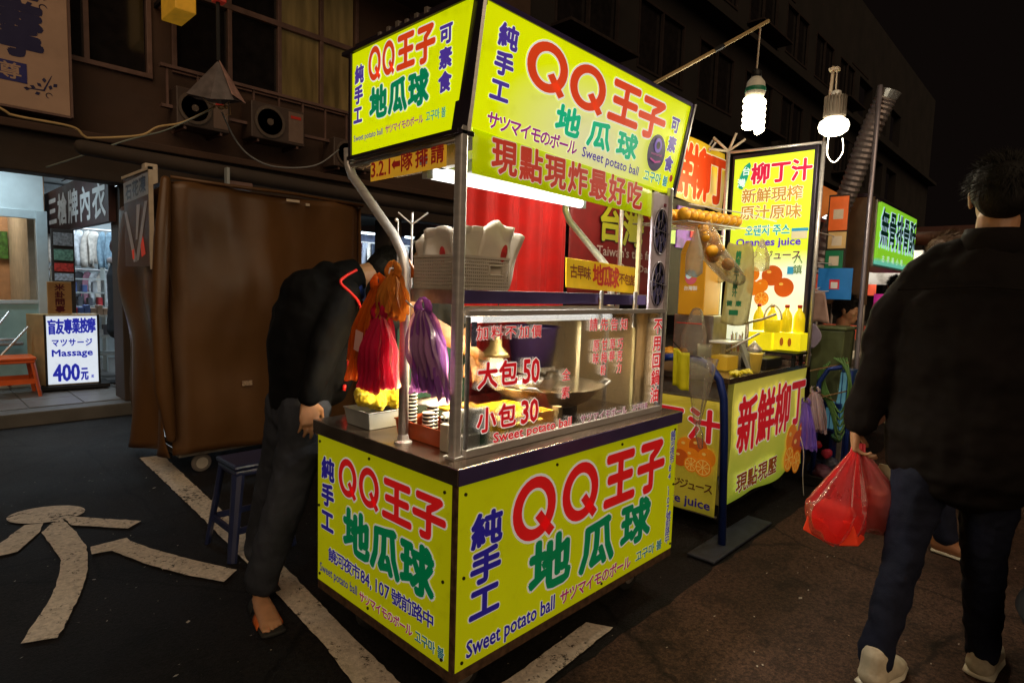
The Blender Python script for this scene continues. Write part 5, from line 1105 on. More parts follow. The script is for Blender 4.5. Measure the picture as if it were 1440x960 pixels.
# ------------------------------------------------------------------ people
def oball(mb, c, R, U, F, r, n=14, m_=10):
    c, R, U, F = map(Vector, (c, R, U, F)); vs = []; fs = []
    for i in range(m_ + 1):
        t = pi * i / m_
        for k in range(n): vs.append(c + R * r[0] * sin(t) * cos(2 * pi * k / n) + F * r[1] * sin(t) * sin(2 * pi * k / n) + U * r[2] * cos(t))
    for i in range(m_):
        for k in range(n): fs.append((i * n + k, i * n + (k + 1) % n, (i + 1) * n + (k + 1) % n, (i + 1) * n + k))
    return mb.add(vs, fs)
def head(mb, C, look, upv, s=1.):
    F = Vector(look).normalized(); U = Vector(upv); U = (U - F * U.dot(F)).normalized(); R = F.cross(U); C = Vector(C)
    def o_(x, y, z): return C + (R * x + F * y + U * z) * s
    def b(x, y, z, r): oball(mb, o_(x, y, z), R, U, F, [q * s for q in r])
    b(0, -.012, .025, (.074, .092, .088)); b(0, .022, -.015, (.062, .070, .085)); b(0, .045, -.075, (.042, .042, .036)); b(0, .03, -.045, (.056, .055, .045))
    b(0, .082, .030, (.045, .014, .010)); b(-.036, .062, -.018, (.022, .018, .018)); b(.036, .062, -.018, (.022, .018, .018))
    mb.loft([o_(0, .086, .02), o_(0, .102, -.008), o_(0, .108, -.022)], [.008 * s, .011 * s, .014 * s], 8)
    b(0, .090, -.050, (.022, .010, .006)); b(0, .088, -.060, (.018, .010, .006))
    for q in (-1, 1):
        b(q * .030, .080, .008, (.013, .010, .009)); b(q * .077, -.008, -.005, (.008, .018, .030)); b(q * .081, -.014, .010, (.007, .016, .016))
    return o_, R, U, F
def hair(C, look, upv, s, parent, mt_, length=.0, messy=.02):
    mb = MB(); F = Vector(look).normalized(); U = Vector(upv); U = (U - F * U.dot(F)).normalized(); R = F.cross(U); C = Vector(C)
    def o_(x, y, z): return C + (R * x + F * y + U * z) * s
    def b(x, y, z, r): oball(mb, o_(x, y, z), R, U, F, [q * s for q in r])
    b(0, -.018, .048, (.083, .098, .080)); b(0, -.050, .0, (.076, .062, .075)); b(0, .045, .085, (.06, .045, .035))
    for q in (-1, 1): b(q * .062, -.02, .02, (.022, .055, .05))
    rr_ = random.Random(5); smb = MB()
    for k in range(2600):
        th = rr_.uniform(0, 2 * pi); ph = rr_.uniform(0, 2.25) ; d = Vector((sin(ph) * cos(th), sin(ph) * sin(th) , cos(ph)))
        if (d.y > .55 and d.z < .5) or (d.z < -.2 and d.y > -.1): continue
        p0 = o_(d.x * .076, -.018 + d.y * .090, .045 + d.z * .074); dr = (R * d.x + F * (d.y + .25) + U * (d.z * .6 + .1)).normalized()
        fl = (F * .55 - U * (.55 if d.z < .6 else .05) + R * rr_.uniform(-.35, .35) + dr * .5).normalized(); ln = rr_.uniform(.012, .022 + messy) * s
        q0 = p0 + dr * .006 * s; q1 = q0 + dr * ln * .35 + fl * ln * .4; q2 = q1 + fl * ln * .6 + dr * ln * rr_.uniform(-.05, .35); w_ = fl.cross(dr).normalized() * .0011 * s
        smb.add([q0 - w_, q0 + w_, q1 + w_ * .8, q1 - w_ * .8, q2], [(0, 1, 2, 3), (3, 2, 4)])
    h_ = obj('hair', mb, mt_, parent, remesh=.006, relax=3)
    obj('strands', smb, mt_, h_)
    return h_
def hand(mb, w, d, n, s=1., side=1, curl=.5, spread=.1):
    """w wrist, d finger direction, n palm normal (fingers curl to it), side=+1 thumb along d x n"""
    D = Vector(d).normalized(); N = Vector(n); N = (N - D * N.dot(D)).normalized(); T = D.cross(N) * side; W_ = Vector(w)
    mb.loft([W_ - D * .01, W_ + D * .03 * s, W_ + D * .065 * s, W_ + D * .088 * s], [(.026 * s, .019 * s), (.036 * s, .017 * s), (.041 * s, .015 * s), (.038 * s, .011 * s)], 12, side=T)
    for i, (o_, ln) in enumerate(((.030, .072), (.010, .082), (-.010, .076), (-.029, .058))):
        b = W_ + D * (.082 - .004 * abs(i - 1)) * s + T * o_ * s; r = (.0088, .0092, .0088, .0075)[i] * s; a = 0; pts = [b - D * .012]; q = b; pts.append(q)
        for k, f_ in enumerate((.46, .31, .23)):
            a += curl * (1.15 if k == 0 else 1.0) * (1 + .08 * i)
            dd = (D * cos(a) + N * sin(a) + T * spread * (1.5 - i) * .35).normalized(); q = q + dd * ln * f_ * s; pts.append(q)
        mb.loft(pts, [r, r * 1.04, r * .98, r * .9, r * .78], 8)
    b = W_ + D * .022 * s + T * .026 * s
    d1 = (D * .62 + T * .72 + N * .30).normalized(); d2 = (D * .9 + T * .22 + N * (.35 + curl * .4)).normalized()
    mb.loft([b, b + d1 * .034 * s, b + d1 * .034 * s + d2 * .032 * s, b + d1 * .034 * s + d2 * .056 * s], [.014 * s, .0115 * s, .0098 * s, .008 * s], 8)
def V3(*a): return Vector(a)
def person(label, base, group=None):
    return thing('person', label, 'person', base, group)

# ---- walking man seen from behind, on the right
P1 = person('man in a black jacket and dark jeans walking away, red bags in his left hand', (1.42, -1.0, 0))
Cn = V3(1.45, -1.035, 1.695)
mb = MB(); head(mb, Cn, (1, .22, -.02), (0, 0, 1), 1.03)
mb.loft([(1.425, -1.03, 1.44), (1.432, -1.032, 1.54), (1.445, -1.035, 1.63)], [(.075, .065), (.060, .060), (.058, .062)], 14, side=(0, 1, 0))
mb.loft([(1.40, -1.0, .90), (1.40, -1.01, 1.15), (1.42, -1.03, 1.42)], [(.13, .09), (.13, .09), (.15, .08)], 14, side=(0, 1, 0))
wl = V3(1.345, -.690, .885); wr = V3(1.50, -1.345, .86)
mb.loft([(1.43, -.86, 1.42), (1.40, -.775, 1.12), wl], [.045, .038, .026], 10); mb.loft([(1.43, -1.22, 1.42), (1.40, -1.30, 1.12), wr], [.045, .038, .026], 10)
hand(mb, wl, (.05, -.04, -1), (.25, -.97, 0), 1.05, side=-1, curl=.55)
hand(mb, wr, (.2, .0, -1), (-.1, 1, 0), 1.05, side=1, curl=.35)
for (h, k, a) in (((1.40, -.93, .9), (1.345, -.885, .50), (1.175, -.845, .135)), ((1.42, -1.08, .9), (1.49, -1.085, .47), (1.575, -1.105, .11))): mb.loft([h, k, a], [.06, .045, .035], 10)
obj('body', mb, MT['skin'], P1, remesh=.0055, relax=3)
hair(Cn, (1, .22, -.02), (0, 0, 1), 1.03, P1, MT['hair'], messy=.016)
mb = MB()
mb.loft([(1.42, -1.0, .765), (1.41, -1.0, .95), (1.40, -1.005, 1.15), (1.41, -1.02, 1.33), (1.425, -1.03, 1.45), (1.43, -1.032, 1.50)], [(.225, .150), (.225, .150), (.232, .150), (.245, .140), (.215, .115), (.09, .09)], 22, side=(0, 1, 0))
mb.loft([(1.43, -.86, 1.44), (1.405, -.775, 1.29), (1.385, -.750, 1.12), (1.365, -.715, .98), (1.35, -.697, .885)], [.088, .086, .078, .066, .052], 14)
mb.loft([(1.43, -1.20, 1.44), (1.41, -1.285, 1.29), (1.40, -1.31, 1.12), (1.44, -1.34, .98), (1.49, -1.345, .87)], [.088, .086, .078, .066, .052], 14)
mb.loft([(1.43, -.88, 1.475), (1.43, -1.03, 1.505), (1.43, -1.18, 1.475)], [.062, .075, .062], 12)
jk = obj('jacket', mb, MT['jacket_r'], P1, remesh=.0095, relax=8, disp=.042, dscale=.13)
obj('collar', MB().lathe([(.085, -.035), (.100, -.015), (.092, .035), (.084, .062), (.076, .060), (.072, .0)], (1.432, -1.032, 1.530), 20), MT['jacket_r'], jk, smooth=True)
obj('back_seam', MB().loft([(1.276, -.80, 1.385), (1.262, -1.02, 1.400), (1.276, -1.24, 1.385)], [.004, .004, .004], 6, round_=False), MT['jacket_r'], jk)
mb = MB()
mb.loft([(1.42, -1.0, .99), (1.42, -1.0, .88), (1.42, -1.0, .80)], [(.17, .115), (.185, .125), (.16, .12)], 18, side=(0, 1, 0))
mb.loft([(1.41, -.925, .88), (1.37, -.895, .68), (1.345, -.880, .50), (1.28, -.865, .34), (1.195, -.850, .17), (1.18, -.846, .11)], [.104, .084, .066, .060, .052, .055], 16)
mb.loft([(1.43, -1.085, .88), (1.46, -1.085, .68), (1.49, -1.085, .48), (1.525, -1.092, .32), (1.57, -1.102, .15), (1.575, -1.103, .09)], [.104, .086, .068, .062, .054, .056], 16)
obj('trousers', mb, MT['denim'], P1, remesh=.0085, relax=5, disp=.026, dscale=.07)
shoem = M('cream_sneaker', (.50, .44, .33), .6, var=.2, scale=20, dirt=.35)
def shoe(parent, heel, toe, upm, solem, h=.10, w=.05):
    H, T_ = Vector(heel), Vector(toe); d = T_ - H; S_ = Vector((-d.y, d.x, 0)).normalized()
    mb = MB(); mb.loft([H + d * .05 + V3(0, 0, .045), H + d * .30 + V3(0, 0, .05), H + d * .62 + V3(0, 0, .04), H + d * .92 + V3(0, 0, .03)], [(w * .85, .040), (w * .9, .045), (w * 1.05, .034), (w * .8, .024)], 14, side=S_)
    mb.loft([H + d * .12 + V3(0, 0, .05), H + d * .14 + V3(0, 0, h)], [(w * .85, .05), (w * .8, .045)], 12, side=S_)
    u_ = obj('shoe', mb, upm, parent, remesh=.005, relax=3)
    ms_ = MB(); ms_.loft([H + V3(0, 0, .013), H + d * .3 + V3(0, 0, .013), H + d * .62 + V3(0, 0, .013), H + d * 1.0 + V3(0, 0, .015)], [(w * .9, .013), (w * .92, .013), (w * 1.08, .013), (w * .75, .011)], 14, side=S_)
    obj('sole', ms_, solem, u_, smooth=True)
solem = M('pale_sole', (.60, .56, .45), .5, var=.1)
shoe(P1, (1.13, -.845, .030), (1.40, -.875, .004), shoem, solem, .12, .052)
shoe(P1, (1.535, -1.10, .004), (1.80, -1.115, .004), shoem, solem, .12, .052)

# bags in his hand
redf = glass_mat('red_bag_film', (1, .45, .40), rough=.15, haze=.40, hazecol=(.90, .05, .06))
pinkf = glass_mat('pink_bag_film', (1, .55, .55), rough=.2, haze=.42, hazecol=(.85, .22, .22))
def carrier(name, label, hp, c, w, d, z1, mt_, seed):
    """carrier bag: gathered at hp, widening to a sack centred c, bottom z1"""
    t = thing(name, label, 'carrier bag', (c[0], c[1], z1)); hp = Vector(hp); zt_ = c[2]
    def fn(u, v):
        a = 2 * pi * u
        if v < .5:
            s_ = v / .5; k = .10 + .90 * s_ ** 1.1; cx = hp.x + (c[0] - hp.x) * s_; cy = hp.y + (c[1] - hp.y) * s_; z = hp.z + (zt_ - hp.z) * s_
            pl = 1 + .16 * sin(9 * a + seed) * (1 - s_ * .6)
        else:
            s_ = (v - .5) / .5; k = (1 + .06 * sin(pi * s_)) * (1 - .25 * s_ ** 2) if s_ < .96 else .02; cx, cy = c[0], c[1]; z = zt_ + (z1 - zt_) * s_; pl = 1 + .05 * sin(7 * a + seed + 4 * s_)
        sx = abs(cos(a)) ** .75 * (1 if cos(a) > 0 else -1); sy = abs(sin(a)) ** .75 * (1 if sin(a) > 0 else -1)
        return (cx + d / 2 * k * sx * pl, cy + w / 2 * k * sy * pl, z + .008 * sin(3 * a + seed) * (1 if v > .5 else 0))
    mb = MB(); mb.grid(fn, 72, 26); obj('film', mb, mt_, t, smooth=True)
    mb = MB(); 
    for q in (-.35, .1, .45): mb.loft([hp + V3(0, q * .02, .02), hp + V3(0, q * .03, -.03), Vector((c[0], c[1] + q * w * .8, zt_ + .02))], [.006, .007, .010], 6, round_=False)
    obj('handles', mb, M('crimson_strap_%d' % seed if False else 'crimson_strap', (.75, .06, .10), .45, sss=.2), t, smooth=True)
    return t
t = carrier('carrier_bag', 'translucent red carrier bag full of takeaway boxes, the larger bag in the walking man\'s hand', (1.335, -.700, .80), (1.30, -.660, .585), .195, .14, .445, redf, 1)
bx = thing('takeaway_boxes', 'bright red takeaway boxes lying inside the larger red carrier bag', 'box', (1.30, -.65, .445))
rb = M('red_carton', (.85, .05, .015), .4, var=.1, es=.05)
obj('box', MB().obox((1.305, -.625, .487), (.1, 1, .25), (0, -.25, 1), (1, 0, 0), .115, .070, .10), rb, bx, bevel=.006)
obj('box', MB().obox((1.29, -.705, .50), (.0, 1, -.3), (0, .3, 1), (1, 0, 0), .075, .085, .09), rb, bx, bevel=.006)
obj('box', MB().obox((1.30, -.66, .565), (.0, 1, .1), (0, -.1, 1), (1, 0, 0), .11, .035, .08), M('pink_carton', (.75, .18, .12), .5), bx, bevel=.006)
t = carrier('carrier_bag', 'smaller pinkish carrier bag holding a drink cup in the walking man\'s hand', (1.345, -.715, .80), (1.38, -.775, .66), .125, .11, .490, pinkf, 4)
bx = thing('drink_cup', 'brown takeaway drink cup with a pale band inside the smaller pinkish bag', 'cup', (1.38, -.775, .50))
obj('cup', MB().lathe([(.028, 0), (.040, .13), (.040, .135)], (1.38, -.775, .502), 20), M('tea_cup', (.30, .11, .06), .4), bx, smooth=True)
obj('lid', MB().lathe([(.043, .135), (.044, .142), (.038, .155), (.0, .156)], (1.38, -.775, .502), 20), M('pale_lid', (.75, .62, .45), .4), bx, smooth=True)
obj('band', MB().lathe([(.0385, .10), (.0408, .132)], (1.38, -.775, .502), 20, closed=True), M('pale_band', (.7, .45, .35), .5), bx, smooth=True)
tag(obj('paper_sleeve', MB().obox((1.375, -.80, .70), (.1, 1, 0), (0, -.15, 1), (1, 0, 0), .075, .10, .01), M('tan_paper', (.38, .30, .16), .6), None), 'tan paper pouch sticking up from the smaller pinkish bag', 'pouch')

# ---- man bending at the counter
P2 = person('man in a black sports jacket with red piping bending over the cart counter', (.03, 1.12, 0))
lk, uu = (.62, -.05, -.78), (.78, 0, .62); Cn = V3(.475, 1.055, 1.395)
mb = MB(); head(mb, Cn, lk, uu, 1.0)
mb.loft([(.24, 1.09, 1.33), (.33, 1.08, 1.375), (.41, 1.065, 1.40)], [.065, .055, .052], 12)
mb.loft([(.08, 1.12, .88), (.10, 1.12, 1.08), (.2, 1.10, 1.30)], [(.12, .08), (.12, .09), (.14, .08)], 14, side=(0, 1, 0))
wr = V3(.012, .905, .885); wl = V3(.46, .93, .93)
mb.loft([(.20, .97, 1.30), (.08, .905, 1.10), wr], [.040, .034, .026], 10); mb.loft([(.24, 1.27, 1.30), (.40, 1.22, 1.05), wl], [.045, .038, .026], 10)
hand(mb, wr, (.02, -.05, -1), (.15, 1, 0), 1.02, side=1, curl=.22, spread=.22)
hand(mb, wl, (.8, -.5, -.3), (0, 0, -1), 1.0, side=1, curl=.4)
mb.loft([(.07, 1.04, .86), (.0, 1.05, .48), (-.115, 1.07, .09)], [.055, .040, .035], 10); mb.loft([(.07, 1.20, .86), (.04, 1.28, .48), (.01, 1.37, .09)], [.06, .045, .035], 10)
for (ax_, ay, tx, ty) in ((-.115, 1.07, -.145, .90), (.01, 1.37, -.02, 1.21)):
    d = V3(tx - ax_, ty - ay, 0); mb.loft([(ax_, ay, .05), (ax_ + d.x * .5, ay + d.y * .5, .045), (ax_ + d.x, ay + d.y, .028)], [(.034, .035), (.040, .025), (.042, .015)], 12, side=(-d.y, d.x, 0))
    for k in range(5):
        q = (k - 2) * .017; sd = V3(-d.y, d.x, 0).normalized(); b = V3(ax_, ay, .026) + d * (1.0 - .05 * abs(k - 1)) + sd * q
        mb.loft([b - d * .1, b + d * .12, b + d * .2 + V3(0, 0, -.004)], [.009, .009, .007], 6)
obj('body', mb, MT['skin'], P2, remesh=.0055, relax=3)
hair(Cn, lk, uu, 1.0, P2, MT['hair'], messy=.008)
mb = MB()
mb.loft([(.085, 1.12, .80), (.085, 1.12, .92), (.095, 1.12, 1.06), (.125, 1.11, 1.19), (.175, 1.105, 1.29), (.25, 1.10, 1.335)], [(.165, .105), (.17, .115), (.18, .130), (.20, .145), (.19, .13), (.09, .085)], 22, side=(0, 1, 0)); oball(mb, (.13, 1.11, 1.29), (0, 1, 0), (0, 0, 1), (1, 0, 0), (.17, .12, .115)); oball(mb, (.235, 1.11, 1.20), (0, 1, 0), (0, 0, 1), (1, 0, 0), (.165, .115, .17)); oball(mb, (.205, 1.12, 1.00), (0, 1, 0), (0, 0, 1), (1, 0, 0), (.15, .125, .20))
mb.loft([(.20, .96, 1.31), (.13, .915, 1.20), (.075, .900, 1.07), (.035, .90, .97), (.012, .905, .90)], [.074, .070, .064, .054, .047], 14)
mb.loft([(.20, 1.26, 1.31), (.31, 1.25, 1.17), (.41, 1.21, 1.04), (.45, 1.0, .95)], [.078, .07, .062, .05], 14)
mb.loft([(.19, .97, 1.345), (.20, 1.10, 1.375), (.20, 1.24, 1.345)], [.055, .07, .055], 12)
jk = obj('jacket', mb, MT['jacket_l'], P2, remesh=.009, relax=7, disp=.03, dscale=.13)
obj('collar', MB().loft([(.225, 1.09, 1.335), (.29, 1.085, 1.372), (.335, 1.08, 1.39)], [(.095, .085), (.082, .078), (.072, .068)], 18, round_=False, cap=False), MT['jacket_l'], jk, smooth=True, solid=.006)
obj('blue_collar', MB().loft([(.285, 1.08, 1.315), (.33, 1.075, 1.335)], [(.068, .062), (.060, .056)], 16, round_=False, cap=False), M('blue_collar', (.03, .06, .35), .6), jk, smooth=True, solid=.005)
obj('red_piping', MB().tube(smooth_path([(.235, .925, 1.405), (.175, .915, 1.375), (.150, .905, 1.35), (.185, .885, 1.31), (.215, .878, 1.275), (.232, .876, 1.22), (.235, .880, 1.18), (.205, .88, 1.135)]), .006, 6), MT['red_trim'], jk, smooth=True)
for (z0, z1) in ((1.02, .985), (.97, .935), (.92, .895)):
    obj('red_piping', MB().tube([(.245 - (1.1 - z0) * .18, .975, z0), (.240 - (1.1 - z0) * .18, .975, z1)], .008, 6), MT['red_trim'], jk, smooth=True)
mb = MB()
mb.loft([(.08, 1.12, .93), (.08, 1.12, .84), (.075, 1.12, .76)], [(.15, .09), (.16, .105), (.14, .10)], 18, side=(0, 1, 0))
mb.loft([(.075, 1.045, .84), (.045, 1.04, .66), (.0, 1.05, .48), (-.065, 1.06, .28), (-.112, 1.07, .12)], [.104, .094, .082, .072, .068], 16)
mb.loft([(.08, 1.195, .84), (.07, 1.22, .66), (.05, 1.28, .48), (.03, 1.33, .28), (.01, 1.37, .12)], [.104, .094, .082, .072, .068], 16)
obj('trousers', mb, MT['denim2'], P2, remesh=.009, relax=5, disp=.018, dscale=.07)
osl = M('orange_sandal', (.62, .13, .02), .5, var=.2)
for (ax_, ay, tx, ty) in ((-.115, 1.07, -.145, .90), (.01, 1.37, -.02, 1.21)):
    d = V3(tx - ax_, ty - ay, 0); sd = V3(-d.y, d.x, 0)
    s_ = obj('sandal', MB().loft([V3(ax_, ay, .012) - d * .25, V3(ax_, ay, .012) + d * .5, V3(ax_, ay, .012) + d * 1.25], [(.040, .012), (.046, .012), (.046, .010)], 14, side=sd), MT['rubber'], P2, smooth=True)
    b = V3(ax_, ay, 0); n_ = sd.normalized()
    obj('strap', MB().grid(lambda u, v: tuple(b + d * (.50 + .42 * v) + n_ * (.05 * cos(pi * u)) + V3(0, 0, .012 + .050 * sin(pi * u) * (1 - .3 * v))), 12, 3), osl, s_, smooth=True, solid=.003)
    obj('strap', MB().grid(lambda u, v: tuple(b + d * (-.05 + .3 * v) + n_ * (.046 * cos(pi * u)) + V3(0, 0, .015 + .062 * sin(pi * u))), 12, 3), MT['rubber'], s_, smooth=True, solid=.003)

# ---- vendor behind the cart, arm reaching into the case
P3 = person('vendor in dark green behind the cart reaching a bare forearm into the glass case', (.62, 1.02, 0))
mb = MB(); Cn = V3(.60, .90, 1.47); head(mb, Cn, (.1, -.8, -.5), (0, -.4, .9), .98)
mb.loft([(.57, .98, 1.30), (.59, .93, 1.40)], [.06, .055], 12)
mb.loft([(.60, 1.02, .8), (.56, 1.0, 1.1), (.52, .99, 1.3)], [(.14, .10), (.14, .10), (.16, .09)], 14, side=(1, 0, 0))
el = V3(.285, .56, 1.215); wr = V3(.425, .43, 1.115)
mb.loft([(.36, .92, 1.30), (.30, .72, 1.29), el, (.35, .49, 1.165), wr], [.055, .050, .043, .040, .030], 12)
hand(mb, wr, (.75, -.45, -.5), (-.3, .1, -1), 1.0, side=1, curl=.45)
mb.loft([(.70, .95, 1.30), (.78, .85, 1.08), (.68, .68, 1.02)], [.05, .04, .028], 10); hand(mb, V3(.68, .68, 1.02), (-.4, -.8, -.2), (0, 0, -1), 1.0, side=-1, curl=.4)
mb.loft([(.53, 1.02, .82), (.53, 1.04, .1)], [.06, .04], 10); mb.loft([(.70, 1.02, .82), (.70, 1.04, .1)], [.06, .04], 10)
obj('body', mb, M('lit_skin', (.50, .25, .11), .5, var=.1, scale=30, bump=.06, sss=.15), P3, remesh=.006, relax=3)  # warm lamp light on the arm is put into this skin colour
hair(Cn, (.1, -.8, -.5), (0, -.4, .9), .98, P3, MT['hair'], messy=.008)
mb = MB(); mb.loft([(.61, 1.03, .72), (.60, 1.02, .95), (.57, 1.01, 1.15), (.53, .99, 1.31), (.51, .985, 1.36)], [(.19, .13), (.18, .13), (.19, .13), (.20, .12), (.09, .08)], 20, side=(1, 0, 0))
mb.loft([(.37, .94, 1.31), (.32, .82, 1.30)], [.075, .070], 12); mb.loft([(.70, .95, 1.31), (.75, .88, 1.18)], [.072, .068], 12)
sh_ = obj('shirt', mb, M('black_tshirt', (.012, .014, .014), .8), P3, remesh=.010, relax=5, disp=.02)
obj('apron', MB().grid(lambda u, v: (.40 + .40 * u + .01 * sin(u * 13), .865 - .03 * sin(pi * u) + .01 * sin(u * 17 + v * 3), 1.16 - .62 * v), 18, 10), M('green_apron', (.012, .055, .035), .7), P3, smooth=True, solid=.003)
obj('trousers', MB().loft([(.53, 1.03, .82), (.53, 1.04, .45), (.53, 1.04, .1)], [.095, .075, .06], 12).loft([(.69, 1.03, .82), (.70, 1.04, .45), (.70, 1.04, .1)], [.095, .075, .06], 12), MT['denim'], P3, remesh=.012)

# ---- other people
def simple_person(label, base, h, lk, top, legm, hairm, stride=.12, seated=False, shoem_=None):
    x, y, z = base; F = Vector(lk).normalized(); F.z = 0; R = Vector((F.y, -F.x, 0)); t = person(label, base); k = h / 1.75
    def q(a, b, c): return Vector((x, y, z)) + R * a * k + F * b * k + V3(0, 0, c * k)
    mb = MB(); Cn = q(0, .02, 1.63); head(mb, Cn, lk, (0, 0, 1), k)
    mb.loft([q(0, 0, 1.42), q(0, .01, 1.56)], [.058 * k, .055 * k], 12); mb.loft([q(0, 0, .9), q(0, 0, 1.15), q(0, 0, 1.38)], [(.13 * k, .09 * k)] * 3, 12, side=R)
    for s_ in (-1, 1):
        w = q(.26 * s_, .04 * s_, .82); mb.loft([q(.18 * s_, 0, 1.38), q(.23 * s_, -.02, 1.1), w], [.04 * k, .035 * k, .025 * k], 8); hand(mb, w, (0, 0, -1), R * -s_, k, side=-s_, curl=.35)
        mb.loft([q(.09 * s_, 0, .88), q(.09 * s_, .03 + stride * .3 * s_, .46), q(.09 * s_, stride * s_, .09)], [.055 * k, .042 * k, .033 * k], 8)
    obj('body', mb, MT['skin'], t, remesh=.007, relax=3); hair(Cn, lk, (0, 0, 1), k, t, hairm, messy=.03)
    mb = MB(); mb.loft([q(0, 0, .78), q(0, 0, 1.0), q(0, 0, 1.2), q(0, 0, 1.38), q(0, 0, 1.45)], [(.19 * k, .13 * k), (.18 * k, .12 * k), (.20 * k, .125 * k), (.19 * k, .11 * k), (.08 * k, .08 * k)], 18, side=R)
    for s_ in (-1, 1): mb.loft([q(.17 * s_, 0, 1.37), q(.23 * s_, -.02, 1.1), q(.26 * s_, .04 * s_, .86)], [.072 * k, .06 * k, .045 * k], 10)
    obj('jacket', mb, top, t, remesh=.011, relax=5, disp=.025)
    mb = MB(); mb.loft([q(0, 0, .95), q(0, 0, .82)], [(.15 * k, .11 * k)] * 2, 14, side=R)
    for s_ in (-1, 1): mb.loft([q(.085 * s_, 0, .86), q(.09 * s_, .03 + stride * .3 * s_, .46), q(.09 * s_, stride * s_, .10)], [.095 * k, .075 * k, .06 * k], 12)
    obj('trousers', mb, legm, t, remesh=.011, relax=5, disp=.02)
    for s_ in (-1, 1):
        a = q(.09 * s_, stride * s_ - .05, .004); b = q(.09 * s_, stride * s_ + .20, .004); shoe(t, a, b, shoem_ or MT['rubber'], solem, .09 * k, .045 * k)
    return t
simple_person('passer-by with tousled brown hair mostly hidden behind the walking man, one white soled shoe showing', (2.85, -.70, 0), 1.70, (-.2, -1, 0), M('brown_coat', (.05, .03, .02), .8), MT['denim'], M('brown_hair', (.10, .055, .03), .5, bump=.5), .16, shoem_=M('brown_sneaker', (.25, .10, .04), .6))
wp_ = simple_person('seated looking stallholder in a grey shirt seen in profile behind the green bin', (4.35, .17, -.32), 1.68, (.15, -1, -.1), M('grey_shirt', (.18, .16, .14), .8), MT['denim'], MT['hair'], .02)
simple_person('distant shopper in dark clothes right of the pole under the green sign', (6.6, .05, 0), 1.66, (-1, .2, 0), M('dark_blue_coat', (.02, .02, .04), .8), MT['denim'], MT['hair'], .1)
simple_person('distant shopper in a magenta top between the stalls', (7.4, .42, 0), 1.62, (-1, -.3, 0), M('magenta_top', (.5, .02, .22), .8), MT['denim'], MT['hair'], .1)
# long dark coat at the right frame edge
P6 = person('passer-by in a long flared black coat at the right edge of the photo', (1.42, -1.52, 0))
mb = MB(); head(mb, V3(1.42, -1.52, 1.56), (1, 0, 0), (0, 0, 1), .98); mb.loft([(1.42, -1.52, 1.34), (1.42, -1.52, 1.5)], [.055, .052], 12)
for s_ in (-1, 1):
    mb.loft([(1.42, -1.52 + .09 * s_, .8), (1.42 + .05 * s_, -1.52 + .09 * s_, .4), (1.42 + .1 * s_, -1.52 + .09 * s_, .08)], [.055, .042, .033], 10)
    w = V3(1.42, -1.52 + .24 * s_, .80); mb.loft([(1.42, -1.52 + .16 * s_, 1.3), w], [.04, .025], 8); hand(mb, w, (0, 0, -1), (0, -s_, 0), .95, side=s_, curl=.4)
obj('body', mb, MT['skin'], P6, remesh=.007); hair(V3(1.42, -1.52, 1.56), (1, 0, 0), (0, 0, 1), .98, P6, MT['hair'])
mb = MB(); mb.loft([(1.42, -1.52, .36), (1.42, -1.52, .60), (1.42, -1.52, .95), (1.42, -1.52, 1.25), (1.42, -1.52, 1.38)], [(.34, .26), (.27, .21), (.19, .14), (.19, .13), (.08, .08)], 24, side=(0, 1, 0))
for s_ in (-1, 1): mb.loft([(1.42, -1.52 + .16 * s_, 1.3), (1.42, -1.52 + .24 * s_, .84)], [.07, .045], 10)
obj('coat', mb, M('black_coat', (.010, .010, .012), .85), P6, remesh=.012, relax=4, disp=.03, dscale=.12)
for s_ in (-1, 1):
    a = V3(1.42 + .1 * s_ - .05, -1.52 + .09 * s_, .004); shoe(P6, a, a + V3(.23, 0, 0), MT['rubber'], MT['rubber'], .09, .045)
    obj('trouser_leg', MB().loft([(1.42, -1.52 + .09 * s_, .7), (1.42 + .05 * s_, -1.52 + .09 * s_, .4), (1.42 + .1 * s_, -1.52 + .09 * s_, .09)], [.08, .065, .055], 12), MT['denim'], P6, smooth=True)

# ------------------------------------------------------------------ red curtain and banner of the stall behind
t = thing('red_curtain', 'saturated red cloth hanging behind the steel shelf', 'curtain', (1.9, 1.5, .6))
obj('cloth', MB().grid(lambda u, v: (1.30 + 1.02 * u, 1.5 + .03 * sin(u * 26) + .015 * sin(u * 61 + v), 2.10 - 1.45 * v), 90, 10), M('red_cloth', (.62, .006, .004), .7, var=.15, sheen=.1), t, smooth=True, solid=.003)
obj('rail', MB().tube([(1.25, 1.48, 2.12), (3.9, 1.48, 2.12)], .015), MT['steel'], t)
t = thing('red_banner', 'dark red banner with yellow green characters and white English words behind the fan board', 'banner', (3.0, 1.5, 1.2))
obj('cloth', MB().grid(lambda u, v: (2.34 + 1.5 * u, 1.49 + .012 * sin(u * 11), 2.09 - .85 * v), 30, 6), M('maroon_banner', (.24, .012, .012), .6, var=.2), t, smooth=True, solid=.003)
pK = ((0, 1.474, 0), (1, 0, 0), (0, 0, 1), (0, -1, 0))
lettering(t, pK, [('c', '台灣', (2.84, 1.87), (3.17, 1.85), .27, .25)], ink('banner_lime', (.50, .50, .02), .1), ink('banner_black', (.01, .01, .01)), .04, .03)
stamp('lettering', t, pK, [('s', "Taiwan's the fr", 2.67, 3.45, 1.625, 1.70), ('s', 'Kaohs  Our Dai', 2.49, 3.45, 1.515, 1.575)], ink('banner_white', (.62, .50, .45)), .02, .002)
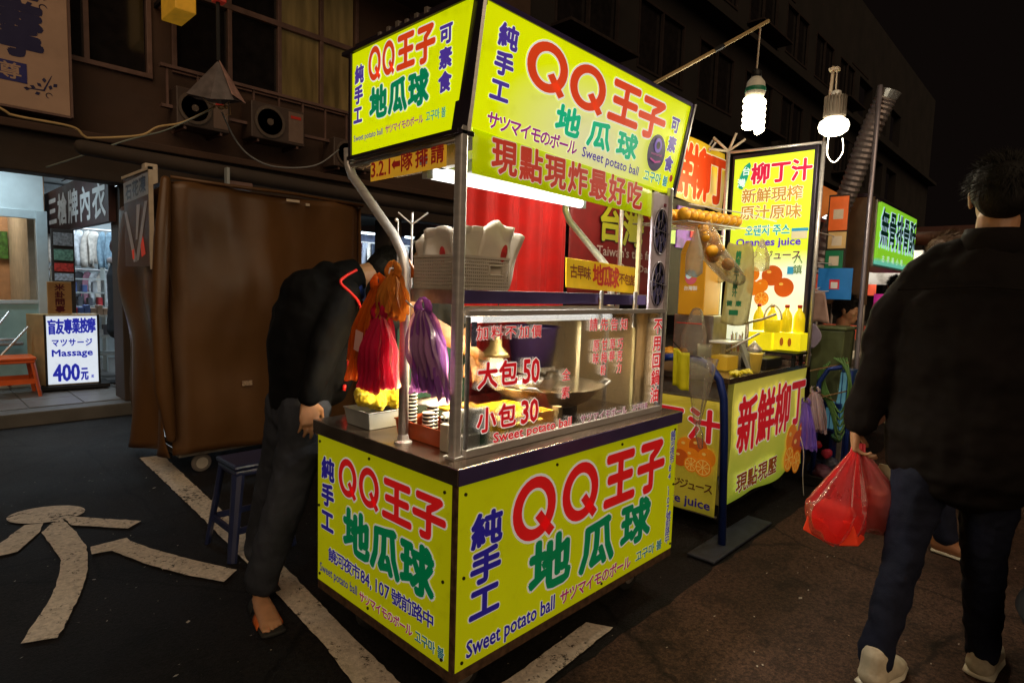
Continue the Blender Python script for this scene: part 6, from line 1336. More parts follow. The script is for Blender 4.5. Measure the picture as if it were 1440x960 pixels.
# lights for them: lamp of that stall
light_area('neighbour_stall_tube', (2.2, .95, 2.14), 1.3, .05, 5, (1, .85, .68), direction=(0, .6, -.8))
t = thing('stall_tube_lamp', 'tube lamp of the neighbouring stall above the red curtain', 'lamp', (2.2, .98, 2.17))
obj('tube', MB().cyl((1.6, .98, 2.17), (2.8, .98, 2.17), .013, 10), MT['fluor'], t, smooth=True)
tag(obj('steel_pole', MB().cyl((2.05, .85, .9), (2.05, .85, 2.15), .013, 10), MT['steel'], None, smooth=True), 'thin steel pole standing before the red banner behind the placard', 'pole')

# ================================================================== THE ORANGE JUICE CART
jc = thing('food_cart', 'orange juice cart with green edged banners, tall lit menu board and steel counter', 'food cart', (2.7, .4, 0))
jg = M('banner_green_yellow', (.42, .50, .02), .55, es=.16, var=.06, bump=.15, bscale=9)
body = MB().box(2.09, 3.30, .125, .78, .16, .86); obj('body', body, MT['steel_worn'], jc)
obj('countertop', MB().box(2.03, 3.34, .09, .82, .862, .895), MT['steel_top'], jc, bevel=.003)
def jf(u, v):
    x = 2.115 + 1.20 * u; z = .885 - .715 * v + .012 * sin(u * 9) * v
    return (x, .098 + .008 * sin(u * 13 + v * 3) * (.3 + v) + .005 * sin(v * 9), z)
# one cloth whose print (green field, yellow green border) is coloured by a material
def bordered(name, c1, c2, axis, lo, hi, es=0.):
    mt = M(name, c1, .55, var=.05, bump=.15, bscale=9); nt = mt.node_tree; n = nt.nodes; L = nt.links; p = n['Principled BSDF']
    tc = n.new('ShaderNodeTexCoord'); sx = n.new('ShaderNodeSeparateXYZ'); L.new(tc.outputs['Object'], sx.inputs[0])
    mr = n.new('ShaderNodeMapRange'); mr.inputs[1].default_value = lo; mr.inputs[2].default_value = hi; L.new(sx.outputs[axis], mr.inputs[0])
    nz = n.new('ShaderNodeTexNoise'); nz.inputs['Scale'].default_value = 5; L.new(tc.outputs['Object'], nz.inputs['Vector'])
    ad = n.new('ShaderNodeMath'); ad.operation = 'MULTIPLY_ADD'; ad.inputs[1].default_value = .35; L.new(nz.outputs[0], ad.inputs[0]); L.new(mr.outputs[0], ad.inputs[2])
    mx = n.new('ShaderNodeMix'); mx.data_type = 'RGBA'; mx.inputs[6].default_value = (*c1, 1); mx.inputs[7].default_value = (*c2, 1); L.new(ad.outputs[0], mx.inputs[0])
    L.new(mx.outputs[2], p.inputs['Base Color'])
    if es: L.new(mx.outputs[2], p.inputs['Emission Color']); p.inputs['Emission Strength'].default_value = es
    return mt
fbn = obj('front_banner', MB().grid(jf, 40, 16), bordered('front_banner_print', (.26, .40, .02), (.62, .56, .08), 2, .10, .80, .34), jc, smooth=True, solid=.002)  # glow added to cloth and print to brighten them; no lamp inside
pJ = ((0, .084, 0), (1, 0, 0), (0, 0, 1), (0, -1, 0))
JR = ink('juice_red', (.60, .012, .02), .36); JW = ink('juice_white', (.74, .70, .60), .34); JB = ink('juice_brown', (.30, .07, .01), .2)
lettering(fbn, pJ, [('c', '新鮮柳丁', (2.288, .605), (3.125, .64), .235, .30)], JR, JW, .035, .03)
lettering(fbn, pJ, [('c', '現點現壓', (2.26, .27), (2.73, .275), .13, .105)], JB, JW, .035, .03)
orm = ink('print_orange', (.80, .22, .01), .25); ormd = ink('print_orange_dark', (.60, .10, .01), .22); ormy = ink('print_orange_pale', (.85, .50, .10), .25)
def oranges(par, plane, specs, lift=.003):
    for k, (cu, cv, r, kind) in enumerate(specs):
        stamp('printed_orange', par, plane, [('p', ell(cu, cv, r, r))], (orm, ormd, orm)[k % 3], 0, lift + .0004 * k)
        if kind == 'half':
            stamp('orange_slice', par, plane, [('p', ell(cu, cv, r * .84, r * .84))], ormy, 0, lift + .0004 * k + .0002)
            stamp('orange_slice', par, plane, [('p', [(cu + r * .1 * cos(a + .4), cv + r * .1 * sin(a + .4)), (cu + r * .72 * cos(a + .08), cv + r * .72 * sin(a + .08)), (cu + r * .78 * cos(a + .4), cv + r * .78 * sin(a + .4)), (cu + r * .72 * cos(a + .72), cv + r * .72 * sin(a + .72))]) for a in [j * 2 * pi / 8 for j in range(8)]], orm, 0, lift + .0004 * k + .0003)
        else:
            stamp('orange_highlight', par, plane, [('p', ell(cu - r * .3, cv + r * .35, r * .22, r * .15))], ormy, 0, lift + .0004 * k + .0002)
oranges(fbn, pJ, [(3.05, .40, .10, ''), (3.16, .33, .11, ''), (3.02, .27, .09, 'half'), (3.17, .22, .08, 'half'), (3.24, .42, .07, '')])
# side banner
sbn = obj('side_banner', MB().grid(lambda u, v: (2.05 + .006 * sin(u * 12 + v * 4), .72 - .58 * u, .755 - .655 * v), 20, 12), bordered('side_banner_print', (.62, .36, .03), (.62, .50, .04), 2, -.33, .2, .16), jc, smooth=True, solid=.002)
obj('side_banner_frame', MB().box(2.053, 2.075, .135, .725, .757, .765).box(2.053, 2.075, .135, .725, .092, .10), MT['steel_worn'], jc)
pJs = ((2.041, 0, 0), (0, -1, 0), (0, 0, 1), (-1, 0, 0))
lettering(sbn, pJs, [('c', '丁汁', (-.45, .605), (-.225, .605), .17, .17)], JR, JW, .045, .03)
oranges(sbn, pJs, [(-.33, .47, .055, ''), (-.255, .485, .055, ''), (-.29, .42, .05, ''), (-.20, .43, .055, ''), (-.36, .40, .05, ''), (-.29, .375, .045, 'half'), (-.218, .372, .052, 'half')])
lettering(sbn, pJs, [('c', 'オレンジジュース', (-.53, .245), (-.18, .255), .05, .055)], ink('side_brown', (.12, .02, .01), .1), None, .02)
lettering(sbn, pJs, [('s', 'Orange juice', -.60, -.165, .118, .185)], ink('side_navy', (.04, .02, .20), .15), None, .03)
obj('chassis', MB().box(2.1, 3.28, .16, .76, .10, .155), MT['black_metal'], jc)
for (x, y) in ((2.25, .2), (3.15, .2), (2.25, .68), (3.15, .68)):
    obj('wheel', MB().lathe([(.05, -.02), (.075, -.016), (.08, -.008), (.08, .008), (.075, .016), (.05, .02)], (x, y, .0805), 20, 'y'), MT['rubber'], jc, smooth=True)
bluem = M('blue_painted_tube', (.012, .035, .22), .35, .3, var=.2, dirt=.3)
obj('push_handle', MB().tube([(1.92, .03, .005), (1.92, .055, .6), (1.92, .070, .80), (1.92, .10, .90), (1.92, .155, .965), (1.92, .22, .99), (1.92, .29, .995)], .021, 14), bluem, jc, smooth=True)
obj('push_handle', MB().tube([(1.92, .60, .30), (1.92, .60, .80), (1.92, .57, .90), (1.92, .50, .965), (1.92, .40, .99), (1.92, .36, .995)], .021, 14), bluem, jc, smooth=True)
obj('handle_grip', MB().tube([(1.92, .29, .995), (1.92, .36, .995)], .023, 14), MT['grey_plastic'], jc, smooth=True)
obj('handle_brace', MB().tube([(1.92, .05, .30), (2.09, .14, .32)], .014, 8).tube([(1.92, .60, .32), (2.09, .62, .32)], .014, 8), bluem, jc, smooth=True)
tag(obj('ramp_plate', MB().box(1.68, 2.45, -.04, .11, .006, .020), M('blue_grey_plate', (.035, .042, .06), .55, .2, var=.4, scale=12, dirt=.5), None, bevel=.006), 'worn blue grey plate lying on the road under the front of the juice cart', 'plate')
# tall lit menu board
mbd = thing('menu_board', 'tall lit orange juice menu board with printed oranges at the end of the juice cart', 'sign', (3.13, .34, .9))
obj('case', MB().box(3.10, 3.17, .062, .63, 1.0, 2.335), MT['alu_dark'], mbd, bevel=.003)
def grad_sign(name, c1, c2, z0, z1, es):
    mt = bordered(name, c2, c1, 2, z0, z1, es); return mt
lf = obj('lit_face', MB().box(3.094, 3.0995, .085, .612, 1.03, 2.305), bordered('menu_face', (.66, .70, .66), (.50, .62, .02), 2, .62, .80, .95), mbd)
pM = ((3.094, 0, 0), (0, -1, 0), (0, 0, 1), (-1, 0, 0))
MR = ink('menu_red', (.50, .01, .05), .75); MO = ink('menu_brown', (.42, .22, .03), .7); MW = ink('menu_white', (.75, .75, .65), .8)
lettering(lf, pM, [('c', '柳丁汁', (-.425, 2.187), (-.155, 2.183), .112, .13)], MR, MW, .04, .03)
lettering(lf, pM, [('c', '新鮮現榨', (-.496, 2.040), (-.189, 2.036), .088, .09), ('c', '原汁原味', (-.500, 1.925), (-.189, 1.917), .088, .09)], MO, MW, .025, .03)
lettering(lf, pM, [('s', '오렌지 주스', -.505, -.205, 1.765, 1.835)], ink('menu_teal', (.0, .30, .32), .7), MW, .03, .03)
lettering(lf, pM, [('s', 'Oranges juice', -.565, -.130, 1.680, 1.745)], ink('menu_violet', (.08, .02, .42), .7), None, .035)
lettering(lf, pM, [('c', 'オレンジ', (-.56, 1.628), (-.43, 1.628), .038, .055), ('c', 'ジュース', (-.335, 1.628), (-.15, 1.628), .055, .06)], ink('menu_plum', (.12, .01, .08), .5), None, .02)
stamp('island_print', lf, pM, [('p', [(-.572, 2.10), (-.545, 2.09), (-.515, 2.16), (-.495, 2.25), (-.505, 2.275), (-.54, 2.25), (-.57, 2.18), (-.580, 2.13)])], ink('menu_green', (.0, .28, .18), .7), 0, .002)
stamp('island_print', lf, pM, [('c', '台灣', (-.525, 2.215), (-.555, 2.135), .05, .055)], ink('menu_pale', (.6, .8, .75), .8), .02, .004)
oranges(lf, pM, [(-.44, 1.50, .055, ''), (-.30, 1.49, .070, ''), (-.365, 1.42, .045, ''), (-.42, 1.40, .05, ''), (-.215, 1.41, .065, '')])
oranges(lf, pM, [(-.36, 1.33, .05, 'half')], .006)
stamp('sticker', lf, pM, [('p', [(-.19, 1.735), (-.09, 1.735), (-.09, 1.80), (-.19, 1.80)])], ink('sticker_cream', (.6, .55, .35), .5), 0, .006)
stamp('sticker', lf, pM, [('p', [(-.19, 1.785), (-.085, 1.785), (-.085, 1.805), (-.19, 1.805)]), ('p', [(-.20, 1.50), (-.16, 1.50), (-.16, 1.55), (-.20, 1.55)])], ink('sticker_blue', (.02, .25, .45), .6), 0, .007)
stamp('lettering', lf, pM, [('c', '八鎮', (-.135, 1.60), (-.135, 1.53), .05, .055)], ink('sticker_ink', (.12, .22, .08), .3), .02, .007)
# frame tubes of the cart
obj('post', MB().tube([(3.14, .045, .895), (3.14, .045, 2.36)], .014, 12), MT['steel'], jc, smooth=True)
obj('post', MB().tube([(3.05, .645, .895), (3.05, .645, 2.36)], .014, 12), MT['steel'], jc, smooth=True)
obj('top_rail', MB().tube([(3.05, .645, 2.35), (3.14, .045, 2.355)], .010, 10), MT['steel'], jc, smooth=True)
obj('post', MB().tube([(2.2, .70, .895), (2.2, .70, 2.2)], .014, 12), MT['steel'], jc, smooth=True)
obj('rail_ends', MB().tube([(3.05, .645, 2.36), (3.0, .74, 2.46)], .009, 8).tube([(3.05, .645, 2.36), (3.06, .60, 2.48)], .009, 8).tube([(3.05, .645, 2.36), (3.1, .55, 2.44)], .009, 8).tube([(3.05, .645, 2.36), (2.9, .72, 2.36)], .009, 8), MT['cream'], jc, smooth=True)
# red and yellow banner above
yb = thing('juice_banner', 'yellow banner with big orange red characters clipped above the juice cart', 'banner', (3.1, .8, 2.0))
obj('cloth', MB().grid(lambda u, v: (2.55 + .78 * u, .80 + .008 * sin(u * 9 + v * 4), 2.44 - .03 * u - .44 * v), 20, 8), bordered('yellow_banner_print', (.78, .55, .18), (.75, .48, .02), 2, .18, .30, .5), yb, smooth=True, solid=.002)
lettering(yb, ((0, .785, 0), (1, 0, 0), (0, 0, 1), (0, -1, 0)), [('c', '鮮柳丁', (2.66, 2.19), (3.215, 2.19), .25, .33)], ink('banner_orange_red', (.72, .06, .01), .45), ink('banner_cream', (.8, .7, .4), .5), .05, .03)
obj('clip', MB().tube([(3.05, .79, 2.38), (3.08, .76, 2.44), (3.10, .79, 2.47), (3.06, .80, 2.42)], .008, 6), MT['steel'], yb)
# wire shelf with oranges
ws = thing('wire_shelf', 'wire shelf high on the juice cart carrying a row of oranges', 'shelf', (2.1, .3, 1.72))
mb = MB()
for y in (.22, .30, .38, .46, .54): mb.tube([(1.70, y, 1.715), (2.45, y, 1.745)], .0035, 5)
for i in range(10): x = 1.70 + i * .082; mb.tube([(x, .22, 1.717 + i * .0032), (x, .54, 1.717 + i * .0032)], .0025, 5)
mb.tube([(1.70, .22, 1.80), (2.45, .22, 1.83), (2.62, .12, 1.80)], .004, 5).tube([(1.70, .22, 1.715), (2.45, .22, 1.745), (2.62, .12, 1.765)], .004, 5)
obj('wires', mb, MT['steel'], ws)
obj('bracket', MB().tube([(2.2, .54, 1.735), (2.2, .70, 1.735)], .006, 6).tube([(2.45, .54, 1.745), (3.05, .64, 1.76)], .006, 6), MT['steel'], ws)
fruit = M('orange_fruit', (.82, .40, .02), .45, var=.2, scale=20, bump=.3, bscale=160)
f0 = None; fr_n = 0
def orange(loc, label, group, s_=1.):
    global f0
    if f0 is None: f0 = obj('orange', MB().ball((0, 0, 0), (.036, .036, .034), 14, 10), fruit, None, smooth=True, origin=(0, 0, 0)); o = f0
    else: o = f0.copy(); COL.objects.link(o)
    o.location = loc; o.scale = (s_,) * 3; o.rotation_euler = (rnd.uniform(0, 3), rnd.uniform(0, 3), 0); tag(o, label, 'orange', group); return o
for i in range(9):
    for j in range(3): orange((1.75 + i * .08 + rnd.uniform(-.006, .006), .27 + j * .085, 1.758 + i * .0032), 'oranges in the row on the wire shelf above the juice counter', 'oranges on the wire shelf')
# net bag of oranges
nb = thing('net_bag', 'net bag of oranges hanging from the wire shelf over the juice machine', 'net bag', (2.1, .2, 1.4))
npts = [(2.00, .285, 1.70), (1.965, .245, 1.66), (2.035, .235, 1.655), (2.00, .29, 1.625), (2.06, .215, 1.595), (1.99, .22, 1.585), (2.10, .26, 1.56), (2.17, .205, 1.52), (2.22, .235, 1.475), (2.27, .18, 1.455)]
mb = MB()
for k in range(7):
    a = k * 2 * pi / 7; mb.tube([(2.0 + .02 * cos(a), .26 + .02 * sin(a), 1.755)] + [(x + .053 * cos(a + i * .5), y + .053 * sin(a + i * .5), z) for i, (x, y, z) in enumerate(((1.99, .26, 1.68), (2.02, .255, 1.60), (2.10, .235, 1.55), (2.20, .215, 1.50), (2.29, .20, 1.46)))], .0015, 4)
obj('strings', mb, M('yellow_string', (.7, .45, .06), .6), nb)
obj('film', MB().loft([(1.99, .26, 1.75), (1.985, .26, 1.68), (2.03, .25, 1.60), (2.12, .235, 1.54), (2.22, .215, 1.48), (2.30, .19, 1.44)], [.012, .062, .066, .064, .060, .04], 18), MT['film2'], nb, smooth=True)
for p in npts[:8]: orange(p, 'oranges inside the hanging net bag', 'oranges in the net bag', 1.0)
# machine, jug, panels and counter goods
pn = thing('juice_tank', 'tall orange juice tank with a blue and pink round logo behind the fan board', 'juice tank', (2.3, .48, 1.22))
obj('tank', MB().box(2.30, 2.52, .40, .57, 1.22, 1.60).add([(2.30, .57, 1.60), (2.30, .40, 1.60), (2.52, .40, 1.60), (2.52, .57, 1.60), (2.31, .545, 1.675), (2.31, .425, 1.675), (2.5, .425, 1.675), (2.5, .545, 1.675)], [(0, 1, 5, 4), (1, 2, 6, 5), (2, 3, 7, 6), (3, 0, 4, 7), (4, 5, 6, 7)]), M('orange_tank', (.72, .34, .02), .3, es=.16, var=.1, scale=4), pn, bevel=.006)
pT = ((2.2985, 0, 0), (0, -1, 0), (0, 0, 1), (-1, 0, 0))
stamp('logo', pn, pT, [('p', ell(-.490, 1.45, .040, .045, 24, 0, pi))], ink('logo_blue', (.05, .30, .45), .3), 0, .001)
stamp('logo', pn, pT, [('p', ell(-.490, 1.45, .040, .045, 24, pi, 2 * pi))], ink('logo_pink', (.65, .12, .16), .3), 0, .001)
stamp('logo', pn, pT, [('p', ell(-.505, 1.455, .018, .016))], ink('logo_pale', (.6, .75, .75), .4), 0, .002)
stamp('lettering', pn, pT, [('c', '台灣製', (-.52, 1.382), (-.46, 1.382), .026, .026)], ink('logo_white', (.7, .65, .55), .3), .03, .001)
obj('machine', MB().box(2.32, 2.52, .34, .60, .90, 1.22), MT['steel_worn'], pn, bevel=.006)
t = thing('drink_poster', 'small bright posters behind the net of oranges under the wire shelf', 'poster', (2.8, .75, 1.6))
obj('poster', MB().box(2.36, 2.58, .765, .775, 1.68, 1.90), M('green_yellow_poster', (.45, .62, .15), .5, es=.4, var=.5, scale=6), t)
obj('poster', MB().box(2.60, 3.02, .765, .775, 1.66, 1.94), M('violet_poster', (.22, .07, .38), .5, es=.35, var=.8, scale=9), t)
obj('poster', MB().box(2.78, 2.92, .758, .764, 1.74, 1.86), M('red_poster', (.55, .03, .05), .5, es=.3), t)
obj('lamp_back', MB().box(2.30, 3.02, .78, .79, 1.20, 1.98), MT['wall_dk'], t)
tb = thing('printed_bag', 'long translucent bag with green vertical printing hanging in front of the menu board', 'plastic bag', (2.3, .18, 1.16))
obj('film', MB().grid(lambda u, v: (2.30 + .03 * sin(pi * v) + .006 * sin(u * 12 + v * 5), .285 - .02 * (1 - min(1, v * 9) ** .5) - (.145 + .02 * min(1, v * 9) ** .5 - .02 * (1 - min(1, v * 9) ** .5)) * u, 1.655 - .47 * v - .015 * sin(u * 3.1)), 14, 24), glass_mat('printed_bag_film', (.95, .9, .75), .1, .2, .62, (.62, .55, .30)), tb, smooth=True, solid=.001)
stamp('lettering', tb, ((2.283, 0, 0), (0, -1, 0), (0, 0, 1), (-1, 0, 0)), [('c', '純鮮柳丁原汁', (-.195, 1.58), (-.205, 1.36), .026, .040), ('c', '健康', (-.232, 1.30), (-.178, 1.30), .03, .03), ('p', [(-.23, 1.235), (-.18, 1.235), (-.18, 1.26), (-.23, 1.26)])], M('bag_green', (.01, .22, .09), .5), .05, .0)
for i, (y, lab) in enumerate(((.425, 'clear cup stack bag hanging left of the printed bag'),)):
    t = thing('cup_bag', lab, 'plastic bag', (2.25, y, .95)); obj('film', MB().loft([(2.22, .40, 1.24), (2.22, .41, 1.10), (2.22, .41, .93)], [.035, .075, .07], 16), MT['film2'], t, smooth=True)
    obj('red_rim', MB().tube([(2.15, .49, 1.175), (2.15, .33, 1.175)], .003, 5), MT['red_trim'], t)
jl = bordered('orange_juice', (.75, .42, .01), (.82, .50, .02), 2, 0, 1, .30)
t = thing('juice_dispenser', 'clear square juice dispenser half full of yellow juice on the juice counter', 'dispenser', (2.35, .27, .9))
obj('tank', MB().box(2.27, 2.43, .215, .33, .90, 1.06), glass_mat('dispenser_plastic', (.95, .92, .85), .1, .05, .12, (.8, .7, .4)), t, bevel=.006)
obj('juice', MB().box(2.275, 2.425, .22, .325, .905, .985), jl, t)
obj('lid', MB().box(2.265, 2.435, .21, .335, 1.062, 1.075), MT['white_plastic'], t, bevel=.003)
obj('stirrer', MB().tube([(2.30, .24, 1.02), (2.42, .10, 1.13)], .006, 8), MT['steel'], t, smooth=True)
t = thing('knife_block', 'dark grey chute beside the yellow juice boxes', 'chute', (2.45, .18, .9))
obj('chute', MB().obox((2.45, .185, .985), (1, 0, 0), (0, .45, 1), (0, -1, .45), .06, .19, .02), MT['grey_plastic'], t, bevel=.003)
# bottles and lit yellow boxes
t = thing('bottle_display', 'glowing yellow display box for juice bottles at the foot of the menu board', 'display box', (2.95, .2, 1.0))
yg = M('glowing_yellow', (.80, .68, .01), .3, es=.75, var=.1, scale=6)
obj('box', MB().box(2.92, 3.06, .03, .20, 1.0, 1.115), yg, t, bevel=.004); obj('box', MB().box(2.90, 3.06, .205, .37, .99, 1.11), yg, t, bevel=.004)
stamp('bottle_print', t, ((2.917, 0, 0), (0, -1, 0), (0, 0, 1), (-1, 0, 0)), [('p', ell(-.145, 1.055, .012, .028)), ('p', ell(-.095, 1.055, .012, .028))], ink('box_brown', (.40, .12, .01), .4), 0, .001)
obj('stand', MB().box(2.88, 3.08, .03, .38, .975, .989).box(2.9, 2.92, .05, .07, .896, .974).box(2.9, 2.92, .34, .36, .896, .974).box(3.04, 3.06, .05, .07, .896, .974).box(3.04, 3.06, .34, .36, .896, .974), MT['black_metal'], t)
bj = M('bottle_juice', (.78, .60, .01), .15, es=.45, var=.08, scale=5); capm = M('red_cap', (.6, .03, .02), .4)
bt = None
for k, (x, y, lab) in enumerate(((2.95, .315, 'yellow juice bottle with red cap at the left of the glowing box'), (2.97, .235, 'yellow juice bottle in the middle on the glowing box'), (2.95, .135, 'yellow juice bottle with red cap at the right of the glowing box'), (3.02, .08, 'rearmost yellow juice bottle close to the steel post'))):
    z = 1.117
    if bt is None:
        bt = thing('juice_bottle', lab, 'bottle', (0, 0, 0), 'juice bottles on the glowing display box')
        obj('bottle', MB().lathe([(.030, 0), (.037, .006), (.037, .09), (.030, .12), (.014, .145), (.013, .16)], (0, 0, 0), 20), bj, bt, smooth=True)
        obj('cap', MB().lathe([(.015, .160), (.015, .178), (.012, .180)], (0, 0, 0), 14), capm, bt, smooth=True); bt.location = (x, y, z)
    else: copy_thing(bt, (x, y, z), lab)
jug = thing('glass_jug', 'round handled juice jug with a pale loop handle among the bottles', 'jug', (2.9, .2, 1.117))
obj('loop', MB().tube([(2.90, .26 - .055 + .055 * cos(a), 1.20 + .09 * sin(a)) for a in [pi * k / 12 for k in range(13)]], .006, 8), MT['white_plastic'], jug, smooth=True)
obj('jug', MB().lathe([(.05, 0), (.052, .08), (.050, .085)], (2.90, .205, 1.113), 20), bj, jug, smooth=True)
t = thing('juice_cup', 'yellow plastic cup of orange juice standing on the juice counter', 'cup', (2.40, .055, .896))
obj('cup', MB().lathe([(.026, 0), (.038, .105), (.040, .108), (.036, .109)], (2.46, .125, .897), 20), M('juice_cup_plastic', (.75, .48, .06), .35, es=.12), t, smooth=True)
obj('black_bin', MB().box(2.60, 2.86, .11, .34, .897, .965), MT['black_metal'], None, bevel=.01, label='black tray behind the yellow cup under the bottle display')['category'] = 'tray'
mb = MB(); rr = random.Random(9)
for k in range(16): a = rr.uniform(0, pi); p = V3(2.15 + rr.random() * .22, .10 + rr.random() * .05, .902 + rr.random() * .012); mb.loft([p - V3(cos(a), sin(a) * .5, 0) * .05, p + V3(0, 0, .006), p + V3(cos(a), sin(a) * .5, 0) * .05], [.008, .010, .007], 6)
tag(obj('yellow_wrap', mb, M('yellow_wrap', (.72, .58, .02), .5, es=.06), None, remesh=.004, relax=2), 'crumpled yellow plastic wrap along the edge of the juice counter', 'wrap')
t = thing('cup_tower', 'tall tower of clear plastic cups in front of the juice tank', 'cup stack', (2.12, .22, .896))
mb = MB()
for k in range(12): mb.lathe([(.034, 0), (.041, .030), (.043, .032)], (2.14, .30, .897 + k * .012), 16, closed=True)
obj('cups', mb, glass_mat('cup_clear', (.95, .95, .92), .1, .05, .25, (.8, .75, .6)), t, smooth=True)
t = thing('straw_jar', 'jar of coloured straws beside the printed bag on the juice counter', 'jar', (2.55, .30, .896))
obj('jar', MB().lathe([(.035, 0), (.035, .10), (.033, .10), (.033, .004)], (2.58, .30, .897), 16), MT['film'], t, smooth=True)
for k in range(9): a = k * .7; obj('straw', MB().tube([(2.58 + .015 * cos(a), .30 + .015 * sin(a), .90), (2.58 + .035 * cos(a), .30 + .035 * sin(a), 1.10 + .01 * (k % 3))], .003, 5), (M('straw_red', (.6, .05, .05), .5), M('straw_yellow', (.75, .6, .05), .5), MT['white_plastic'])[k % 3], t)
for k, (x, y, z, w_, h_, c_, lb) in enumerate(((2.62, .20, 1.70, .10, .20, (.70, .60, .30), 'small yellowish clear bag hanging from the right part of the wire shelf'), (1.84, .24, 1.70, .09, .26, (.75, .7, .6), 'pale clear bag hanging from the left end of the wire shelf'), (2.50, .42, 1.72, .12, .30, (.6, .45, .15), 'amber bag of peel hanging behind the printed bag'))):
    t = thing('hanging_bag', lb, 'plastic bag', (x, y, z - h_)); ph = k * 2.
    obj('film', MB().grid(lambda u, v: (x + .03 * sin(2 * pi * u) * min(1, .2 + v * 2), y + (w_ / 2) * cos(2 * pi * u) * min(1, .12 + v * 1.6) * (1 + .12 * sin(5 * 2 * pi * u + ph)) * (1 if v < .95 else .4), z - h_ * v), 40, 14), glass_mat('bag_tint_%s' % 'abc'[k], (.97, .95, .9), .1, .12, .35, c_), t, smooth=True)
t = thing('fruit_box', 'open cardboard box of oranges under the juice tank', 'box', (2.18, .52, .896))
obj('box', MB().box(2.06, 2.28, .44, .445, .897, 1.0).box(2.06, 2.28, .645, .65, .897, 1.0).box(2.06, 2.065, .446, .644, .897, 1.0).box(2.275, 2.28, .446, .644, .897, 1.0), M('cardboard', (.32, .20, .10), .8), t)
for i in range(3):
    for j in range(2): orange((2.10 + i * .072, .49 + j * .085, .985), 'oranges heaped in the open cardboard box', 'oranges in the cardboard box')
t = thing('squeezer', 'steel hand press squeezer behind the yellow cup', 'squeezer', (2.72, .26, .966))
obj('base', MB().box(2.66, 2.80, .20, .32, .966, .985), MT['steel'], t, bevel=.003); obj('column', MB().cyl((2.73, .30, .985), (2.73, .30, 1.18), .012, 10), MT['steel'], t, smooth=True)
obj('cone', MB().lathe([(.045, 0), (.05, .02), (.02, .05), (.004, .07)], (2.73, .245, .99), 18), MT['steel'], t, smooth=True); obj('lever', MB().tube([(2.73, .31, 1.17), (2.70, .20, 1.20), (2.66, .10, 1.24)], .008, 8), MT['steel'], t, smooth=True)
light_area('menu_board_glow', (3.08, .35, 1.65), 1.2, .45, 7, (.95, 1, .55), direction=(-1, 0, 0), xdir=(0, 0, 1))
# hanging things between the two carts
t = thing('yellow_rag', 'bright yellow rag hanging at the right end of the glass case', 'rag', (1.5, .11, .90))
obj('cloth', MB().grid(lambda u, v: (1.5 + .006 * sin(u * 9), .150 - .085 * u - .005 * v, 1.085 - .18 * v - .02 * u + .004 * sin(u * 8)), 10, 12), M('yellow_rag', (.72, .66, .01), .6, es=.06), t, smooth=True, solid=.002)
obj('string', MB().tube([(1.5, .11, 1.08), (1.30, .10, 1.18), (1.254, .07, 1.22)], .002, 5), MT['black_metal'], t)
t = thing('clear_bag', 'clear twisted plastic bag hanging beside the yellow rag', 'plastic bag', (1.6, .06, .72))
obj('film', MB().grid(lambda u, v: (1.62 + .045 * (1 - .75 * v) * sin(2 * pi * u) * (1 + .2 * sin(5 * 2 * pi * u)), .065 + (.075 * (1 - .85 * v) + .004) * cos(2 * pi * u) * (1 + .12 * sin(7 * 2 * pi * u + 3 * v)), 1.04 - .33 * v), 48, 16), MT['film2'], t, smooth=True)
obj('knot', MB().loft([(1.62, .065, .72), (1.62, .05, .66), (1.62, .04, .60)], [.008, .020, .012], 10), MT['film2'], t, smooth=True)
obj('cord', MB().tube([(1.62, .065, 1.04), (1.75, .2, 1.03), (1.92, .30, 1.0)], .003, 5), MT['black_metal'], t)

# bulbs on their rods
def cfl_lamp():
    t = thing('hanging_bulb', 'spiral energy saving bulb with green band hanging from the end of the wooden rod', 'lamp', (1.85, -.02, 2.1)); x, y = 1.83, -.03
    wd = M('pale_rod', (.42, .30, .14), .5)
    obj('rod', MB().tube([(1.22, .35, 2.20), (1.30, .128, 2.235) if False else (1.50, .165, 2.40), (1.86, -.06, 2.66)], .009, 8), wd, t, smooth=True)
    obj('rod_joint', MB().tube([(1.62, .09, 2.487), (1.66, .065, 2.516)], .0115, 8), MT['black_metal'], t)
    obj('wire', MB().tube([(x, y - .005, 2.645), (x, y, 2.43)], .004, 6), MT['cream'], t)
    obj('socket', MB().lathe([(.012, 0), (.022, -.01), (.024, -.035), (.018, -.045)], (x, y, 2.435), 16), MT['black_metal'], t, smooth=True)
    obj('ballast', MB().lathe([(.02, 0), (.040, -.025), (.046, -.055), (.046, -.08), (.034, -.105)], (x, y, 2.40), 20), M('ballast_white', (.60, .55, .42), .4, es=.08), t, smooth=True)
    obj('green_band', MB().lathe([(.0465, -.052), (.0475, -.054), (.0475, -.070), (.0465, -.072)], (x, y, 2.40), 20), M('green_band', (.02, .22, .12), .4), t, smooth=True)
    pts = []
    for k in range(61): a = k / 60 * 2 * pi * 5; pts.append((x + .038 * cos(a), y + .038 * sin(a), 2.300 - .15 * k / 60))
    obj('spiral_tube', MB().tube(pts, .0165, 8), MT['bulb'], t, smooth=True)
    light_point('cfl_glow', (x, y - .0, 2.10), 12, (1, .86, .60), .06)
cfl_lamp()
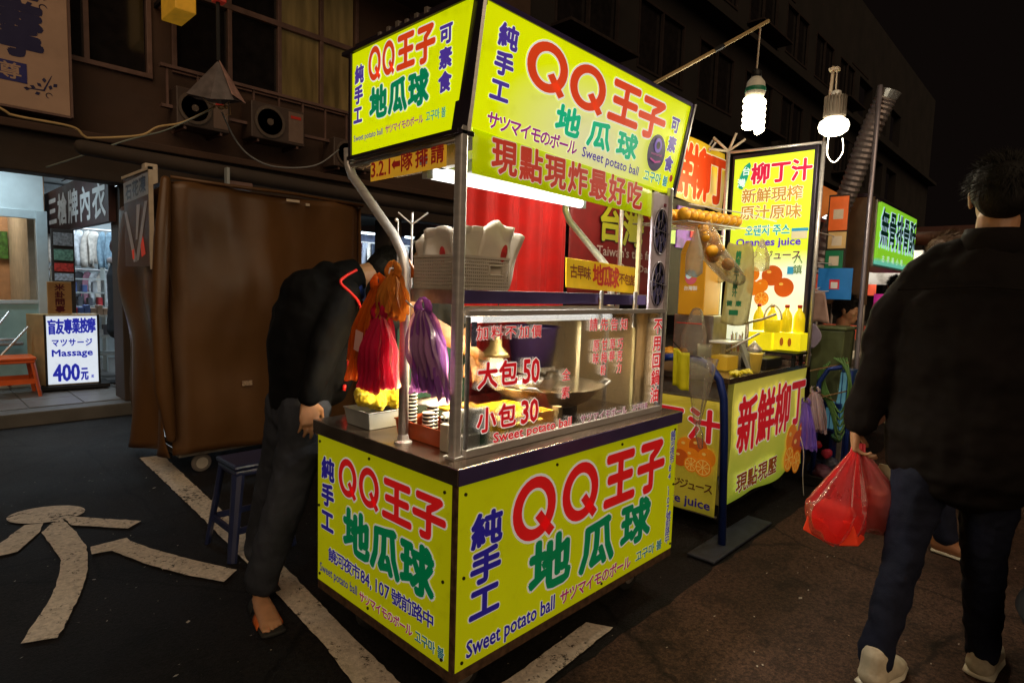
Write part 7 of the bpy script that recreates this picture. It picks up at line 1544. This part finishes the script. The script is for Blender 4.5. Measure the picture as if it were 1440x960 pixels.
def led_lamp():
    t = thing('hanging_bulb', 'large LED bulb with ribbed grey body hanging beside the tall menu board', 'lamp', (2.6, -.16, 2.2)); x, y = 2.60, -.165
    obj('stick', MB().tube([(2.62, -.125, 2.36), (2.61, -.138, 2.64)], .009, 8), MT['cream'], t, smooth=True)
    obj('arm', MB().tube([(3.14, .045, 2.36), (2.62, -.125, 2.372)], .008, 8), MT['steel'], t, smooth=True)
    obj('wire', MB().tube([(2.61, -.14, 2.63), (2.60, -.16, 2.62), (2.60, -.163, 2.50)], .004, 6), MT['cream'], t)
    obj('bracket', MB().box(2.59, 2.63, -.17, -.12, 2.615, 2.63), MT['cream'], t)
    obj('socket', MB().lathe([(.010, .03), (.026, .022), (.030, 0)], (x, y, 2.475), 16), MT['white_plastic'], t, smooth=True)
    hb = MB(); n = 20
    hb.lathe([(.030, 0), (.048, -.03), (.050, -.12)], (x, y, 2.475), 20)
    for k in range(n): a = 2 * pi * k / n; hb.obox((x + .052 * cos(a), y + .052 * sin(a), 2.415), (cos(a), sin(a), 0), (0, 0, 1), (-sin(a), cos(a), 0), .010, .11, .004)
    obj('heat_sink', hb, M('led_body', (.26, .22, .18), .45, .3), t)
    obj('diffuser', MB().lathe([(.055, .0), (.072, -.012), (.079, -.035), (.072, -.062), (.045, -.082), (.001, -.088)], (x, y, 2.345), 24), MT['bulb'], t, smooth=True)
    obj('loop_wire', MB().tube(smooth_path([(2.66, -.125, 2.27), (2.66, -.125, 2.17), (2.66, -.165, 2.12), (2.66, -.205, 2.17), (2.66, -.20, 2.25)]), .0035, 6), MT['white_plastic'], t, smooth=True)
    light_point('led_glow', (x, y, 2.20), 16, (1, .88, .66), .07)
led_lamp()

# ------------------------------------------------------------------ beyond the juice cart
t = thing('payment_signs', 'column of small payment cards, orange, tan, green and a blue one, hung on white clips', 'sign', (3.75, .10, 1.55))
cards = [((.145, .02), (1.87, 2.12), (.80, .14, .02), 'orange payment card'), ((.140, .02), (1.74, 1.865), (.60, .38, .14), 'tan payment card'), ((.150, .03), (1.585, 1.73), (.01, .16, .06), 'green payment card'), ((.175, -.055), (1.40, 1.60), (.02, .18, .50), 'blue payment card with red centre')]
for k, ((ya, yb_), (z0, z1), c, lb) in enumerate(cards):
    xx = 3.70 - (.05 if k == 3 else 0)
    z0b, z1b = z0 - .03 * (k == 3) - .03, z1 - .035
    cdd = obj('card', MB().box(xx, xx + .006, yb_, ya, z0b, z1b), M('card_%d' % k if False else lb.replace(' ', '_'), c, .4, es=.14, var=.1), t, label=lb, bevel=.002)
    cz, cy2 = (z0b + z1b) / 2, (ya + yb_) / 2
    obj('card_window', MB().box(xx - .002, xx - .0005, cy2 - .033, cy2 + .033, cz - .04, cz + .03), M('card_inner', (.62, .50, .35) if k != 3 else (.62, .03, .04), .5, es=.12, var=.15), cdd)
    if k == 3: obj('card_window', MB().box(xx - .004, xx - .0025, cy2 - .022, cy2 + .022, cz - .033, cz + .012), M('card_white', (.7, .66, .6), .5, es=.15), cdd)
for z in (1.80, 1.60, 1.40): obj('clip_rod', MB().tube([(3.14, .05, z - .02), (3.70, .10, z)], .004, 6), MT['white_plastic'], t)
obj('backing', MB().box(3.708, 3.714, .015, .155, 1.34, 2.10), MT['wall_dk'], t)
t = thing('hanging_sheet', 'pinkish folded plastic sheet hanging under the payment cards', 'plastic sheet', (3.6, .15, 1.15))
obj('sheet', MB().grid(lambda u, v: (3.60, .235 - .13 * u - .05 * v, 1.40 + .01 * u - .24 * v + .01 * sin(u * 5)), 8, 8), M('pink_sheet', (.50, .33, .28), .5), t, smooth=True, solid=.003)
obj('sheet', MB().grid(lambda u, v: (3.52, .20 - .05 * sin(pi * v) - .07 * u, 1.16 - .18 * v), 8, 10), M('lilac_sheet', (.42, .36, .50), .4), t, smooth=True, solid=.003)
obj('tie', MB().tube([(3.60, .2, 1.40), (3.69, .12, 1.44)], .003, 5), MT['white_plastic'], t)
t = thing('orange_canopy', 'small bright orange cloth corner showing behind the menu board', 'canopy', (4.2, .4, 2.1))
obj('cloth', MB().add([(4.3, .62, 2.42), (4.3, .26, 2.20), (4.3, .22, 2.12), (4.3, .32, 2.05), (4.3, .62, 1.85)], [(0, 1, 2, 3, 4)]), M('orange_cloth', (.75, .22, .04), .6, es=.25), t, solid=.02)
obj('post', MB().cyl((4.33, .58, 0.005), (4.33, .58, 2.42), .015, 8), MT['steel_worn'], t)
# bin
t = thing('rubbish_bin', 'tall olive green plastic bin behind the post of the juice cart', 'bin', (3.62, .06, 0))
obj('bin', MB().add([(x, y, z) for z, q in ((.60, .86), (1.12, 1.0)) for (x, y) in ((3.72 - .14 * q, .06 - .115 * q), (3.72 + .14 * q, .06 - .115 * q), (3.72 + .14 * q, .06 + .115 * q), (3.72 - .14 * q, .06 + .115 * q))], [(0, 3, 2, 1), (4, 5, 6, 7), (0, 1, 5, 4), (1, 2, 6, 5), (2, 3, 7, 6), (3, 0, 4, 7)]), M('olive_plastic', (.10, .12, .05), .45, var=.3, dirt=.3, es=.02), t, bevel=.012)
obj('rim', MB().box(3.57, 3.87, -.065, .185, 1.121, 1.145), M('olive_rim', (.13, .16, .07), .45), t, bevel=.008)
obj('stand', MB().box(3.56, 3.88, -.07, .19, .56, .595).box(3.58, 3.60, -.05, -.03, .005, .559).box(3.84, 3.86, -.05, -.03, .005, .559).box(3.58, 3.60, .15, .17, .005, .559).box(3.84, 3.86, .15, .17, .005, .559), bluem, t)
# tall pole and duct
tag(obj('tall_pole', MB().tube([(3.80, -.095, .005), (3.80, -.088, 1.0), (3.81, -.087, 2.0), (3.82, -.090, 2.86)], .017, 10), M('pale_pole', (.40, .36, .42), .35, .7), None, smooth=True), 'tall thin steel pole rising past the flexible duct', 'pole')
t = thing('exhaust_duct', 'grey corrugated exhaust duct rising behind the tall pole', 'duct', (3.95, .05, 1.9))
pd = smooth_path([(4.15, .34, 1.55), (4.12, .22, 1.95), (4.05, .10, 2.25), (3.98, -.0, 2.55), (3.95, -.10, 2.80)], 16)
mb = MB(); n_ = len(pd); R_ = [.066 + .010 * (i % 2) for i in range(n_)]; mb.loft(pd, R_, 18, round_=False, side=(0, 1, 0))
obj('corrugated_tube', mb, M('duct_foil', (.26, .22, .22), .4, .6, var=.15), t)
obj('mouth', MB().loft([pd[-1], pd[-1] + V3(0, -.02, .05)], [.07, .085], 18, round_=False, cap=False), M('duct_mouth', (.3, .3, .3), .4, .5), t, solid=.003)
# green lit sign stall
gs = thing('green_sign_stall', 'further food stall with a lit green sign of dark characters and a bare side panel', 'stall', (5.2, .3, 0))
obj('sign_box', MB().box(4.50, 5.95, .02, .34, 1.62, 2.16), MT['steel_worn'], gs, bevel=.004)
gf = obj('lit_face', MB().box(4.52, 5.93, -.006, .018, 1.64, 2.14), bordered('green_face', (.10, .45, .42), (.20, .52, .02), 2, 1.66, 1.70, .85), gs)
stamp('lettering_edge', gf, ((0, -.006, 0), (1, 0, 0), (0, 0, 1), (0, -1, 0)), [('c', '無骨排骨酥', (4.66, 1.93), (5.76, 1.93), .25, .30)], ink('sign_pale_blue', (.45, .65, .75), .8), .05, .004)
stamp('lettering', gf, ((0, -.006, 0), (1, 0, 0), (0, 0, 1), (0, -1, 0)), [('c', '無骨排骨酥', (4.66, 1.94), (5.76, 1.94), .23, .28)], ink('sign_dark_green', (.0, .05, .03), .1), .025, .008)
stamp('small_print', gf, ((0, -.006, 0), (1, 0, 0), (0, 0, 1), (0, -1, 0)), [('c', '古早味小吃', (4.7, 1.69), (5.4, 1.69), .08, .055)], ink('sign_pale', (.6, .75, .7), .7), .02, .004)
obj('side_board', MB().box(4.40, 4.42, .02, .36, 1.30, 2.17), M('side_board', (.12, .07, .035), .6, var=.3, dirt=.4), gs)
for (x, y) in ((4.45, .05), (5.95, .05), (4.45, .85), (5.95, .85)): obj('post', MB().cyl((x, y, .005), (x, y, 2.16), .016, 8), MT['steel_worn'], gs, smooth=True)
obj('counter', MB().box(4.40, 6.0, .02, .9, .80, .84), MT['steel_worn'], gs); obj('body', MB().box(4.46, 5.95, .06, .85, .15, .79), M('stall_body', (.12, .05, .03), .6, var=.4), gs)
obj('roof', MB().box(4.4, 6.0, .05, .95, 2.175, 2.20), MT['alu_dark'], gs)
obj('tube', MB().cyl((4.6, .45, 2.06), (5.8, .45, 2.06), .018, 8), MT['fluor'], gs, smooth=True)
light_area('green_stall_glow', (5.2, .45, 2.0), 1.2, .1, 9, (1, .88, .62))
t = thing('food_trays', 'row of pale food trays on the further stall counter', 'tray', (5.0, .4, .84))
for i in range(6): obj('tray', MB().box(4.5 + i * .24, 4.7 + i * .24, .08, .40, .842, .90), M('pale_food_%d' % i if False else 'pale_food', ((.6, .42, .15), (.5, .25, .08), (.65, .55, .3))[i % 3], .5, var=.5, scale=30), t, bevel=.004)
tag(obj('white_tray', MB().box(4.0, 4.35, .02, .24, .88, .93), M('cream_tray', (.80, .70, .48), .5, es=.2), None, bevel=.008), 'cream coloured tray on the ledge left of the tall pole', 'tray')
tag(obj('tray_table', MB().box(3.98, 4.37, .0, .5, .84, .879).box(4.0, 4.03, .02, .05, .005, .839).box(4.32, 4.35, .02, .05, .005, .839).box(4.0, 4.03, .45, .48, .005, .839).box(4.32, 4.35, .45, .48, .005, .839), MT['steel_worn'], None), 'narrow steel table under the cream tray beyond the bin', 'table')
# bright distant signs and stalls further along
sg_cols = [((.75, .72, .62), 'white'), ((.70, .10, .05), 'red'), ((.75, .50, .05), 'amber'), ((.65, .03, .30), 'magenta')]
t = thing('far_stall', 'distant bright stalls with white and red boards at the end of the street', 'stall', (8.5, .5, 0))
for k, (x, y0, y1, z0, z1, ci) in enumerate(((8.2, .30, .95, 1.55, 2.0, 0), (8.0, -.15, .22, 1.62, 1.95, 0), (8.6, .9, 1.8, 1.4, 2.1, 1), (7.9, .55, .75, 1.2, 1.42, 3), (9.2, -.3, .6, 1.15, 1.5, 2), (8.8, .1, 1.6, .6, .95, 1))):
    obj('board', MB().box(x, x + .06, y0, y1, z0, z1), M('far_%s' % sg_cols[ci][1], sg_cols[ci][0], .5, es=.55 if ci != 1 else .25, var=.5, scale=6), t)
obj('canopy', MB().box(7.8, 10, -.3, 1.9, 2.2, 2.26), M('far_canopy', (.10, .04, .03), .8), t)
obj('counter', MB().box(8.3, 9.8, -.1, 1.7, .005, .59), M('far_counter', (.10, .06, .04), .8), t)
light_area('far_stall_glow', (8.7, .8, 2.1), 1.5, 1.0, 25, (1, .82, .55))
for (x, y) in ((7.9, -.2), (7.9, 1.8), (9.9, -.2), (9.9, 1.8)): obj('post', MB().cyl((x, y, .005), (x, y, 2.2), .02, 8), MT['steel_worn'], t)
# hanging white/lilac bags on the front right corner
lil = M('lilac_bag', (.55, .42, .48), .35, var=.15, sss=.2); viol = M('violet_lower_bag', (.26, .15, .62), .35, es=.05)
bundle('plastic_bag_bundle', (3.30, .03), .70, .42, .03, .075, lil, 'pinkish white plastic bag bundle hanging at the right corner of the juice cart', 7, 6)
bundle('plastic_bag_bundle', (3.26, .075), .62, .30, .03, .070, viol, 'violet and white plastic bags hanging lower behind the pinkish bundle', 8, 9)
# tools, hoses and crates past the corner
t = thing('hose_coil', 'green hoses looped over a blue frame past the end of the juice cart', 'hose', (3.5, -.05, .3))
gh = M('green_hose', (.10, .22, .06), .45, var=.2)
mb = MB()
for k in range(5):
    a0 = k * .5; mb.tube(smooth_path([(3.48 + .02 * k, -.02 - .015 * k, .93), (3.50, -.10 - .01 * k, .86 - .03 * k), (3.50 + .02 * k, -.125, .70 - .04 * k), (3.50, -.09, .55 - .05 * k), (3.49, -.03, .62 - .02 * k), (3.47, .03 + .01 * k, .78), (3.48, .0, .90)]), .0075, 6)
obj('loops', mb, gh, t, smooth=True)
obj('frame', MB().tube([(3.44, .05, .005), (3.44, .05, .75), (3.46, .0, .85), (3.48, -.08, .87)], .016, 10).tube([(3.55, -.13, .005), (3.55, -.12, .84)], .016, 10), bluem, t, smooth=True)
obj('brown_twigs', MB().tube([(3.38, .10, .83), (3.55, -.10, .90)], .006, 6).tube([(3.36, .10, .62), (3.56, -.11, .70)], .005, 6).tube([(3.38, .08, .70), (3.50, -.05, .62)], .004, 6), M('brown_wood', (.22, .13, .05), .6), t)
t = thing('blue_crate', 'pale blue slatted crate standing upright behind the hoses', 'crate', (3.6, -.06, .35))
for k in range(5): obj('slat', MB().box(3.60, 3.61, -.115 + k * .032, -.092 + k * .032, .40, .82), M('pale_blue_plastic', (.14, .38, .48), .4, es=.18), t)
obj('crate_side', MB().box(3.612, 3.75, -.12, .05, .38, .84), M('blue_plastic', (.02, .08, .25), .45), t)
obj('legs', MB().box(3.62, 3.64, -.10, -.08, .005, .379).box(3.72, 3.74, .01, .03, .005, .379), bluem, t)
t = thing('clutter_pile', 'pile of red, violet and green odds and ends under the hoses', 'clutter', (3.5, .0, .005))
for k, (x, y, z, r, c) in enumerate(((3.46, .04, .30, .03, (.5, .02, .04)), (3.50, -.02, .24, .035, (.4, .02, .05)), (3.48, .02, .42, .03, (.18, .08, .3)), (3.52, -.07, .36, .035, (.03, .10, .05)), (3.54, -.04, .16, .05, (.05, .05, .08)), (3.46, -.01, .10, .06, (.10, .03, .06)), (3.55, .04, .10, .07, (.02, .03, .08)))):
    obj('bundle', MB().ball((x, y, z), (r, r * 1.2, r), 10, 8), M('odds_%d' % k, c, .5, var=.4), t, remesh=.008, disp=.03, dscale=.05)
obj('crate', MB().box(3.40, 3.66, -.10, .10, .006, .08), MT['black_metal'], t, bevel=.006)
tag(obj('grey_cord', MB().tube(smooth_path([(3.16, .06, .40), (3.12, .02, .30), (3.10, .01, .16), (3.12, .0, .012)]), .003, 5), MT['white_plastic'], None, smooth=True), 'thin pale cord dangling below the right end of the front banner', 'cord')

# ------------------------------------------------------------------ separate joined twin pieces into parts of their own
def split_pieces(o, newname=None):
    me = o.data; n = len(me.vertices); par = list(range(n))
    def find(a):
        while par[a] != a: par[a] = par[par[a]]; a = par[a]
        return a
    for p in me.polygons:
        v = p.vertices
        for k in v[1:]:
            a, b = find(v[0]), find(k)
            if a != b: par[a] = b
    groups = {}
    for p in me.polygons: groups.setdefault(find(p.vertices[0]), []).append(p)
    if len(groups) < 2: return
    for ps in groups.values():
        ids = sorted({v for p in ps for v in p.vertices}); mp = {v: i for i, v in enumerate(ids)}
        m2 = bpy.data.meshes.new(newname or o.name.split('.')[0]); m2.from_pydata([me.vertices[i].co[:] for i in ids], [], [tuple(mp[v] for v in p.vertices) for p in ps])
        for q in m2.polygons: q.use_smooth = ps[0].use_smooth
        for mt_ in me.materials: m2.materials.append(mt_)
        c = bpy.data.objects.new(newname or o.name.split('.')[0], m2); COL.objects.link(c); c.parent = o.parent; c.location = o.location
        for md in o.modifiers:
            if md.type == 'BEVEL': b = c.modifiers.new('b', 'BEVEL'); b.width = md.width; b.segments = md.segments; b.limit_method = 'ANGLE'
        if o.get('label'): c['label'] = o['label']
    bpy.data.objects.remove(o)
NAMES = {'side': None, 'bracket': None, 'window_cage': None, 'railing': None, 'shelf_bracket': None, 'hanger_rod': None, 'stretcher': None, 'legs': 'leg', 'handle_brace': None, 'post_foot': None, 'brown_twigs': 'twig', 'glass_frame': None, 'rail_ends': 'rail_end', 'tie_bar': None, 'chassis': None, 'handles': 'handle', 'sandal': None, 'loops': 'loop', 'strings': 'string', 'side_banner_frame': None, 'base_frame': None, 'support': None, 'tray': None}
for o in list(COL.objects):
    b = o.name.split('.')[0]
    if o.type == 'MESH' and b in NAMES and o.parent is not None and not o.children: split_pieces(o, NAMES[b])
